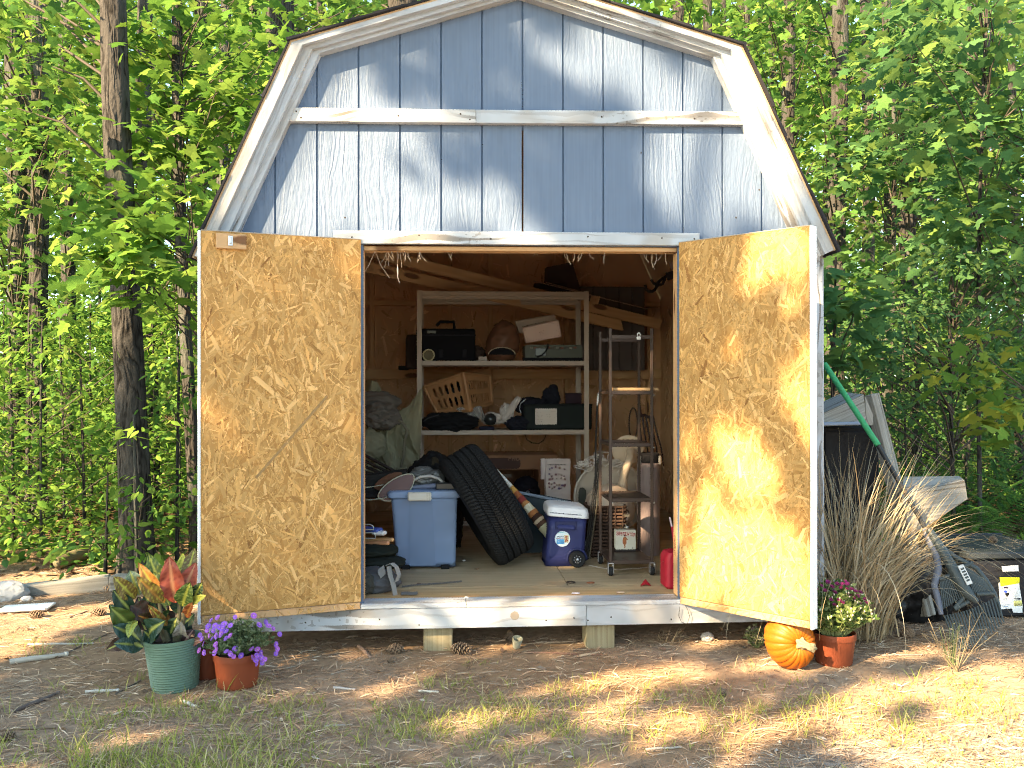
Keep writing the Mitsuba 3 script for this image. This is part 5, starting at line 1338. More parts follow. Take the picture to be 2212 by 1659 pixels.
# --- sticks and debris
STK = [(21, 1436, 143, 1418, .014, 'thick pale stick lying flat at the left behind the grass', (0.42, 0.39, 0.33)), (184, 1499, 254, 1494, .008, 'whitish straight stick left of the green pot', (0.50, 0.47, 0.41)),
       (250, 1500, 303, 1472, .004, 'dark slanting twig touching the green pot', (0.12, 0.10, 0.08)), (32, 1540, 125, 1500, .009, 'dark bark covered branch at the left in front of the needles', (0.13, 0.10, 0.085)),
       (0, 1580, 118, 1574, .006, 'long thin brown stick across the grass at the far left', (0.19, 0.14, 0.10)), (396, 1519, 421, 1529, .008, 'short split white stick before the red brown pot', (0.62, 0.58, 0.50)),
       (1140, 1411, 1300, 1416, .004, 'long straight reddish twig before the right support post', (0.28, 0.15, 0.10)), (1252, 1420, 1294, 1412, .007, 'stubby tan stick beside the right support post', (0.45, 0.34, 0.22)),
       (1125, 1393, 1260, 1384, .003, 'thin pale stalk lying under the shed between the posts', (0.42, 0.30, 0.20)), (775, 1400, 800, 1424, .010, 'brown tapered root end left of the left support post', (0.22, 0.15, 0.11)),
       (720, 1488, 765, 1492, .006, 'split grey stick at the left centre of the yard', (0.50, 0.46, 0.42)), (904, 1496, 945, 1497, .006, 'short cream stick at the centre of the yard', (0.62, 0.57, 0.46)),
       (700, 1571, 760, 1567, .004, 'thin pale stick near the bottom centre left', (0.48, 0.43, 0.36)), (715, 1458, 760, 1444, .003, 'thin curved twig below the skirt at the left', (0.42, 0.36, 0.28)),
       (60, 1395, 200, 1392, .006, 'long grey stick behind the left grass patch', (0.40, 0.38, 0.34)), (130, 1420, 230, 1372, .004, 'dark arching twig behind the thick pale stick', (0.14, 0.11, 0.09)),
       (150, 1335, 190, 1320, .004, 'straight brown twig below the timber border', (0.18, 0.13, 0.10)), (1905, 1418, 1990, 1416, .005, 'grey twig lying beyond the mum pot', (0.28, 0.24, 0.2)),
       (1395, 1622, 1470, 1616, .005, 'pale stick at the gravel edge', (0.5, 0.44, 0.36)), (2040, 1440, 2090, 1432, .004, 'thin brown twig at the foot of the rake', (0.22, 0.15, 0.11)), (560, 1455, 640, 1440, .003, 'thin arched twig right of the aster pot', (0.4, 0.33, 0.24))]
for u0, v0, u1, v1, r_, lab, c in STK:
    t = thing('stick', lab, 'stick')
    a, b = gpt(u0, v0), gpt(u1, v1)
    m1, m2 = a * .66 + b * .34, a * .3 + b * .7
    wv = np.linalg.norm(b - a) * 0.03
    P = np.array([a, m1 + (0, wv, 0), m2 + (0, -wv * .7, 0), b]); P[:, 2] = gh(P[:, 0], P[:, 1]) + r_ * 0.9
    put('wood', tube(P, (r_, r_ * .95, r_ * .85, r_ * .6), 8), c, smooth=True, var=.25, parent=t)
    if r_ >= .004:
        put('broken_end', move(rot(lump((0, 0, 0), (r_ * .9, r_ * .8, r_ * .8), 3, 2, .3), 0), *P[-1]), np.array(c) * 1.25, smooth=True, parent=t)


def pine_cone(q, L, label, yaw, col=(0.15, 0.105, 0.07)):
    t = thing('pine_cone', label, 'pine cone')
    rg = np.random.default_rng(int(abs(q[0] * 1000)) % 9999)
    V, F, C = [], [], []
    nn = 62
    for i in range(nn):
        f = (i + 0.5) / nn
        th = i * 2.39996; rr = L * 0.30 * math.sin(math.pi * (0.12 + 0.80 * f)) ** 0.8
        cxx = (f - 0.5) * L
        rad = np.array([0, math.cos(th), math.sin(th)]); tan = np.array([0, -math.sin(th), math.cos(th)]); ax = np.array([1.0, 0, 0])
        base = ax * cxx + rad * rr * 0.35; tip = ax * (cxx + 0.13 * L) + rad * rr * 1.15; w = tan * rr * 0.42
        k = len(V)
        V += [base - w * .3, base + w * .3, tip + w, tip + ax * L * .03, tip - w, tip - ax * L * .045 + rad * rr * -.05]
        F += [(k, k + 1, k + 2), (k, k + 2, k + 3), (k, k + 3, k + 4), (k, k + 5, k + 1), (k + 5, k + 2, k + 1), (k, k + 4, k + 5), (k + 4, k + 3, k + 5), (k + 3, k + 2, k + 5)]
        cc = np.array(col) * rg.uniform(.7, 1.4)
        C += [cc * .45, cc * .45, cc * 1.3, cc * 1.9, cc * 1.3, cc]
    M = trimesh.transformations.rotation_matrix(yaw, (0, 0, 1)); M[:3, 3] = (q[0], q[1], q[2] + L * 0.24)
    m = trimesh.Trimesh(np.array(V), F, process=False); m.apply_transform(M)
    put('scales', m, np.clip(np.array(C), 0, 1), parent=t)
    core = lathe([(0, -L * .46), (L * .10, -L * .4), (L * .14, 0), (L * .08, L * .4), (0, L * .5)], 10); core = rot(core, 90, (0, 1, 0)); core.apply_transform(M)
    put('core', core, np.array(col) * .5, smooth=True, parent=t)


CONES = [(850, 1412, .085, 'open pine cone just left of the left support post', .3), (992, 1412, .10, 'large tan pine cone touching the right side of the left support post', -.3), (1100, 1385, .075, 'pine cone upright in the dark under the shed', 1.2),
         (845, 1432, .05, 'small dark pine cone below the open one by the post', .8), (1560, 1503, .055, 'lone grey pine cone in the sunny needles', 1.8), (1925, 1358, .10, 'upper dark pine cone behind the mum pot', .2), (1958, 1378, .09, 'lower dark pine cone behind the mum pot', .5),
         (2095, 1325, .09, 'sunlit pine cone between the rake and the black bin', .2), (2120, 1352, .09, 'fluffy brown pine cone right of the rake teeth', .4), (2160, 1318, .07, 'dark pine cone under the black bin', .1), (2198, 1330, .07, 'pine cone at the right edge below the black bin', .9),
         (52, 1283, .10, 'long pine cone at the left end of the timber border', .1), (168, 1272, .085, 'pine cone at the middle of the timber border', .2), (232, 1276, .09, 'tan pine cone before the timber border corner', .3), (316, 1268, .09, 'dark pine cone by the timber behind the croton', .2), (75, 1335, .08, 'pine cone lying in front of the white plate', .15), (285, 1345, .07, 'grey pine cone left of the croton leaves', .4), (210, 1330, .08, 'weathered pine cone in the needles left of the croton', .2), (12, 1600, .06, 'pine cone in the grass at the far left', .6)]
for u, v, L, lab, yw in CONES:
    pine_cone(gpt(u, v), L, lab, yw, (0.24, 0.16, 0.10) if 'tan' in lab or 'sunlit' in lab else (0.15, 0.105, 0.07))  # tan cones are paler themselves; the sunlit one has sun painted into its colour
# timber border, plate, block
t = thing('landscape_timber', 'weathered grey landscape timber bordering the yard, behind the croton', 'timber')
a, b = gpt(237, 1278), gpt(455, 1285)
board('beam', a + (0, .05, .045), b + (0, .05, .045), 0.10, 0.11, m='m_greywood', c=.008, parent=t)
put('end_stain', bar(b + (-.012, .05, .05), b + (.002, .05, .05), .09, .09), (0.10, 0.09, 0.08), parent=t)
t = thing('landscape_timber', 'weathered grey landscape timber running back to the left edge of the yard', 'timber')
a, b = gpt(20, 1292), gpt(236, 1277)
board('beam', a + (0, .05, .015), b + (-.01, .05, .045), 0.10, 0.10, m='m_greywood', c=.008, parent=t)
put('end_stain', bar(a + (-.01, .05, .02), a + (.004, .05, .02), .09, .08), (0.2, 0.19, 0.18), parent=t)
t = thing('concrete_block', 'pale blue grey broken block at the left edge beside the timber', 'block')
q = gpt(18, 1295)
put('block', move(lump((0, 0, 0), (.12, .09, .075), 61, 3, .12), q[0], q[1], .05), (0.32, 0.34, 0.36), parent=t)
put('chip', move(lump((0, 0, 0), (.035, .03, .02), 62, 2, .2), q[0] + .13, q[1] - .05, .02), (0.5, 0.5, 0.5), parent=t)
t = thing('white_plate', 'flat white plate half buried in the needles at the left', 'plate')
a, b = gpt(-10, 1326), gpt(102, 1322)
put('plate', bar(a + (0, .06, .012), b + (0, .06, .02), 0.16, 0.012, c=.003), (0.66, 0.68, 0.66), parent=t)
put('rim', bar(a + (0, -.022, .018), b + (0, -.022, .026), 0.008, 0.014, c=.002), (0.60, 0.62, 0.60), parent=t)
t = thing('fallen_branch', 'mossy fallen log on the forest floor behind the timber border', 'log')
a, b = gpt(120, 1232), gpt(330, 1180)
put('log', tube([a + (0, 0, .05), (a + b) / 2 + (0, 0, .09), b + (0, 0, .10)], (.05, .045, .035), 10), (0.14, 0.12, 0.07), smooth=True, var=.4, parent=t)
put('stub', tube([(a + b) / 2 + (0, 0, .1), (a + b) / 2 + (.05, 0, .2)], (.02, .012), 8), (0.15, 0.13, 0.08), smooth=True, parent=t)

# --- leafy pots
def blade_leaf(B, T, wid, out, bend, c1, c2, cm, vein=9, fold=0.35, nu=22, nv=9):
    """A broad leaf from B to T; bend > 0 arches it towards -out. Coloured by its own veins."""
    B, T = np.asarray(B, float), np.asarray(T, float)
    d = T - B; L = np.linalg.norm(d); d /= L
    out = np.asarray(out, float); e = np.cross(d, out); e /= np.linalg.norm(e); nrm = np.cross(e, d)
    s = np.linspace(0, 1, nu)[:, None]; w = np.linspace(-1, 1, nv)[None]
    prof = wid * 0.5 * np.sin(np.pi * np.clip(s, 0, 1) ** 0.85) ** 0.75 * (1 - 0.10 * s) + 0.0015
    P = B + d * (s[..., None] * L) + nrm * ((np.sin(np.pi * s) * bend * L)[..., None])
    wob = 0.025 * L * np.sin(s * 17 + 3 * np.abs(w)) * np.abs(w)
    P = P + e * (w * prof)[..., None] + nrm * (np.abs(w) * prof * fold + wob)[..., None]
    ph = (s * vein - np.abs(w) * 0.9) % 1.0
    f = np.clip(1 - np.abs(ph - 0.5) / 0.16, 0, 1)[..., None] * np.clip(np.abs(w) * 6, 0, 1)[..., None]
    col = np.array(c1) * (1 - f) + np.array(c2) * f
    mid = (np.abs(w) < 0.08)[..., None] * np.ones_like(s)[..., None]
    col = np.where(mid > 0, np.array(cm), col)
    return sheet(P), col.reshape(-1, 3)


def pot(name, label, q, r1, r0, h, col, ribs=0, lip=True, tilt=0, m='m_satin'):
    t = thing(name, label, 'plant pot')
    if ribs:
        pr = [(0, 0.003), (r0 * .97, 0.0)]
        for i in range(ribs * 4 + 1):
            f = i / (ribs * 4)
            pr.append((r0 + (r1 - r0) * f + 0.0016 * math.sin(i * math.pi / 2), f * h * .93))
        pr += [(r1 + .001, h * .935), (r1 + .002, h), (r1 - .006, h), (r1 - .010, h * .85), (0, h * .84)]
        put('body', move(rot(lathe(pr, 48), tilt, (0, 1, 0)), *q), col, m, smooth=35, var=.15, parent=t)
    else:
        pr = [(0, .004), (r0 * .93, 0.0), (r0, .006), (r1 * .955, h * .80)]
        put('body', move(rot(lathe(pr, 44), tilt, (0, 1, 0)), *q), col, m, smooth=40, var=.22, parent=t)
        put('lip', move(rot(lathe([(r1 * .955, h * .80), (r1 * .995, h * .805), (r1, h * .83), (r1, h * .985), (r1 * .985, h), (r1 * .95, h), (r1 * .94, h * .86)], 44), tilt, (0, 1, 0)), *q), col, m, smooth=40, var=.22, parent=t)
    put('soil', move(rot(lathe([(0, h * .885), (r1 * .6, h * .88), (r1 * .955, h * .865)], 24), tilt, (0, 1, 0)), *q), (0.028, 0.02, 0.015), parent=t)
    return t


q = gpt(364, 1500); q = q + (0, 0.10, 0)
pot('ribbed_pot', 'tall ribbed sage green pot holding the croton', q, 0.120, 0.098, 0.222, (0.105, 0.172, 0.125), ribs=19, tilt=-3)
cro = thing('croton_plant', 'croton with broad red, yellow and dark green veined leaves', 'plant')
cz_ = q + (-.01, 0, .20)
put('stem', cat([tube([cz_ + (a * .4, 0, 0), cz_ + (a, b, .10), cz_ + (a * 1.3, b, .22)], (.012, .010, .007), 8) for a, b in ((-.05, 0), (.02, .02), (.05, -.02), (-.08, .03))]), (0.10, 0.09, 0.05), smooth=True, parent=cro)
RED, YEL, GRN, DKG, ORG, PUR, TEA = (0.40, 0.085, 0.045), (0.50, 0.47, 0.07), (0.075, 0.12, 0.025), (0.018, 0.045, 0.024), (0.55, 0.24, 0.05), (0.055, 0.026, 0.020), (0.05, 0.10, 0.09)
PNK, LIM = (0.60, 0.26, 0.12), (0.38, 0.42, 0.10)
za = lambda x_, y_, dy: pt((330 + x_ * .504) * .72, (1640 + y_ * .504) * .72, q[1] + dy)
LV = [(390, 335, 352, 58, 104, -.02, RED, (0.22, 0.03, 0.02), PNK, .04), (415, 335, 512, 95, 88, .03, RED, (0.20, 0.035, 0.02), PNK, .05), (335, 320, 228, 42, 84, .06, GRN, YEL, YEL, .02), (325, 335, 168, 95, 62, -.03, ORG, (0.30, 0.10, 0.03), YEL, .05),
      (425, 235, 432, 40, 52, .10, YEL, GRN, YEL, .02), (440, 235, 506, 8, 62, .10, (0.16, 0.10, 0.04), LIM, YEL, .02), (175, 290, 118, 142, 92, .0, (0.16, 0.22, 0.13), (0.50, 0.52, 0.30), YEL, .05), (150, 310, 22, 178, 74, -.05, (0.17, 0.10, 0.03), YEL, YEL, .06),
      (315, 330, 158, 178, 70, -.08, (0.20, 0.12, 0.03), YEL, ORG, .05), (355, 350, 255, 150, 80, .02, GRN, LIM, YEL, .03), (430, 355, 478, 212, 84, -.06, GRN, LIM, YEL, .04), (495, 320, 550, 212, 62, -.05, DKG, LIM, YEL, .05), (485, 335, 572, 290, 34, -.07, YEL, LIM, YEL, .05),
      (235, 520, 330, 440, 108, -.12, DKG, TEA, LIM, .12), (130, 390, 18, 258, 76, -.04, DKG, (0.04, 0.06, 0.04), LIM, .06), (125, 470, 2, 360, 92, -.08, GRN, (0.10, 0.08, 0.02), LIM, .08), (140, 470, -5, 345, 66, .0, DKG, TEA, LIM, .06), (130, 520, 15, 470, 80, -.10, TEA, DKG, LIM, .1), (140, 585, 22, 575, 66, -.10, TEA, (0.16, 0.24, 0.24), LIM, .1), (130, 550, -20, 615, 62, -.03, PUR, (0.10, 0.07, 0.02), LIM, .1),
      (150, 440, 108, 545, 44, -.12, LIM, GRN, YEL, .1), (230, 400, 120, 350, 90, -.02, PUR, DKG, PUR, .05), (340, 470, 225, 345, 40, -.10, (0.25, 0.09, 0.03), LIM, YEL, .06), (245, 470, 215, 280, 80, .02, DKG, GRN, LIM, .05), (250, 440, 165, 410, 60, -.09, PUR, GRN, ORG, .06), (320, 560, 240, 470, 80, .06, PUR, DKG, PUR, .08), (455, 420, 492, 332, 44, -.10, (0.34, 0.08, 0.03), ORG, ORG, .04), (440, 520, 425, 445, 70, -.10, (0.30, 0.29, 0.26), (0.12, 0.10, 0.10), (0.40, 0.38, 0.30), .2), (430, 590, 500, 490, 60, .02, PUR, (0.12, 0.06, 0.05), (0.4, 0.2, 0.16), .06), (455, 585, 570, 545, 34, -.06, (0.26, 0.13, 0.10), PUR, (0.5, 0.3, 0.22), .06), (340, 380, 270, 250, 80, .10, PUR, DKG, LIM, .02), (400, 400, 440, 300, 90, .09, DKG, GRN, LIM, .02), (380, 500, 330, 380, 90, .05, PUR, DKG, ORG, .04), (200, 600, 120, 560, 90, .03, DKG, TEA, LIM, .06), (400, 560, 470, 440, 80, .08, DKG, PUR, LIM, .04), (300, 440, 330, 330, 60, .07, GRN, DKG, LIM, .04), (180, 560, 60, 440, 84, .05, DKG, TEA, LIM, .06), (420, 480, 500, 400, 60, .05, DKG, PUR, LIM, .05), (210, 500, 170, 300, 84, .08, PUR, DKG, LIM, .03), (360, 520, 400, 420, 80, .0, DKG, GRN, LIM, .06), (270, 560, 200, 500, 76, -.04, DKG, TEA, LIM, .1), (300, 300, 300, 110, 80, .12, GRN, YEL, YEL, .02)]
for (x0, y0_, x1, y1, w, dy, c1, c2, cm, bd) in LV:
    B, Tp = za(x0, y0_, dy * .3), za(x1, y1, dy * 1.3)
    m, c = blade_leaf(B, Tp, w * .504 * .72 / 2000 * (q[1] + 4.61) * 1.32, (0.1, -1, 0.35), bd, c1, c2, cm)
    put('leaf', m, c * .78, 'm_satin', smooth=True, parent=cro)

TER = (0.205, 0.050, 0.021)
q2 = gpt(440, 1470) + (0, .06, 0)
pot('nursery_pot', 'dark red nursery pot standing behind between the green pot and the aster pot', q2, .085, .07, .145, np.array(TER) * .8)
q = gpt(503, 1494) + (0, .085, 0)
pot('nursery_pot', 'red brown nursery pot with the purple asters', q, .103, .086, .150, TER)
ast = thing('aster_plant', 'purple asters with small grey green leaves spilling over their pot', 'plant')


def bushy(parent, c, rx, rz, nst, seed, cols, leaf_l=.022, leaf_w=.0045, fl=None, per=16, droop=.3, stemcol=(0.14, 0.17, 0.07)):
    """Many thin stems from the soil with narrow leaves; returns stem tips."""
    rg = np.random.default_rng(seed)
    tips, SM, LVv, LF, LC = [], [], [], [], []
    for i in range(nst):
        a = rg.uniform(0, 6.283); f = math.sqrt(rg.random())
        d = np.array([math.cos(a) * f * rx, math.sin(a) * f * rx, rz * (1 - droop * f * f) * rg.uniform(.75, 1.05)])
        P = np.array([c + d * np.array([.25 + .75 * s, .25 + .75 * s, s ** .85]) - np.array([0, 0, .02 * s * f]) for s in np.linspace(0, 1, 5)])
        SM.append(tube(P, (.0022, .002, .0018, .0014, .001), 4, cap=False)); tips.append(P[-1])
        for k in range(per):
            s = rg.uniform(.25, 1.0); j = min(3, int(s * 4)); p = P[j] + (P[j + 1] - P[j]) * (s * 4 - j)
            dd = rg.normal(0, 1, 3); dd[2] = abs(dd[2]) * .7; dd /= np.linalg.norm(dd); ee = np.cross(dd, rg.normal(0, 1, 3)); ee /= np.linalg.norm(ee)
            l, w = leaf_l * rg.uniform(.6, 1.3), leaf_w * rg.uniform(.7, 1.3)
            b = len(LVv)
            LVv += [p, p + dd * l * .5 + ee * w, p + dd * l, p + dd * l * .5 - ee * w]; LF += [(b, b + 1, b + 2), (b, b + 2, b + 3)]
            cc = np.array(cols[rg.integers(len(cols))]) * rg.normal(1, .12); LC += [cc] * 4
    put('stems', cat(SM), stemcol, parent=parent, kind='stuff')
    put('foliage', trimesh.Trimesh(np.array(LVv), LF, process=False), np.clip(np.array(LC), 0, 1), 'm_blade', parent=parent, kind='stuff')
    return tips


def flower(parent, p, nrm, r, col, ctr, n=16, cup=.3, key='flower'):
    nrm = np.asarray(nrm, float); nrm /= np.linalg.norm(nrm)
    e = np.cross(nrm, (0.3, .2, 1)); e /= np.linalg.norm(e); f = np.cross(nrm, e)
    V, F, C = [], [], []
    for i in range(n):
        for ring, (rr, up) in enumerate(((1.0, cup * .35), (.68, cup * .8))):
            a = (i + .5 * ring) * 2 * math.pi / n; d = e * math.cos(a) + f * math.sin(a); t = -e * math.sin(a) + f * math.cos(a)
            b = len(V)
            V += [p, p + d * r * rr * .65 + t * r * .16 + nrm * r * up * .7, p + d * r * rr + nrm * r * up, p + d * r * rr * .65 - t * r * .16 + nrm * r * up * .7]
            F += [(b, b + 1, b + 2), (b, b + 2, b + 3)]
            C += [np.array(col) * .7, np.array(col) * (1 + .15 * (i % 3)), np.array(col) * 1.25, np.array(col)]
    b = len(V); k = 8
    V += [p + nrm * r * .34] + [p + (e * math.cos(a) + f * math.sin(a)) * r * .24 + nrm * r * .16 for a in np.arange(k) * 2 * math.pi / k]
    F += [(b, b + 1 + i, b + 1 + (i + 1) % k) for i in range(k)]; C += [np.array(ctr)] * (k + 1)
    put(key, trimesh.Trimesh(np.array(V), F, process=False), np.clip(np.array(C), 0, 1), parent=parent)


c = q + (.01, 0, .14)
bushy(ast, c, .155, .155, 95, 71, [(0.15, 0.20, 0.10), (0.21, 0.25, 0.14), (0.10, 0.14, 0.06)], per=26, droop=.55)
FLW = [(436, 1380), (440, 1391), (447, 1362), (450, 1353), (456, 1340), (452, 1373), (461, 1362), (465, 1352), (470, 1334), (474, 1355), (467, 1374), (466, 1392), (458, 1380), (432, 1372), (426, 1392), (481, 1358), (484, 1348), (479, 1366), (488, 1363), (498, 1351), (497, 1373), (488, 1379), (477, 1371), (468, 1401), (489, 1407), (498, 1412), (505, 1418), (508, 1402), (464, 1410), (430, 1405), (441, 1430 - 20), (508, 1333), (548, 1330), (574, 1344), (560, 1350), (590, 1358), (604, 1370), (596, 1392), (599, 1402), (596, 1412), (543, 1401), (556, 1402), (563, 1410), (555, 1416), (545, 1420), (553, 1426), (564, 1420), (572, 1424), (566, 1432), (554, 1434), (580, 1352), (520, 1426 - 10)]
rg = np.random.default_rng(33)
for i, (u, v) in enumerate(FLW):
    ex = (u - 514) / 90; ez = (1395 - v) / 70
    y = q[1] - .13 * math.sqrt(max(.05, 1 - min(.95, ex * ex + (ez - .1) ** 2 * .7))) - .005
    p = pt(u, v, y)
    flower(ast, p, np.array([ex * .9, -.7, .35 + ez * .6]) + rg.normal(0, .3, 3), rg.uniform(.0115, .0165), [(0.24, 0.10, 0.52), (0.30, 0.12, 0.56), (0.36, 0.12, 0.52)][i % 3], (0.42, 0.24, 0.42))

# --- the mum
q = gpt(1818, 1444) + (0, .085, 0)
pot('nursery_pot', 'red brown nursery pot with the magenta mum beside the pumpkin', q, .101, .083, .150, TER)
mum = thing('mum_plant', 'rounded mum with pale buds and magenta flowers over its pot', 'plant')
c = q + (0.0, 0, .13)
tips = bushy(mum, c, .195, .265, 215, 91, [(0.13, 0.19, 0.05), (0.19, 0.25, 0.08), (0.09, 0.14, 0.04), (0.25, 0.29, 0.12)], leaf_l=.032, leaf_w=.0085, per=20, droop=.45, stemcol=(0.26, 0.29, 0.12))
rg = np.random.default_rng(92)
for tp in tips:
    put('bud', move(lathe([(0, -.004), (.0036, -.001), (.0040, .003), (.002, .006), (0, .0066)], 7), *tp), [(0.50, 0.52, 0.32), (0.36, 0.40, 0.18), (0.50, 0.40, 0.36)][rg.integers(3)], smooth=True, parent=mum)
MF = [(1775, 1266), (1788, 1258), (1797, 1268), (1808, 1262), (1816, 1270), (1826, 1256), (1829, 1272), (1840, 1274), (1848, 1278), (1836, 1284), (1852, 1288), (1868, 1294), (1812, 1296), (1820, 1302), (1795, 1296), (1844, 1292), (1856, 1302), (1870, 1302), (1782, 1276), (1763, 1272), (1803, 1280), (1858, 1280), (1802, 1306), (1830, 1262), (1819, 1262)]
for u, v in MF:
    ez = (1385 - v) / 130
    flower(mum, pt(u, v, q[1] - .10 + .10 * (ez - .6)), (rg.normal(0, .35), -.55, 1), rg.uniform(.010, .015), [(0.22, 0.018, 0.09), (0.16, 0.014, 0.07), (0.27, 0.025, 0.14)][rg.integers(3)], (0.28, 0.05, 0.10), n=12, cup=.75)

# --- pumpkin
pk = thing('pumpkin', 'ribbed orange pumpkin lying on its side under the open door corner', 'pumpkin')
q = gpt(1706, 1447)
RP = 0.125
n1, n2 = 56, 132
th = np.linspace(0.02, np.pi - .02, n1)[:, None]; ph = (np.arange(n2 + 1) * 2 * np.pi / n2)[None]
rib = np.abs(np.sin(ph * 10 + .35 * np.sin(ph * 3))) ** .42
rr = RP * (0.965 + 0.045 * rib * np.sin(th) ** .6) * (1 - .07 * np.sin(ph * 2 + 1)) - .030 * np.exp(-(th / .38) ** 2) - .03 * np.exp(-((np.pi - th) / .4) ** 2)
P = np.stack([rr * np.sin(th) * np.cos(ph), rr * np.sin(th) * np.sin(ph), .90 * rr * np.cos(th) * np.ones_like(ph)], -1)
ax = np.array([.17, -.98, .10]); ax /= np.linalg.norm(ax); e = np.cross((0, 0, 1), ax); e /= np.linalg.norm(e); f = np.cross(ax, e)
Mx = np.stack([e, f, ax], 1)
W_ = P @ Mx.T
cen = np.array([pt(1706, 1402, -.36)[0], -.36, -W_[..., 2].min() + float(gh(q[0], q[1])) - .004])
tone = (0.80 + .28 * rib) * (1 + .12 * (meshkit.fbm(P * 24, 3, 2) - .5))
col = np.array((0.37, 0.088, 0.006)) * tone[..., None] * np.array([1, 1, 1]) + np.array((.03, .05, 0)) * (np.exp(-(th / .5) ** 2) * np.ones_like(ph))[..., None]
put('shell', sheet(W_ + cen), np.clip(col.reshape(-1, 3), 0, 1), 'm_satin', smooth=True, parent=pk)
b0 = cen + ax * (RP * .76)
sp = [b0 + ax * s * .048 + np.array([.034, .004, -.014]) * (s ** 1.3) for s in np.linspace(-.1, 1, 8)]
rings = []
for i, p in enumerate(sp):
    a = np.arange(30) * 2 * np.pi / 30; r0 = (.030 * math.exp(-i * .75) + .0125 + .005 * (i > 5)) * (1 + .20 * np.cos(a * 5 + i * .15))
    rings.append(p + e * (r0 * np.cos(a))[:, None] + f * (r0 * np.sin(a))[:, None])
put('stem', loft(rings), (0.25, 0.21, 0.12), smooth=50, var=.3, parent=pk, label='dry pale stem of the pumpkin')

# --- small weeds
wd = thing('weed', 'pale leaved weed growing under the shed beside the pumpkin', 'weed')
bushy(wd, gpt(1632, 1398), .065, .125, 34, 120, [(0.22, 0.25, 0.12), (0.30, 0.30, 0.18), (0.10, 0.13, 0.05), (0.30, 0.22, 0.22)], leaf_l=.02, leaf_w=.005, per=14, droop=.4)
wd = thing('dry_weed', 'dry straggling weed stalks before the rake teeth', 'weed')
rg = np.random.default_rng(8)
b = gpt(2068, 1452); SM = []
for i in range(14):
    d = np.array([rg.normal(-.02, .09), rg.normal(0, .05), rg.uniform(.12, .30)])
    P = [b, b + d * .5 + rg.normal(0, .008, 3), b + d + rg.normal(0, .02, 3), b + d * 1.05 + np.array([rg.normal(.02, .04), 0, -.03])]
    SM.append(tube(P, (.002, .0016, .0013, .0008), 4))
put('stalks', cat(SM), (0.26, 0.20, 0.12), parent=wd, kind='stuff')
bushy(wd, b + (-.01, .03, .02), .08, .22, 16, 121, [(0.20, 0.20, 0.12), (0.34, 0.30, 0.22)], leaf_l=.018, leaf_w=.0035, per=9, droop=.3)
wd = thing('dry_tuft', 'dry spiky tuft of straw by the skirt at the right', 'weed')
bs = np.tile(gpt(1440, 1388), (60, 1)) + rg.normal(0, .035, (60, 3)) * (1, .6, .1)
V, F, k = blades(bs, rg.normal(0, .8, (60, 2)), rg.uniform(.05, .15, 60), np.full(60, .0022), rg.uniform(0, .8, 60), 3, 4)
put('straw', trimesh.Trimesh(V, F, process=False), np.repeat(pickcol(rg, 60, [(0.48, 0.36, 0.22), (0.33, 0.22, 0.13)]), k, 0), 'm_blade', parent=wd, kind='stuff')
st_ = thing('white_stone', 'small whitish stone in the shade under the skirt', 'stone')
p = gpt(1528, 1384)
put('stone', move(lump((0, 0, 0), (.035, .028, .026), 5, 3, .2), p[0], p[1], .02), (0.50, 0.45, 0.40), smooth=True, parent=st_)
st_ = thing('plastic_cup', 'crumpled pale cup in the dark between the support posts', 'cup')
p = gpt(1116, 1405)
put('cup', move(rot(lathe([(0, 0), (.018, 0), (.026, .055), (.024, .055), (.016, .004)], 14), 25, (1, .3, 0)), p[0], p[1] + .03, .005), (0.36, 0.35, 0.26), smooth=40, parent=st_)
for nm, zz_ in (('hanging_wire', 0),):
    hw = thing('hanging_wire', 'thin dark wire looping down from the door sill corner', 'wire')
    put('wire', tube([pt(u, v, -.05) for u, v in ((1480, 1306), (1486, 1318), (1490, 1332), (1484, 1348), (1472, 1344), (1466, 1330), (1468, 1312))], .0016, 5), (0.05, 0.05, 0.05), smooth=True, parent=hw)

# --- ornamental grass
og = thing('ornamental_grass', 'tall clump of dry tan grass drooping beside the shed corner', 'ornamental grass')
rg = np.random.default_rng(55)
yb = .12
base = pt(1826, 1285, yb)
n = 620
bs = np.stack([base[0] + rg.normal(-.02, .10, n), yb + rg.normal(0, .07, n), np.full(n, .02)], 1)
dx = np.clip(rg.normal(.01, .085, n) + (bs[:, 0] - base[0]) * .8, -.36, .4); dy = rg.normal(-.01, .08, n)
V, F, k = blades(bs, np.stack([dx, dy], 1), rg.uniform(.66, 1.12, n), rg.uniform(.005, .0095, n), np.where(rg.random(n) < .62, rg.uniform(.15, 1.0, n), rg.uniform(1.1, 2.4, n)), 8, 3)
# arching outer blades
n2_ = 110
bs2 = np.stack([base[0] + rg.normal(0.03, .08, n2_), yb + rg.normal(-.03, .06, n2_), np.full(n2_, .02)], 1)
V2, F2, k2 = blades(bs2, np.stack([rg.normal(.05, .09, n2_), rg.normal(.02, .05, n2_)], 1), rg.uniform(.85, 1.25, n2_), rg.uniform(.0045, .008, n2_), rg.uniform(1.3, 3.4, n2_), 14, 6)
cols_ = [(0.48, 0.39, 0.25), (0.38, 0.29, 0.17), (0.58, 0.51, 0.37), (0.28, 0.20, 0.115)]
put('blades', trimesh.Trimesh(V, F, process=False), np.repeat(pickcol(rg, n, cols_, [.4, .25, .2, .15]), k, 0), 'm_blade', parent=og, kind='stuff')
V3, F3, k3 = blades(np.stack([base[0] + rg.normal(-.02, .12, 150), yb + rg.normal(-.02, .09, 150), np.full(150, .015)], 1), rg.normal(0, .8, (150, 2)) + np.sign(rg.normal(0, 1, (150, 2))) * .35, rg.uniform(.10, .34, 150), rg.uniform(.004, .008, 150), rg.uniform(.3, 1.4, 150), 4, 8)
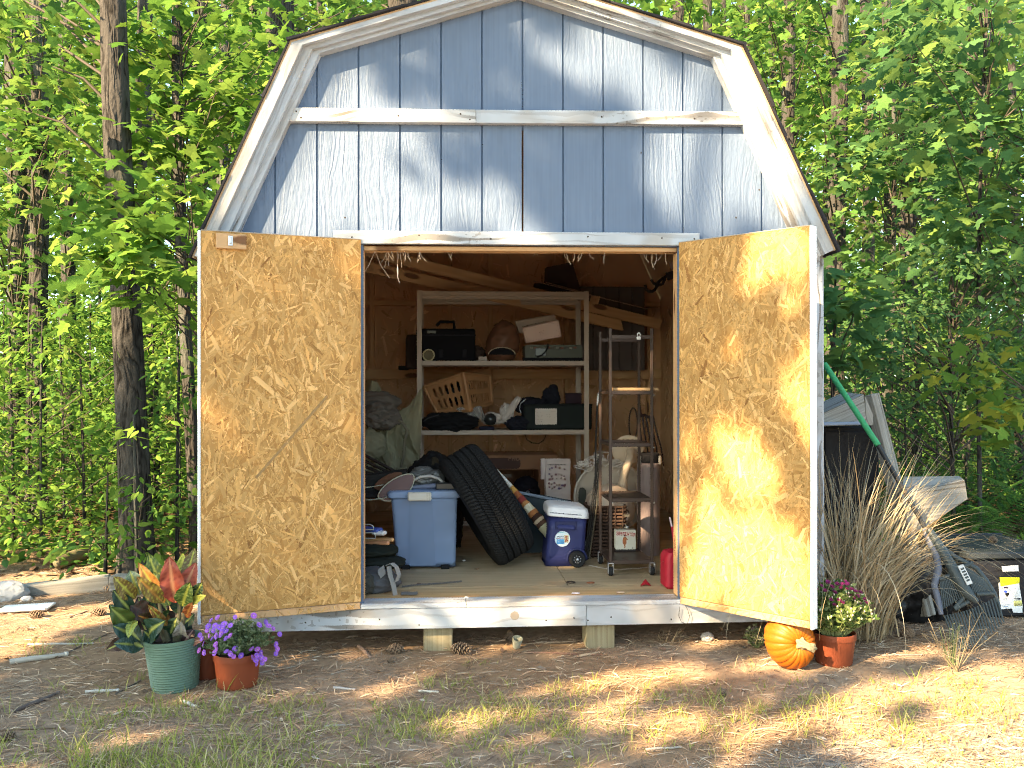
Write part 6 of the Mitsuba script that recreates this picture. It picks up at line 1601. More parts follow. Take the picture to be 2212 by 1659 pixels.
put('dead_blades', trimesh.Trimesh(V3, F3, process=False), np.repeat(pickcol(rg, 150, [(0.30, 0.22, 0.13), (0.20, 0.14, 0.085), (0.42, 0.34, 0.22)]), k3, 0), 'm_blade', parent=og, kind='stuff')
put('arching_blades', trimesh.Trimesh(V2, F2, process=False), np.repeat(pickcol(rg, n2_, cols_, [.35, .15, .4, .10]), k2, 0), 'm_blade', parent=og, kind='stuff')

# --- leaf rake
rk = thing('leaf_rake', 'large dark plastic leaf rake with a green and black handle leaning on the shed', 'rake')
zr = lambda x_, y_: ((2640 + x_ * .3015) * .72, (1500 + y_ * .3015) * .72)


def rp(x_, y_, off=0.0):
    """A point of the tilted rake plane: its foot on the ground in front, its top leaning back."""
    u, v = zr(x_, y_)
    d = FW + RT * (u - W / 2) / FPX - UP * (v - H / 2) / FPX
    n = np.array([-.22, -.93, .33]); p0 = np.array([2.14, -.17, .01])
    return CAM + d * (((p0 - CAM) @ n) / (d @ n)) - n * off * -1


hA = pt(1781, 786, .42); hB = pt(1897, 962, .13); hC = rp(455, 285)
put('green_handle', tube([hA, hA * .5 + hB * .5, hB], .0155, 14), (0.05, 0.30, 0.115), 'm_satin', smooth=True, parent=rk, label='green upper part of the rake handle')
put('black_handle', tube([hB, hB * .4 + hC * .6, hC + (hC - hB) * .15], .0125, 12), (0.025, 0.027, 0.03), 'm_satin', smooth=True, parent=rk)
RKC = (0.050, 0.064, 0.068)
left = [rp(*p) for p in ((450, 285), (490, 400), (560, 540), (580, 690), (540, 850), (570, 960), (610, 1140))]
put('left_frame', tube(left, (.016, .019, .020, .019, .017, .016, .012), 10), (0.11, 0.125, 0.17), 'm_satin', smooth=True, parent=rk)
spine = [rp(*p, .012) for p in ((470, 290), (560, 430), (680, 620), (780, 800), (860, 930), (960, 1020))]
put('spine', tube(spine, (.018, .024, .026, .030, .030, .012), 10), RKC, 'm_satin', smooth=True, parent=rk)
right = [rp(*p) for p in ((560, 420), (740, 560), (960, 680), (1060, 800), (1140, 930), (1185, 1050), (1190, 1150))]
put('right_frame', tube(right, (.012, .012, .012, .011, .010, .009, .006), 9), RKC, 'm_satin', smooth=True, parent=rk)
for a in (((590, 795), (720, 735)), ((820, 670), (920, 625)), ((830, 970), (740, 1080)), ((960, 940), (1140, 930)), ((740, 1090), (880, 1010))):
    put('cross_brace', tube([rp(*a[0], .004), rp(*a[1], .004)], .011, 8), RKC, 'm_satin', smooth=True, parent=rk)
put('name_plate', bar(rp(775, 660, .042), rp(870, 850, .042), .030, .004, up=(-.22, -.93, .33), c=.001), (0.55, 0.56, 0.56), 'm_satin', parent=rk)
put('plate_mark', cat([bar(rp(790 + i * 14, 690 + i * 28, .0455), rp(800 + i * 14, 706 + i * 28, .0455), .018, .001, up=(-.22, -.93, .33)) for i in range(5)]), RKC, parent=rk)
for i in range(13):                                                   # tines above the brace on the right
    f = i / 12
    a = (850 + f * 180, 665 + f * 130 - 8); b = (930 + f * 200, 925 + f * 5)
    if a[1] < b[1] - 20:
        put('tine', bar(rp(*a), rp(*b), .006, .012, up=(-.22, -.93, .33), c=.001), RKC, 'm_satin', parent=rk)
for i in range(11):                                                   # inside the left frame
    f = i / 10
    a = (600 + f * 130, 800 - f * 50); b = (625 + f * 205, 1090 - f * 130)
    put('tine', bar(rp(*a), rp(*b), .006, .010, up=(-.22, -.93, .33), c=.001), RKC, 'm_satin', parent=rk)
for i in range(20):                                                   # long teeth to the ground
    f = i / 19
    a = (640 + f * 520, 1150 - f * 190 + 30 * math.sin(f * 3.1)); b = (745 + f * 455, 1490 - 290 * f ** 1.6)
    A_, B2 = rp(*a), rp(*b)
    B2 = B2 + np.array([0, -.03, 0]); B2[2] = max(B2[2], float(gh(B2[0], B2[1])) + .004)
    put('tine', tube([A_, A_ * .45 + B2 * .55, B2 + (0, .012, .012), B2], (.0055, .005, .0045, .003), 6), RKC, 'm_satin', smooth=True, parent=rk)

# --- grey timber frame
wf = thing('timber_post', 'weathered grey timber post with a sloped cap and a crossarm leaning by the corner', 'timber post')
board('leaning_post', pt(1882, 852, .55), pt(2004, 1330, .36), .062, .07, up=(.3, -1, 0), m='m_greywood', c=.004, parent=wf)
Q = [pt(u, v, y) for u, v, y in ((1770, 896, .42), (1866, 852, .42), (1872, 918, .40), (1770, 921, .40))]
sl = slab(Q, .26)


def gput(key, mesh, parent, m='m_greywood', ax=(1, 0, .45)):
    f = np.asarray(mesh.faces); v = np.asarray(mesh.vertices)[f.ravel()]
    ax = np.array(ax) / np.linalg.norm(ax)
    UVO[0] += 1.7
    uv = np.stack([v @ ax + UVO[0], v @ np.cross(ax, (0, 1, 0)) + v[:, 1] * .8 + UVO[0] * .3], 1)
    return put(key, trimesh.Trimesh(v, np.arange(len(v)).reshape(-1, 3), process=False), m=m, uv=uv, parent=parent)


gput('cap_block', sl, wf)
gput('cap_side', slab([pt(1869, 855, .412), pt(1886, 896, .412), pt(1886, 918, .412), pt(1872, 919, .412)], .12), wf, ax=(.4, 0, -1))
put('blue_edge', bar(pt(1770, 916, .395), pt(1868, 914, .395), .02, .016, c=.003), (0.22, 0.27, 0.36), parent=wf)
A3 = [pt(u, v, y) for u, v, y in ((1948, 1072, .22), (2084, 1038, .30), (2090, 1078, .30), (1968, 1160, .22))]
B3 = [pt(u, v, y) for u, v, y in ((1952, 1030, .44), (2072, 1028, .52), (2080, 1060, .52), (1960, 1100, .44))]
V = np.array(A3 + B3)
arm = trimesh.Trimesh(V, [(0, 2, 1), (0, 3, 2), (4, 5, 6), (4, 6, 7), (0, 1, 5), (0, 5, 4), (1, 2, 6), (1, 6, 5), (2, 3, 7), (2, 7, 6), (3, 0, 4), (3, 4, 7)], process=False)
gput('crossarm', arm, wf, ax=(1, .3, .25))
bx_ = thing('black_cabinet', 'plain black box under the timber cap', 'box')
a, b = pt(1775, 1300, .62), pt(1900, 921, .62)
put('body', box(a[0], b[0], .62, 1.05, 0, b[2], .01), (0.012, 0.011, 0.012), parent=bx_)  # black box filling the space below the timber cap
put('front_panel', box(a[0] + .02, b[0] - .02, .608, .6195, .05, b[2] - .03, .004), (0.016, 0.014, 0.014), parent=bx_)
tp_ = thing('black_tarp', 'black plastic sheeting heaped behind the rake and dry grass', 'tarp')
put('sheet', cat([lump(pt(1960, 1260, .48), (.18, .15, .22), 81, 4, .2), lump(pt(1900, 1290, .40), (.16, .12, .16), 82, 4, .2), lump(pt(2015, 1300, .50), (.10, .10, .16), 83, 4, .2)]), (0.008, 0.008, 0.009), 'm_satin', smooth=True, parent=tp_)
put('torn_edge', tube([gpt(u, v) + (0, 0, .02) for u, v in ((1885, 1290), (1905, 1300), (1940, 1306), (1965, 1326), (1990, 1332))], (.01, .02, .016, .012, .006), 8), (0.12, 0.115, 0.11), smooth=True, parent=tp_)
# --- black bin at the right
bn = thing('black_bin', 'black lidded storage bin with a yellow and white label, litter on its lid', 'bin')
yb_ = .46
a, b = pt(2098, 1322, yb_), pt(2290, 1205, yb_)
put('tub', box(a[0], b[0], yb_, yb_ + .55, .005, b[2], .012), (0.012, 0.013, 0.017), 'm_satin', parent=bn)
l0, l1 = pt(2088, 1205, yb_ - .02), pt(2300, 1205, yb_ - .02)
put('lid', box(l0[0], l1[0], yb_ - .025, yb_ + .60, b[2] + .001, b[2] + .040, .008), (0.030, 0.036, 0.040), 'm_satin', parent=bn)
put('lid_rim', cat([box(l0[0] + .01, l1[0], yb_ + .572, yb_ + .592, b[2] + .040, b[2] + .05, .002), box(l0[0] + .004, l0[0] + .022, yb_ - .02, yb_ + .57, b[2] + .040, b[2] + .05, .002)]), (0.03, 0.04, 0.05), 'm_satin', parent=bn)
lb = lambda u, v, o=.004: pt(u, v, yb_ - o)
zl = lambda x_, y_: ((2900 + x_ * .12053) * .72, (1680 + y_ * .12053) * .72)
WHT = (0.78, 0.78, 0.76)
put('paper_label', slab([lb(*zl(x_, y_)) for x_, y_ in ((800, 620), (1310, 600), (1400, 1190), (840, 1230))], .003), WHT, parent=bn, label='white printed label under a yellow strip')
put('yellow_strip', slab([lb(*zl(x_, y_), .005) for x_, y_ in ((835, 490), (1320, 485), (1315, 580), (845, 660))], .003), (0.74, 0.70, 0.02), parent=bn)
put('torn_paper', slab([lb(*zl(x_, y_), .028) for x_, y_ in ((880, 215), (1290, 180), (1300, 280), (900, 290))], .002), WHT, parent=bn)
put('torn_paper', slab([lb(*zl(x_, y_), .006) for x_, y_ in ((1130, 1215), (1390, 1220), (1390, 1320), (1160, 1310))], .002), WHT, parent=bn)
for x0, y0_, x1, y1, th_, c in ((930, 690, 1040, 690, 40, (0.04, 0.02, 0.06)), (935, 775, 1000, 800, 60, (0.06, 0.12, 0.55)), (965, 845, 1055, 845, 60, (0.02, 0.02, 0.02)), (985, 890, 1035, 890, 40, (0.02, 0.02, 0.02)), (1180, 960, 1345, 955, 14, (0.03, 0.03, 0.03)), (1190, 995, 1300, 990, 10, (0.03, 0.03, 0.03)), (1300, 970, 1345, 970, 36, (0.02, 0.02, 0.02)), (910, 970, 1050, 965, 8, (0.3, 0.3, 0.32)), (920, 1120, 1090, 1105, 9, (0.25, 0.3, 0.42)), (920, 1160, 1030, 1160, 26, (0.35, 0.45, 0.6)), (1060, 720, 1230, 712, 5, (0.3, 0.3, 0.3)), (1240, 820, 1275, 825, 14, (0.2, 0.2, 0.2)), (1130, 905, 1290, 895, 4, (0.3, 0.3, 0.3)), (850, 705, 940, 690, 6, (0.2, 0.2, 0.2))):
    put('label_print', bar(lb(*zl(x0, y0_), .0055), lb(*zl(x1, y1), .0055), .0012, th_ * .12053 * .72 / 2000 * 5.05, up=(0, .01, 1)), c, parent=bn)
put('yellow_patch', slab([lb(*zl(x_, y_), .0052) for x_, y_ in ((1175, 1070), (1375, 1060), (1385, 1135), (1185, 1150))], .001), (0.80, 0.74, 0.25), parent=bn)
tm = meshkit.text_mesh('1091', .0125, .0008, True); v = tm.vertices
put('label_number', move(trimesh.Trimesh(np.stack([v[:, 0], -v[:, 2], v[:, 1]], 1), tm.faces, process=False), *lb(*zl(1190, 1140), .0062)), (0.03, 0.03, 0.03), parent=bn)
pine_cone(np.array([*pt(2146, 1190, yb_ + .28)[:2], b[2] + .041]), .07, 'pine cone sitting on the lid of the black bin', 1.3)
rg = np.random.default_rng(4)
n = 240
x = rg.uniform(l0[0] + .03, l1[0], n); y = rg.uniform(yb_, yb_ + .55, n); a = rg.uniform(0, 3.14, n); L = rg.uniform(.02, .08, n)
c0 = np.stack([x, y, np.full(n, b[2] + .0425)], 1); d = np.stack([np.cos(a), np.sin(a), 0 * a], 1) * L[:, None] / 2; sd = np.stack([-np.sin(a), np.cos(a), 0 * a], 1) * .0012
V = np.stack([c0 - d, c0 + sd, c0 + d, c0 - sd], 1)
F = (np.array([(0, 1, 3), (1, 2, 3)])[None] + (np.arange(n) * 4)[:, None, None]).reshape(-1, 3)
put('lid_litter', trimesh.Trimesh(V.reshape(-1, 3), F, process=False), np.repeat(pickcol(rg, n, [(0.35, 0.27, 0.16), (0.5, 0.44, 0.33)]), 4, 0), kind='stuff', label='pine needles lying on the lid of the black bin')

# ================================================================ the woods
def fan(outline, droop=.18, fold=.10):
    o = np.array(outline, float)
    c = np.array([[.36, 0.0]])
    p = np.vstack([c, o]); z = -droop * (p[:, 0] - .3) ** 2 - fold * np.abs(p[:, 1])
    n = len(o); i = np.arange(n)
    return np.column_stack([p, z]), np.stack([i * 0, i + 1, (i + 1) % n + 1], 1)


_h = [(0.0, 0.0), (-.07, .20), (.06, .44), (.20, .28), (.36, .36), (.50, .56), (.53, .30), (.60, .17), (.76, .20), (1.0, 0.0)]
MAPLE = fan(_h + [(x, -y) for x, y in _h[-2:0:-1]])
_h = [(0, 0), (.05, .40), (.28, .24), (.52, .50), (.62, .17), (1, 0)]
MAPLE2 = fan(_h + [(x, -y) for x, y in _h[-2:0:-1]])
_h = [(0, 0), (.15, .17), (.45, .25), (.78, .13), (1, 0)]
OVAL = fan(_h + [(x, -y) for x, y in _h[-2:0:-1]], .25, .18)
FAR = (np.array([(0, 0, 0), (.5, .36, -.06), (1, 0, -.05), (.5, -.36, -.06)], float), np.array([(0, 2, 1), (0, 3, 2)]))


def leafcloud(tmpl, pos, dirs, nrm, size):
    """Every leaf a small bent face at pos, its tip towards dirs, its face towards nrm."""
    V0, F0 = tmpl
    d = dirs / (np.linalg.norm(dirs, axis=1, keepdims=True) + 1e-9)
    e = np.cross(nrm, d); e /= np.linalg.norm(e, axis=1, keepdims=True) + 1e-9
    n = np.cross(d, e)
    V = pos[:, None] + size[:, None, None] * (V0[None, :, :1] * d[:, None] + V0[None, :, 1:2] * e[:, None] + V0[None, :, 2:] * n[:, None])
    F = (F0[None] + (np.arange(len(pos)) * len(V0))[:, None, None]).reshape(-1, 3)
    return V.reshape(-1, 3), F, len(V0)


def sprays(rg, centres, per, spread, flat=.18):
    """Leaf places in flat layered sprays round the given centres."""
    n = len(centres)
    k = np.repeat(np.arange(n), per)
    m = len(k)
    a = rg.uniform(0, 2 * np.pi, m); r = spread[k] * np.sqrt(rg.random(m))
    tilt = rg.normal(0, .22, (n, 2))
    off = np.stack([r * np.cos(a), r * np.sin(a), np.zeros(m)], 1)
    off[:, 2] = off[:, 0] * tilt[k, 0] + off[:, 1] * tilt[k, 1] - .25 * r * r / spread[k] + rg.normal(0, flat, m) * spread[k]
    d = np.stack([np.cos(a), np.sin(a), rg.normal(-.35, .35, m)], 1) + rg.normal(0, .35, (m, 3))
    nr = np.stack([rg.normal(0, .42, m), rg.normal(0, .42, m), np.ones(m)], 1)
    return centres[k] + off, d, nr


def twigs(rg, centres, x, y, z0, frac=.6, r=.006):
    """Thin branches from the trunk line out to the sprays."""
    out = []
    for c in centres[rg.random(len(centres)) < frac]:
        a = np.array([x(c[2]) if callable(x) else x, y, max(z0, c[2] - .5 * np.hypot(c[0] - (x(c[2]) if callable(x) else x), c[1] - y) - .1)])
        m = (a + c) / 2 + rg.normal(0, .05, 3) + (0, 0, .08)
        out.append(tube([a, m, c], (r * 1.7, r * 1.1, r * .5), 4, cap=False))
    return out


def trunk(parent, x, y, z1, r, lean=0.0, seed=0, col=None, sides=14, flare=True, key='trunk', liney=0.0):
    rg = np.random.default_rng(seed)
    z0 = float(gh(x, y)) - .08
    zs = np.concatenate([[z0, z0 + .12, z0 + .35], np.linspace(z0 + .8, z1, 9)])
    f = (zs - z0) / (z1 - z0)
    P = np.stack([x + lean * (zs - 1.3) + .03 * np.sin(zs * .9 + seed), y + liney * zs + .03 * np.cos(zs * .8 + seed), zs], 1)
    rad = r * (1 - .35 * f) * (1 + (.55 * np.exp(-(zs - z0) / .16) if flare else 0))
    m = tube(P, rad, sides, cap=False)
    k = np.arange(len(zs))
    ang = np.arange(sides) / sides
    v = np.array(m.vertices)
    # roughen and lay the bark out along the trunk
    q = meshkit.fbm(v * (9, 9, 2.5) + seed, 3, 1)
    ctr = np.repeat(P, sides, 0)
    v = ctr + (v - ctr) * (1 + .16 * (q - .5))[:, None]
    V = v.reshape(len(zs), sides, 3); V = np.concatenate([V, V[:, :1]], 1)
    uv = np.stack([np.tile(np.arange(sides + 1) / sides * 2 * np.pi * max(r, .03), (len(zs), 1)) * 1.0, np.repeat(zs[:, None], sides + 1, 1)], -1).reshape(-1, 2) + seed * .37
    s = sheet(V)
    put(key, trimesh.Trimesh(s.vertices, np.asarray(s.faces)[:, ::-1], process=False), m='m_bark', uv=uv, smooth=True, parent=parent)


TREE_N = [0]


def tree(label, x, y, r, ztop, centres, per, size, tmpl, cols, seed, spread=.38, lean=0.0, group=None, p=None, name='maple_tree', limbs=True, var=.16, tr=True, m='m_leaf'):
    rg = np.random.default_rng(seed)
    t = thing(name, label, 'tree' if 'sapling' not in name and 'shrub' not in name else ('sapling' if 'sapling' in name else 'shrub'), group)
    if tr:
        trunk(t, x, y, ztop, r, lean, seed, sides=16 if r > .08 else 8)
    centres = np.asarray(centres, float)
    if len(centres):
        pos, d, nr = sprays(rg, centres, per, np.full(len(centres), spread) * rg.uniform(.7, 1.2, len(centres)))
        sz = size * rg.uniform(.65, 1.25, len(pos))
        ok = pos[:, 2] > .04
        pos, d, nr, sz = pos[ok], d[ok], nr[ok], sz[ok]
        V, F, k = leafcloud(tmpl, pos, d, nr, sz)
        put('crown', trimesh.Trimesh(V, F, process=False), np.repeat(pickcol(rg, len(pos), cols, p, var), k, 0), m, parent=t, kind='stuff')
        if limbs:
            tw = twigs(rg, centres, lambda z: x + lean * (z - 1.3), y, .2, .22 if name == 'beech_sapling' else .55, .0032 if name == 'beech_sapling' else (.005 if r < .06 else .008))
            if tw:
                put('limbs', cat(tw), (0.075, 0.062, 0.050), smooth=True, parent=t, kind='stuff')
    return t


def wedge(rg, n, u0, u1, v0, v1, y0, y1, clump=0.0, seed=0):
    """Places for sprays inside a slice of the woods."""
    out = []
    while len(out) < n:
        y = rg.uniform(y0, y1)
        p = pt(rg.uniform(u0, u1), rg.uniform(v0, v1), y)
        if clump and meshkit.fbm(p[None] * np.array([.9, .9, 1.6]) + seed, 2, seed)[0] < clump:
            continue
        out.append(p)
    return np.array(out)


LY = [(0.165, 0.29, 0.045), (0.125, 0.245, 0.04), (0.215, 0.32, 0.06), (0.095, 0.20, 0.035)]
LM = [(0.105, 0.225, 0.048), (0.075, 0.17, 0.040), (0.14, 0.26, 0.052), (0.18, 0.275, 0.055)]
LB = [(0.095, 0.20, 0.070), (0.07, 0.16, 0.055), (0.12, 0.23, 0.065), (0.16, 0.25, 0.06)]
rg = np.random.default_rng(404)
# --- trees one can tell apart, left of the shed
x = pt(276, 836, 2.1)[0]
C = wedge(rg, 26, -60, 260, -60, 240, 2.0, 3.6)
tree('thick dark barked tree just behind the croton, with climbing leaves at its foot', x, 2.1, .112, 6.5, C, 16, .105, MAPLE2, LM, 1, lean=-.025)
C = np.vstack([wedge(rg, 62, 250, 600, -40, 330, 1.9, 3.4), wedge(rg, 16, 170, 450, 330, 480, 1.5, 2.6)])
tree('sunlit young maple with a crooked slim trunk leaning over the left roof edge', pt(410, 836, 2.7)[0], 2.7, .055, 5.4, C, 17, .118, MAPLE, LY, 2, spread=.36, lean=-.03)
C = np.vstack([wedge(rg, 9, 190, 420, 470, 560, .9, 1.3), wedge(rg, 8, 170, 400, 540, 655, .8, 1.2)])
tree('low maple branch with big bright leaves hanging beside the open door at the left', pt(460, 836, 1.6)[0], 1.9, .022, 2.9, C, 13, .125, MAPLE, LY, 3, spread=.26, name='maple_sapling')
C = wedge(rg, 46, -120, 190, -40, 330, 3.2, 5.0)
tree('slim grey maple second from the left edge, with leafy upper branches', pt(84, 836, 4.6)[0], 4.6, .095, 7.5, C, 16, .12, MAPLE2, LY, 4, spread=.42, lean=-.01)
C = wedge(rg, 40, -150, 120, 250, 640, 3.6, 6.0)
tree('dark trunk nearest the left edge of the woods with spreading lower branches', pt(32, 836, 6.2)[0], 6.2, .12, 8, C, 16, .12, MAPLE2, LM, 5, spread=.45)
C = wedge(rg, 34, 60, 330, 60, 420, 5.5, 8.0)
tree('pale patchy trunk between the slim grey maple and the thick dark tree', pt(143, 836, 7.4)[0], 7.4, .095, 9, C, 16, .13, MAPLE2, LM, 6, spread=.5, lean=.004)
C = wedge(rg, 30, 290, 520, 380, 700, 4.0, 6.0)
tree('dark trunk close behind the thick tree near the left door', pt(317, 836, 5.4)[0], 5.4, .098, 8, C, 16, .115, MAPLE2, LY, 7, spread=.42)
C = wedge(rg, 34, 420, 660, 60, 330, 4.0, 6.5)
tree('mid grey trunk seen past the left slope of the roof', pt(487, 836, 4.8)[0], 4.8, .07, 7.5, C, 16, .11, MAPLE2, LY, 8, spread=.4)
C = wedge(rg, 34, 520, 800, -60, 120, 6.0, 8.5)
tree('stout dark trunk rising behind the left knee of the roof', pt(600, 836, 6.6)[0], 6.6, .21, 10, C, 16, .12, MAPLE2, LY, 9, spread=.45)
C = wedge(rg, 26, 740, 1000, -60, 60, 8.0, 11)
tree('broad rough trunk topping the roof just left of the peak', pt(872, 836, 8.6)[0], 8.6, .26, 11, C, 16, .13, MAPLE2, LM, 10, spread=.5)
# small leaved understory on the left
UND = [('beech sapling with level sprays of small leaves at the left edge', 20, 3.0, (-80, 130, 700, 1010)), ('beech sapling with bright small leaves left of the thick dark tree', 180, 2.9, (60, 250, 760, 1080)), ('low leafy sapling right at the foot of the thick dark tree', 300, 1.80, (240, 345, 880, 1215)),
       ('thin sapling with green sprays between the thick tree and the open door', 392, 2.3, (330, 425, 740, 1120)), ('spindly sapling at the far left with leaves near the ground', -10, 2.4, (-70, 110, 1020, 1220)), ('low broad leaved sapling above the timber border', 225, 1.9, (160, 270, 1130, 1245)), ('sapling screen behind the open door at the left, at door handle height', 380, 4.0, (290, 430, 560, 800))]
for i, (lab, u, y, (u0, u1, v0, v1)) in enumerate(UND):
    C = wedge(rg, 24 if i in (0, 1, 3, 6) else 17, u0, u1, v0, v1, y - .5, y + .7)
    q = pt(u, 836, y)
    tree(lab, q[0], y, .014, C[:, 2].max(), C, 20, .072, OVAL, LM if i % 2 else LY, 20 + i, spread=.26, name='beech_sapling')
rg = np.random.default_rng(303)
for i in range(56):
    lf = i % 2 == 0
    y = 2.9 + 8.5 * (i / 56.0) + rg.uniform(-.4, .4)
    u = rg.uniform(-140, 430) if lf else rg.uniform(1800, 2340)
    q = pt(u, 836, y)
    d_ = y + 4.6
    n_ = 34
    C = np.stack([q[0] + rg.normal(0, .095 * d_, n_), y + rg.normal(0, .5, n_), rg.uniform(.15, 1.15 + .11 * d_, n_)], 1)
    tree('small leaved sapling in the understory left of the shed' if lf else 'small leaved sapling in the understory right of the shed', q[0], y, .012, C[:, 2].max(), C, 24, .066 + .003 * y, OVAL, LM if lf and i % 4 else (LY if lf else LB), 500 + i, spread=.30 + .012 * y, name='beech_sapling', group='understory saplings left' if lf else 'understory saplings right')
# --- right of the shed
RT_ = [('pale trunk just outside the right knee of the roof', 1703, 7.4, .105, (1590, 1800, -50, 420), 40, LM), ('thick grey trunk with a torn pale patch beyond the right roof slope', 1808, 6.4, .125, (1700, 1960, -50, 470), 52, LM), ('dark straight trunk behind the torn grey one on the right', 1876, 8.2, .10, (1760, 2000, 200, 640), 34, LB),
       ('left one of two thin parallel stems on the right', 1925, 4.6, .030, (1820, 2030, 60, 520), 40, LB), ('right one of two thin parallel stems on the right', 1944, 4.9, .028, (1860, 2060, 300, 700), 26, LB), ('slender smooth grey trunk right of the two parallel stems', 1972, 5.2, .062, (1880, 2140, -50, 420), 48, LB),
       ('broken snag with a black lower half and pale wood above', 2012, 8.6, .13, (1960, 2160, 100, 420), 26, LM), ('slim maple at the right edge with broad shaded leaves', 2118, 2.3, .018, (1960, 2290, -40, 330), 52, LB), ('shaded maple whose leaves fill the upper right corner', 2260, 2.6, .05, (2020, 2330, 150, 640), 58, LB), ('pair trunk low behind the grey timber crossarm', 1915, 5.8, .07, (1790, 1960, 560, 800), 26, LM),
       ('thin trunk among the ferns at the right', 2090, 5.6, .045, (1990, 2200, 560, 800), 22, LM), ('dark slim trunk at the right edge above the ferns', 2196, 5.0, .05, (2120, 2290, 600, 860), 24, LM)]
for i, (lab, u, y, r, (u0, u1, v0, v1), n, cols) in enumerate(RT_):
    C = wedge(rg, n, u0, u1, v0, v1, y - (1.6 if y > 3 else .8), y + 1.2)
    tree(lab, pt(u, 836, y)[0], y, r, 8.5 if r > .04 else 4.6, C, 16, .125 if cols is LB else .12, MAPLE if y < 3.2 else MAPLE2, cols, 40 + i, spread=.42, lean=[.0, .006, -.004, .004, .008, -.012, .0, .02, 0, .003, .01, -.006][i])
# shrub with small leaves
C = np.vstack([wedge(rg, 70, 1790, 2300, 640, 900, 1.5, 2.9), wedge(rg, 40, 1980, 2300, 520, 660, 1.6, 2.8)])
tree('dense shrub of small dull green leaves between the shed corner and the right edge', pt(2060, 836, 2.3)[0], 2.3, .02, 1.9, C, 30, .068, OVAL, [(0.09, 0.19, 0.075), (0.07, 0.155, 0.06), (0.12, 0.225, 0.08), (0.16, 0.25, 0.08)], 60, spread=.28, name='leafy_shrub')
C = np.vstack([wedge(rg, 9, 2040, 2215, 690, 860, .7, 1.15), wedge(rg, 4, 2130, 2240, 830, 950, .7, 1.0)])
tree('maple branch with yellow sunlit leaves reaching in at the right edge', pt(2260, 836, 1.2)[0], 1.2, .016, 1.9, C, 10, .12, MAPLE, [(0.12, 0.22, 0.04), (0.20, 0.28, 0.05), (0.30, 0.33, 0.05)], 61, spread=.24, name='maple_sapling')
C = wedge(rg, 12, 1780, 1860, 560, 800, .9, 1.6)
tree('maple sapling with broad leaves right behind the shed corner', pt(1800, 836, 1.5)[0], 1.5, .012, 2.2, C, 12, .13, MAPLE, LB, 62, spread=.24, name='maple_sapling')
# --- the deeper woods: trees that nothing tells apart
rg = np.random.default_rng(505)
for side, (ua, ub) in (('left', (-420, 560)), ('right', (1640, 2640)), ('centre', (560, 1640))):
    for i in range({'left': 23, 'right': 23, 'centre': 9}[side]):
        y = (8.5 if side != 'centre' else 9.5) + 24 * (i / 23.0) ** 1.15 + rg.uniform(-.8, .8)
        u = rg.uniform(ua, ub)
        x = pt(u, 836, y)[0]
        d = y + 4.6
        zt_ = 1.3 + d * .44
        hw = d * .10
        n = int(66 + 12 * rg.random())
        zz = rg.uniform(.25 if side != 'centre' else d * .30, zt_, n)
        C = np.stack([x + rg.normal(0, hw * .55, n), y + rg.normal(0, 1.0, n), zz], 1)
        C = C[meshkit.fbm(C * .8 + 5, 2, 3) > .40]
        tree({'left': 'forest tree deep in the woods left of the shed', 'right': 'forest tree deep in the woods right of the shed', 'centre': 'forest tree deep in the woods above the shed roof'}[side], x, y, rg.uniform(.05, .14), zt_ + 1.5, C, 16, .13 + .0032 * d, MAPLE2 if y < 16 else FAR, [LY, LM, LM][i % 3], 100 + i + {'left': 0, 'right': 40, 'centre': 80}[side], spread=.42 + .012 * d, group=f'deep forest trees {side}', name='forest_tree', limbs=y < 14)
# far off leaf mass and undergrowth
rg = np.random.default_rng(606)
n = 82000
y = 22 + 34 * rg.random(n)
u = rg.uniform(-650, 2860, n)
d0 = FW[None] + RT[None] * ((u - W / 2) / FPX)[:, None]
x = CAM[0] + d0[:, 0] * (y + 4.61) / d0[:, 1]
z = (y + 4.6) * .50 * rg.random(n) ** .85 + .3
keep = (meshkit.fbm(np.stack([x * .35, y * .35, z * .5], 1), 2, 9) > .40) & ~((u > 640) & (u < 1590) & (z < (y + 4.6) * .28))
pos = np.stack([x, y, z], 1)[keep]; m_ = len(pos)
V, F, k = leafcloud(FAR, pos, rg.normal(0, 1, (m_, 3)), rg.normal(0, .6, (m_, 3)) + (0, -.2, 1), rg.uniform(.28, .60, m_))
put('forest_foliage', trimesh.Trimesh(V, F, process=False), np.repeat(pickcol(rg, m_, LY + LM, None, .2), k, 0), 'm_leaf', kind='stuff', label='far off leaves of the woods that run together behind the trees')
n = 15000
y = 1.6 + 15 * rg.random(n) ** 1.4; u = np.where(rg.random(n) < .5, rg.uniform(-250, 640, n), rg.uniform(1700, 2460, n))
d0 = FW[None] + RT[None] * ((u - W / 2) / FPX)[:, None]
x = CAM[0] + d0[:, 0] * (y + 4.61) / d0[:, 1]
keep = (np.abs(x) > 1.9) & (meshkit.fbm(np.stack([x * .9, y * .9, x * 0], 1), 2, 19) > .42) & ((y > 2.1) | (x > 0))
keep &= ~((x > 0) & (y < 1.6))
x, y = x[keep], y[keep]; m_ = len(x)
pos = np.stack([x, y, gh(x, y) + .04 + rg.gamma(2, .07, m_) * (.5 + .09 * y)], 1)
V, F, k = leafcloud(OVAL, pos, rg.normal(0, 1, (m_, 3)) * (1, 1, .4), rg.normal(0, .45, (m_, 3)) + (0, -.1, 1), rg.uniform(.05, .10, m_) * (1 + .05 * y))
put('undergrowth', trimesh.Trimesh(V, F, process=False), np.repeat(pickcol(rg, m_, LY + LM + LB, None, .2), k, 0), 'm_leaf', kind='stuff', label='low leafy undergrowth on the forest floor')
n = 16000
y = 1.2 + 16 * rg.random(n) ** 1.5; x = rg.uniform(-1, 1, n) * (4 + y * .8)
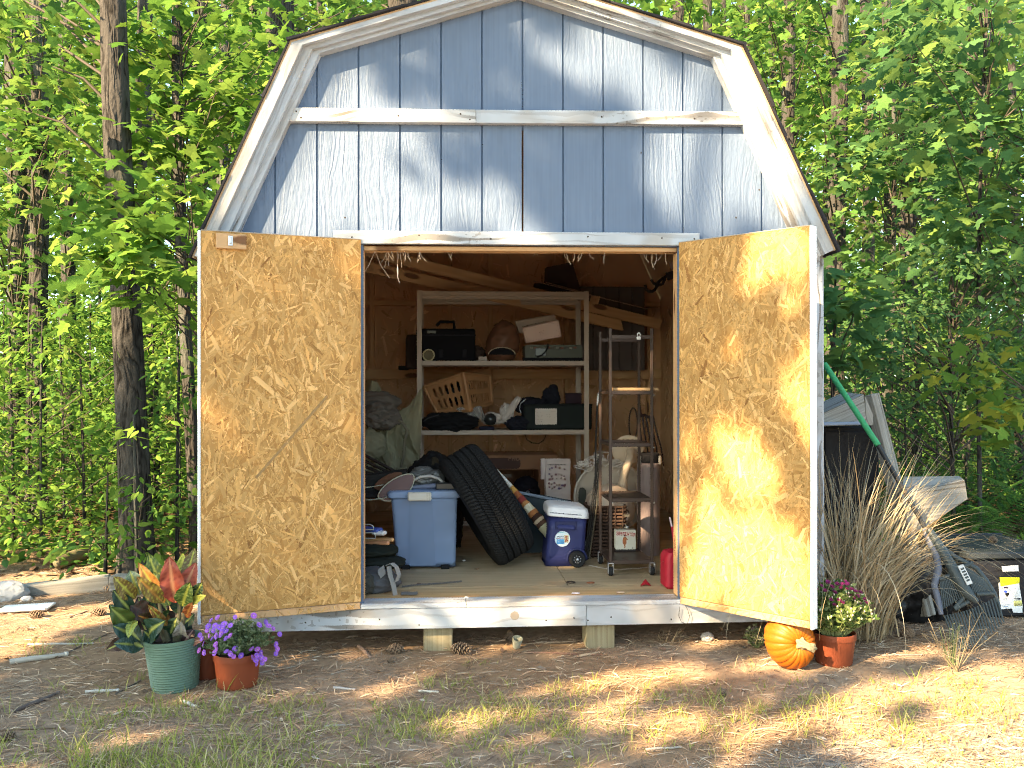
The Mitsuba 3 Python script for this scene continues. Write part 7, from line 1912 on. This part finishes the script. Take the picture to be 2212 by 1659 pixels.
keep = (np.abs(x) > 1.7) & ((y > 1.9) | (x > 1.9)); x, y = x[keep], y[keep]; m_ = len(x)
pos = np.stack([x, y, gh(x, y) + rg.uniform(.004, .03, m_)], 1)
V, F, k = leafcloud(OVAL, pos, rg.normal(0, 1, (m_, 3)) * (1, 1, .15), rg.normal(0, .35, (m_, 3)) + (0, 0, 1), rg.uniform(.05, .11, m_))
put('leaf_litter', trimesh.Trimesh(V, F, process=False), np.repeat(pickcol(rg, m_, [(0.14, 0.085, 0.05), (0.09, 0.055, 0.035), (0.22, 0.145, 0.085), (0.34, 0.26, 0.18)], [.35, .35, .2, .1], .2), k, 0), kind='stuff', label='brown dead leaves covering the forest floor')


# --- ferns
def frond(P, a, L, rg):
    V, F = [], []
    d = np.array([math.cos(a), math.sin(a), 0]); e = np.array([-d[1], d[0], 0])
    s = np.linspace(0, 1, 24)
    spine = P + d * (L * s)[:, None] * .92 + np.array([0, 0, 1]) * (L * (1.25 * s - .62 * s ** 2))[:, None]
    for i in range(3, 24):
        w = L * .30 * math.sin(math.pi * min(1, (s[i] * .93 + .07)) ** .8) + .004
        for sg_ in (-1, 1):
            b = len(V); q = spine[i]; tip = q + e * sg_ * w + d * w * .35 - np.array([0, 0, w * .18])
            mid = q + (tip - q) * .45
            V += [q - d * L * .010, mid + d * L * .020, tip, mid - d * L * .016]; F += [(b, b + 1, b + 2), (b, b + 2, b + 3)]
    V = np.array(V)
    return V, np.array(F)


FERN = [('feathery green fern at the right edge beyond the black bin', 2190, 1130, 9, .92), ('tall fern between the timber crossarm and the black bin', 2085, 1105, 8, .92), ('fern behind the others at the right below the woods', 2150, 1040, 8, .95), ('low fern directly behind the lid of the black bin', 2130, 1165, 8, .70), ('small fern beside the grey crossarm', 2045, 1150, 7, .70)]
rg = np.random.default_rng(77)
for i, (lab, u, v, n, L) in enumerate(FERN):
    q = gz(u, v + 70, .0); q[1] = max(q[1], 1.15 + .25 * i)
    q = np.array([pt(u, 836, q[1])[0], q[1], .05])
    t = thing('fern', lab, 'fern')
    for k in range(n):
        V, F = frond(q + rg.normal(0, .05, 3) * (1, 1, 0), k * 2 * math.pi / n + rg.normal(0, .3), L * rg.uniform(.8, 1.2), rg)
        put('frond', trimesh.Trimesh(V, F, process=False), np.array((0.13, 0.27, 0.06)) * rg.uniform(.75, 1.25), 'm_leaf', parent=t)

# --- unseen trees across the drive: crowns shaped, leaves left out where sun patches land
SX, SZ = SUN[0] / SUN[1], SUN[2] / SUN[1]


def sunplane(p):
    """Where a point's sunbeam meets the front wall's plane: (x, z)."""
    p = np.asarray(p, float)
    return np.stack([p[..., 0] - p[..., 1] * SX, p[..., 2] - p[..., 1] * SZ], -1)


def beam(x, z, t):
    return np.array([x, 0, z]) + SUN * t


GAPS = []                                       # sun gaps: (x, z, half length, half width, tilt in degrees) where a beam lands on the wall's plane


def gap(u, v, y, a, b, tilt, z=None):
    p = pt(u, v, y) if z is None else gpt(u, v)
    s = sunplane(p); GAPS.append((s[0], s[1], a, b, tilt))


for g_ in ((610, 410, 0, .36, .24, -38), (760, 430, 0, .42, .20, -38), (860, 480, 0, .3, .08, -20), (700, 330, 0, .26, .09, -38), (880, 470, 0, .26, .10, -40), (800, 215, 0, .16, .09, -35), (700, 190, 0, .12, .08, -40), (560, 440, 0, .2, .15, -35), (900, 300, 0, .12, .04, -38), (1030, 420, 0, .16, .035, -40),
           (1430, 170, 0, .34, .085, -33), (1500, 215, 0, .20, .09, -38), (1160, 60, 0, .16, .05, -42), (1360, 90, 0, .22, .06, -30), (1700, 420, 0, .34, .16, -58), (1640, 300, 0, .16, .09, -50), (1480, 330, 0, .16, .04, -42), (1540, 440, 0, .16, .045, -40), (1430, 450, 0, .14, .035, -40), (1230, 130, 0, .14, .03, -40), (1000, 515, -.03, .55, .05, 0), (650, 250, 0, .15, .06, -30), (1600, 190, 0, .15, .10, -50), (1690, 250, -.1, .2, .1, -60)):
    gap(*g_)
for g_ in ((1660, 545, -.30, .14, .03, -10), (1600, 1120, -.3, .34, .24, -62), (1540, 980, -.15, .24, .14, -50), (1660, 1260, -.38, .28, .18, -40), (1530, 1180, -.12, .30, .22, -40), (1700, 600, -.4, .10, .10, 0), (772, 930, -.05, .30, -.04, 88), (1500, 1320, -.05, .6, .06, 0), (1150, 1300, 0, .35, .025, 0), (950, 1345, -.05, .4, .04, -5), (1730, 1410, -.35, .2, .10, -10)):
    gap(*g_)
for g_ in ((1900, 1412, 0, .40, .05, -8), (2060, 1490, 0, .45, .05, -6), (1550, 1440, 0, .48, .07, -4), (1330, 1470, 0, .40, .05, 4), (1200, 1540, 0, .35, .05, 4), (1820, 1560, 0, .45, .06, -6), (1650, 1600, 0, .40, .05, -5), (980, 1560, 0, .30, .04, 6), (880, 1490, 0, .20, .03, 6), (2150, 1440, 0, .25, .05, -6), (60, 1300, 0, .3, .05, 0), (2150, 1300, .4, .3, .12, 0), (2080, 1090, .25, .2, .12, -20), (1420, 1560, 0, .3, .04, 0)):
    gap(*g_, z=0)
for g_ in ((1500, 1000, -.1, .10, .12, 0), (1500, 1100, -.1, .12, .18, 0), (1550, 1130, -.2, .16, .12, -60), (1590, 1260, -.26, .25, .06, 0), (1700, 560, -.46, .12, .10, 0)):
    gap(*g_)
GAPS = np.array(GAPS)


def lit(s):
    """1 inside a gap, 0 in the crowns' shade."""
    out = np.zeros(len(s))
    for x_, z_, a, b, tl in GAPS:
        c_, s_ = math.cos(math.radians(tl)), math.sin(math.radians(tl))
        dx, dz = s[:, 0] - x_, s[:, 1] - z_
        e_ = ((dx * c_ + dz * s_) / (a + .10)) ** 2 + ((-dx * s_ + dz * c_) / (b + .09)) ** 2
        out = np.maximum(out, e_ < 1)
    return out


rg = np.random.default_rng(808)
SHADE = [('broad maple across the drive at the left whose crown shades the shed front', -1.2, 12.5, .24), ('tall maple across the drive that dapples the door and yard', 1.0, 14.0, .26), ('maple across the drive at the right that shades the woods', 4.2, 13.0, .22), ('maple across the drive at the far left that dapples the left woods', -4.6, 13.5, .22)]
nS = 15000
sx_, sz_ = rg.uniform(-6.5, 8.0, nS), rg.uniform(-1.9, 4.6, nS)
nz = meshkit.fbm(np.stack([sx_ * 1.25, sz_ * 1.7, sx_ * 0], 1) + 3, 3, 44)
inside = (np.abs(sx_ - .3) < 2.35) & (sz_ < 3.5)
keep = np.where(inside, lit(np.stack([sx_, sz_], 1)) < .5, np.where(sx_ < 0, nz > .61, nz > .62))
keep &= ~((sx_ > 1.75) & (sx_ < 4) & (sz_ < 1.2) & (lit(np.stack([sx_, sz_], 1)) > .5))
sx_, sz_ = sx_[keep], sz_[keep]
own = np.digitize(sx_, (-2.9, -.1, 2.6)); order = [3, 0, 1, 2]
for j in range(4):
    lab, xc, t0, r_ = SHADE[order[j]]
    sel = own == j
    t_ = t0 + rg.normal(0, .9, sel.sum())
    pos = np.stack([sx_[sel], 0 * sx_[sel], sz_[sel]], 1) + SUN[None] * t_[:, None]
    th_ = thing('maple_tree', lab, 'tree')
    c_ = pos.mean(0)
    foot = beam((-4.6, -2.35, .45, 5.2)[j], 1.5, t0)
    c_ = np.array([foot[0], foot[1], c_[2]])
    trunk(th_, c_[0], c_[1], c_[2] + 1.5, r_ * .7, 0, 300 + j)
    sz2 = rg.uniform(.15, .27, len(pos))
    V, F, k = leafcloud(MAPLE2, pos - SUN * 0, rg.normal(0, 1, (len(pos), 3)), rg.normal(0, .5, (len(pos), 3)) + SUN * 1.1, sz2)
    put('crown', trimesh.Trimesh(V, F, process=False), np.repeat(pickcol(rg, len(pos), LM), k, 0), 'm_leaf', parent=th_, kind='stuff')
    LBm = [tube([(c_[0], c_[1], c_[2] - 2 + .5 * i), (np.array([c_[0], c_[1], c_[2] - 1]) + q) / 2 + (0, 0, .3), q], (.06, .04, .015), 6) for i, q in enumerate(pos[rg.integers(0, len(pos), 7)])]
    put('limbs', cat(LBm), (0.075, 0.062, 0.050), smooth=True, parent=th_, kind='stuff')
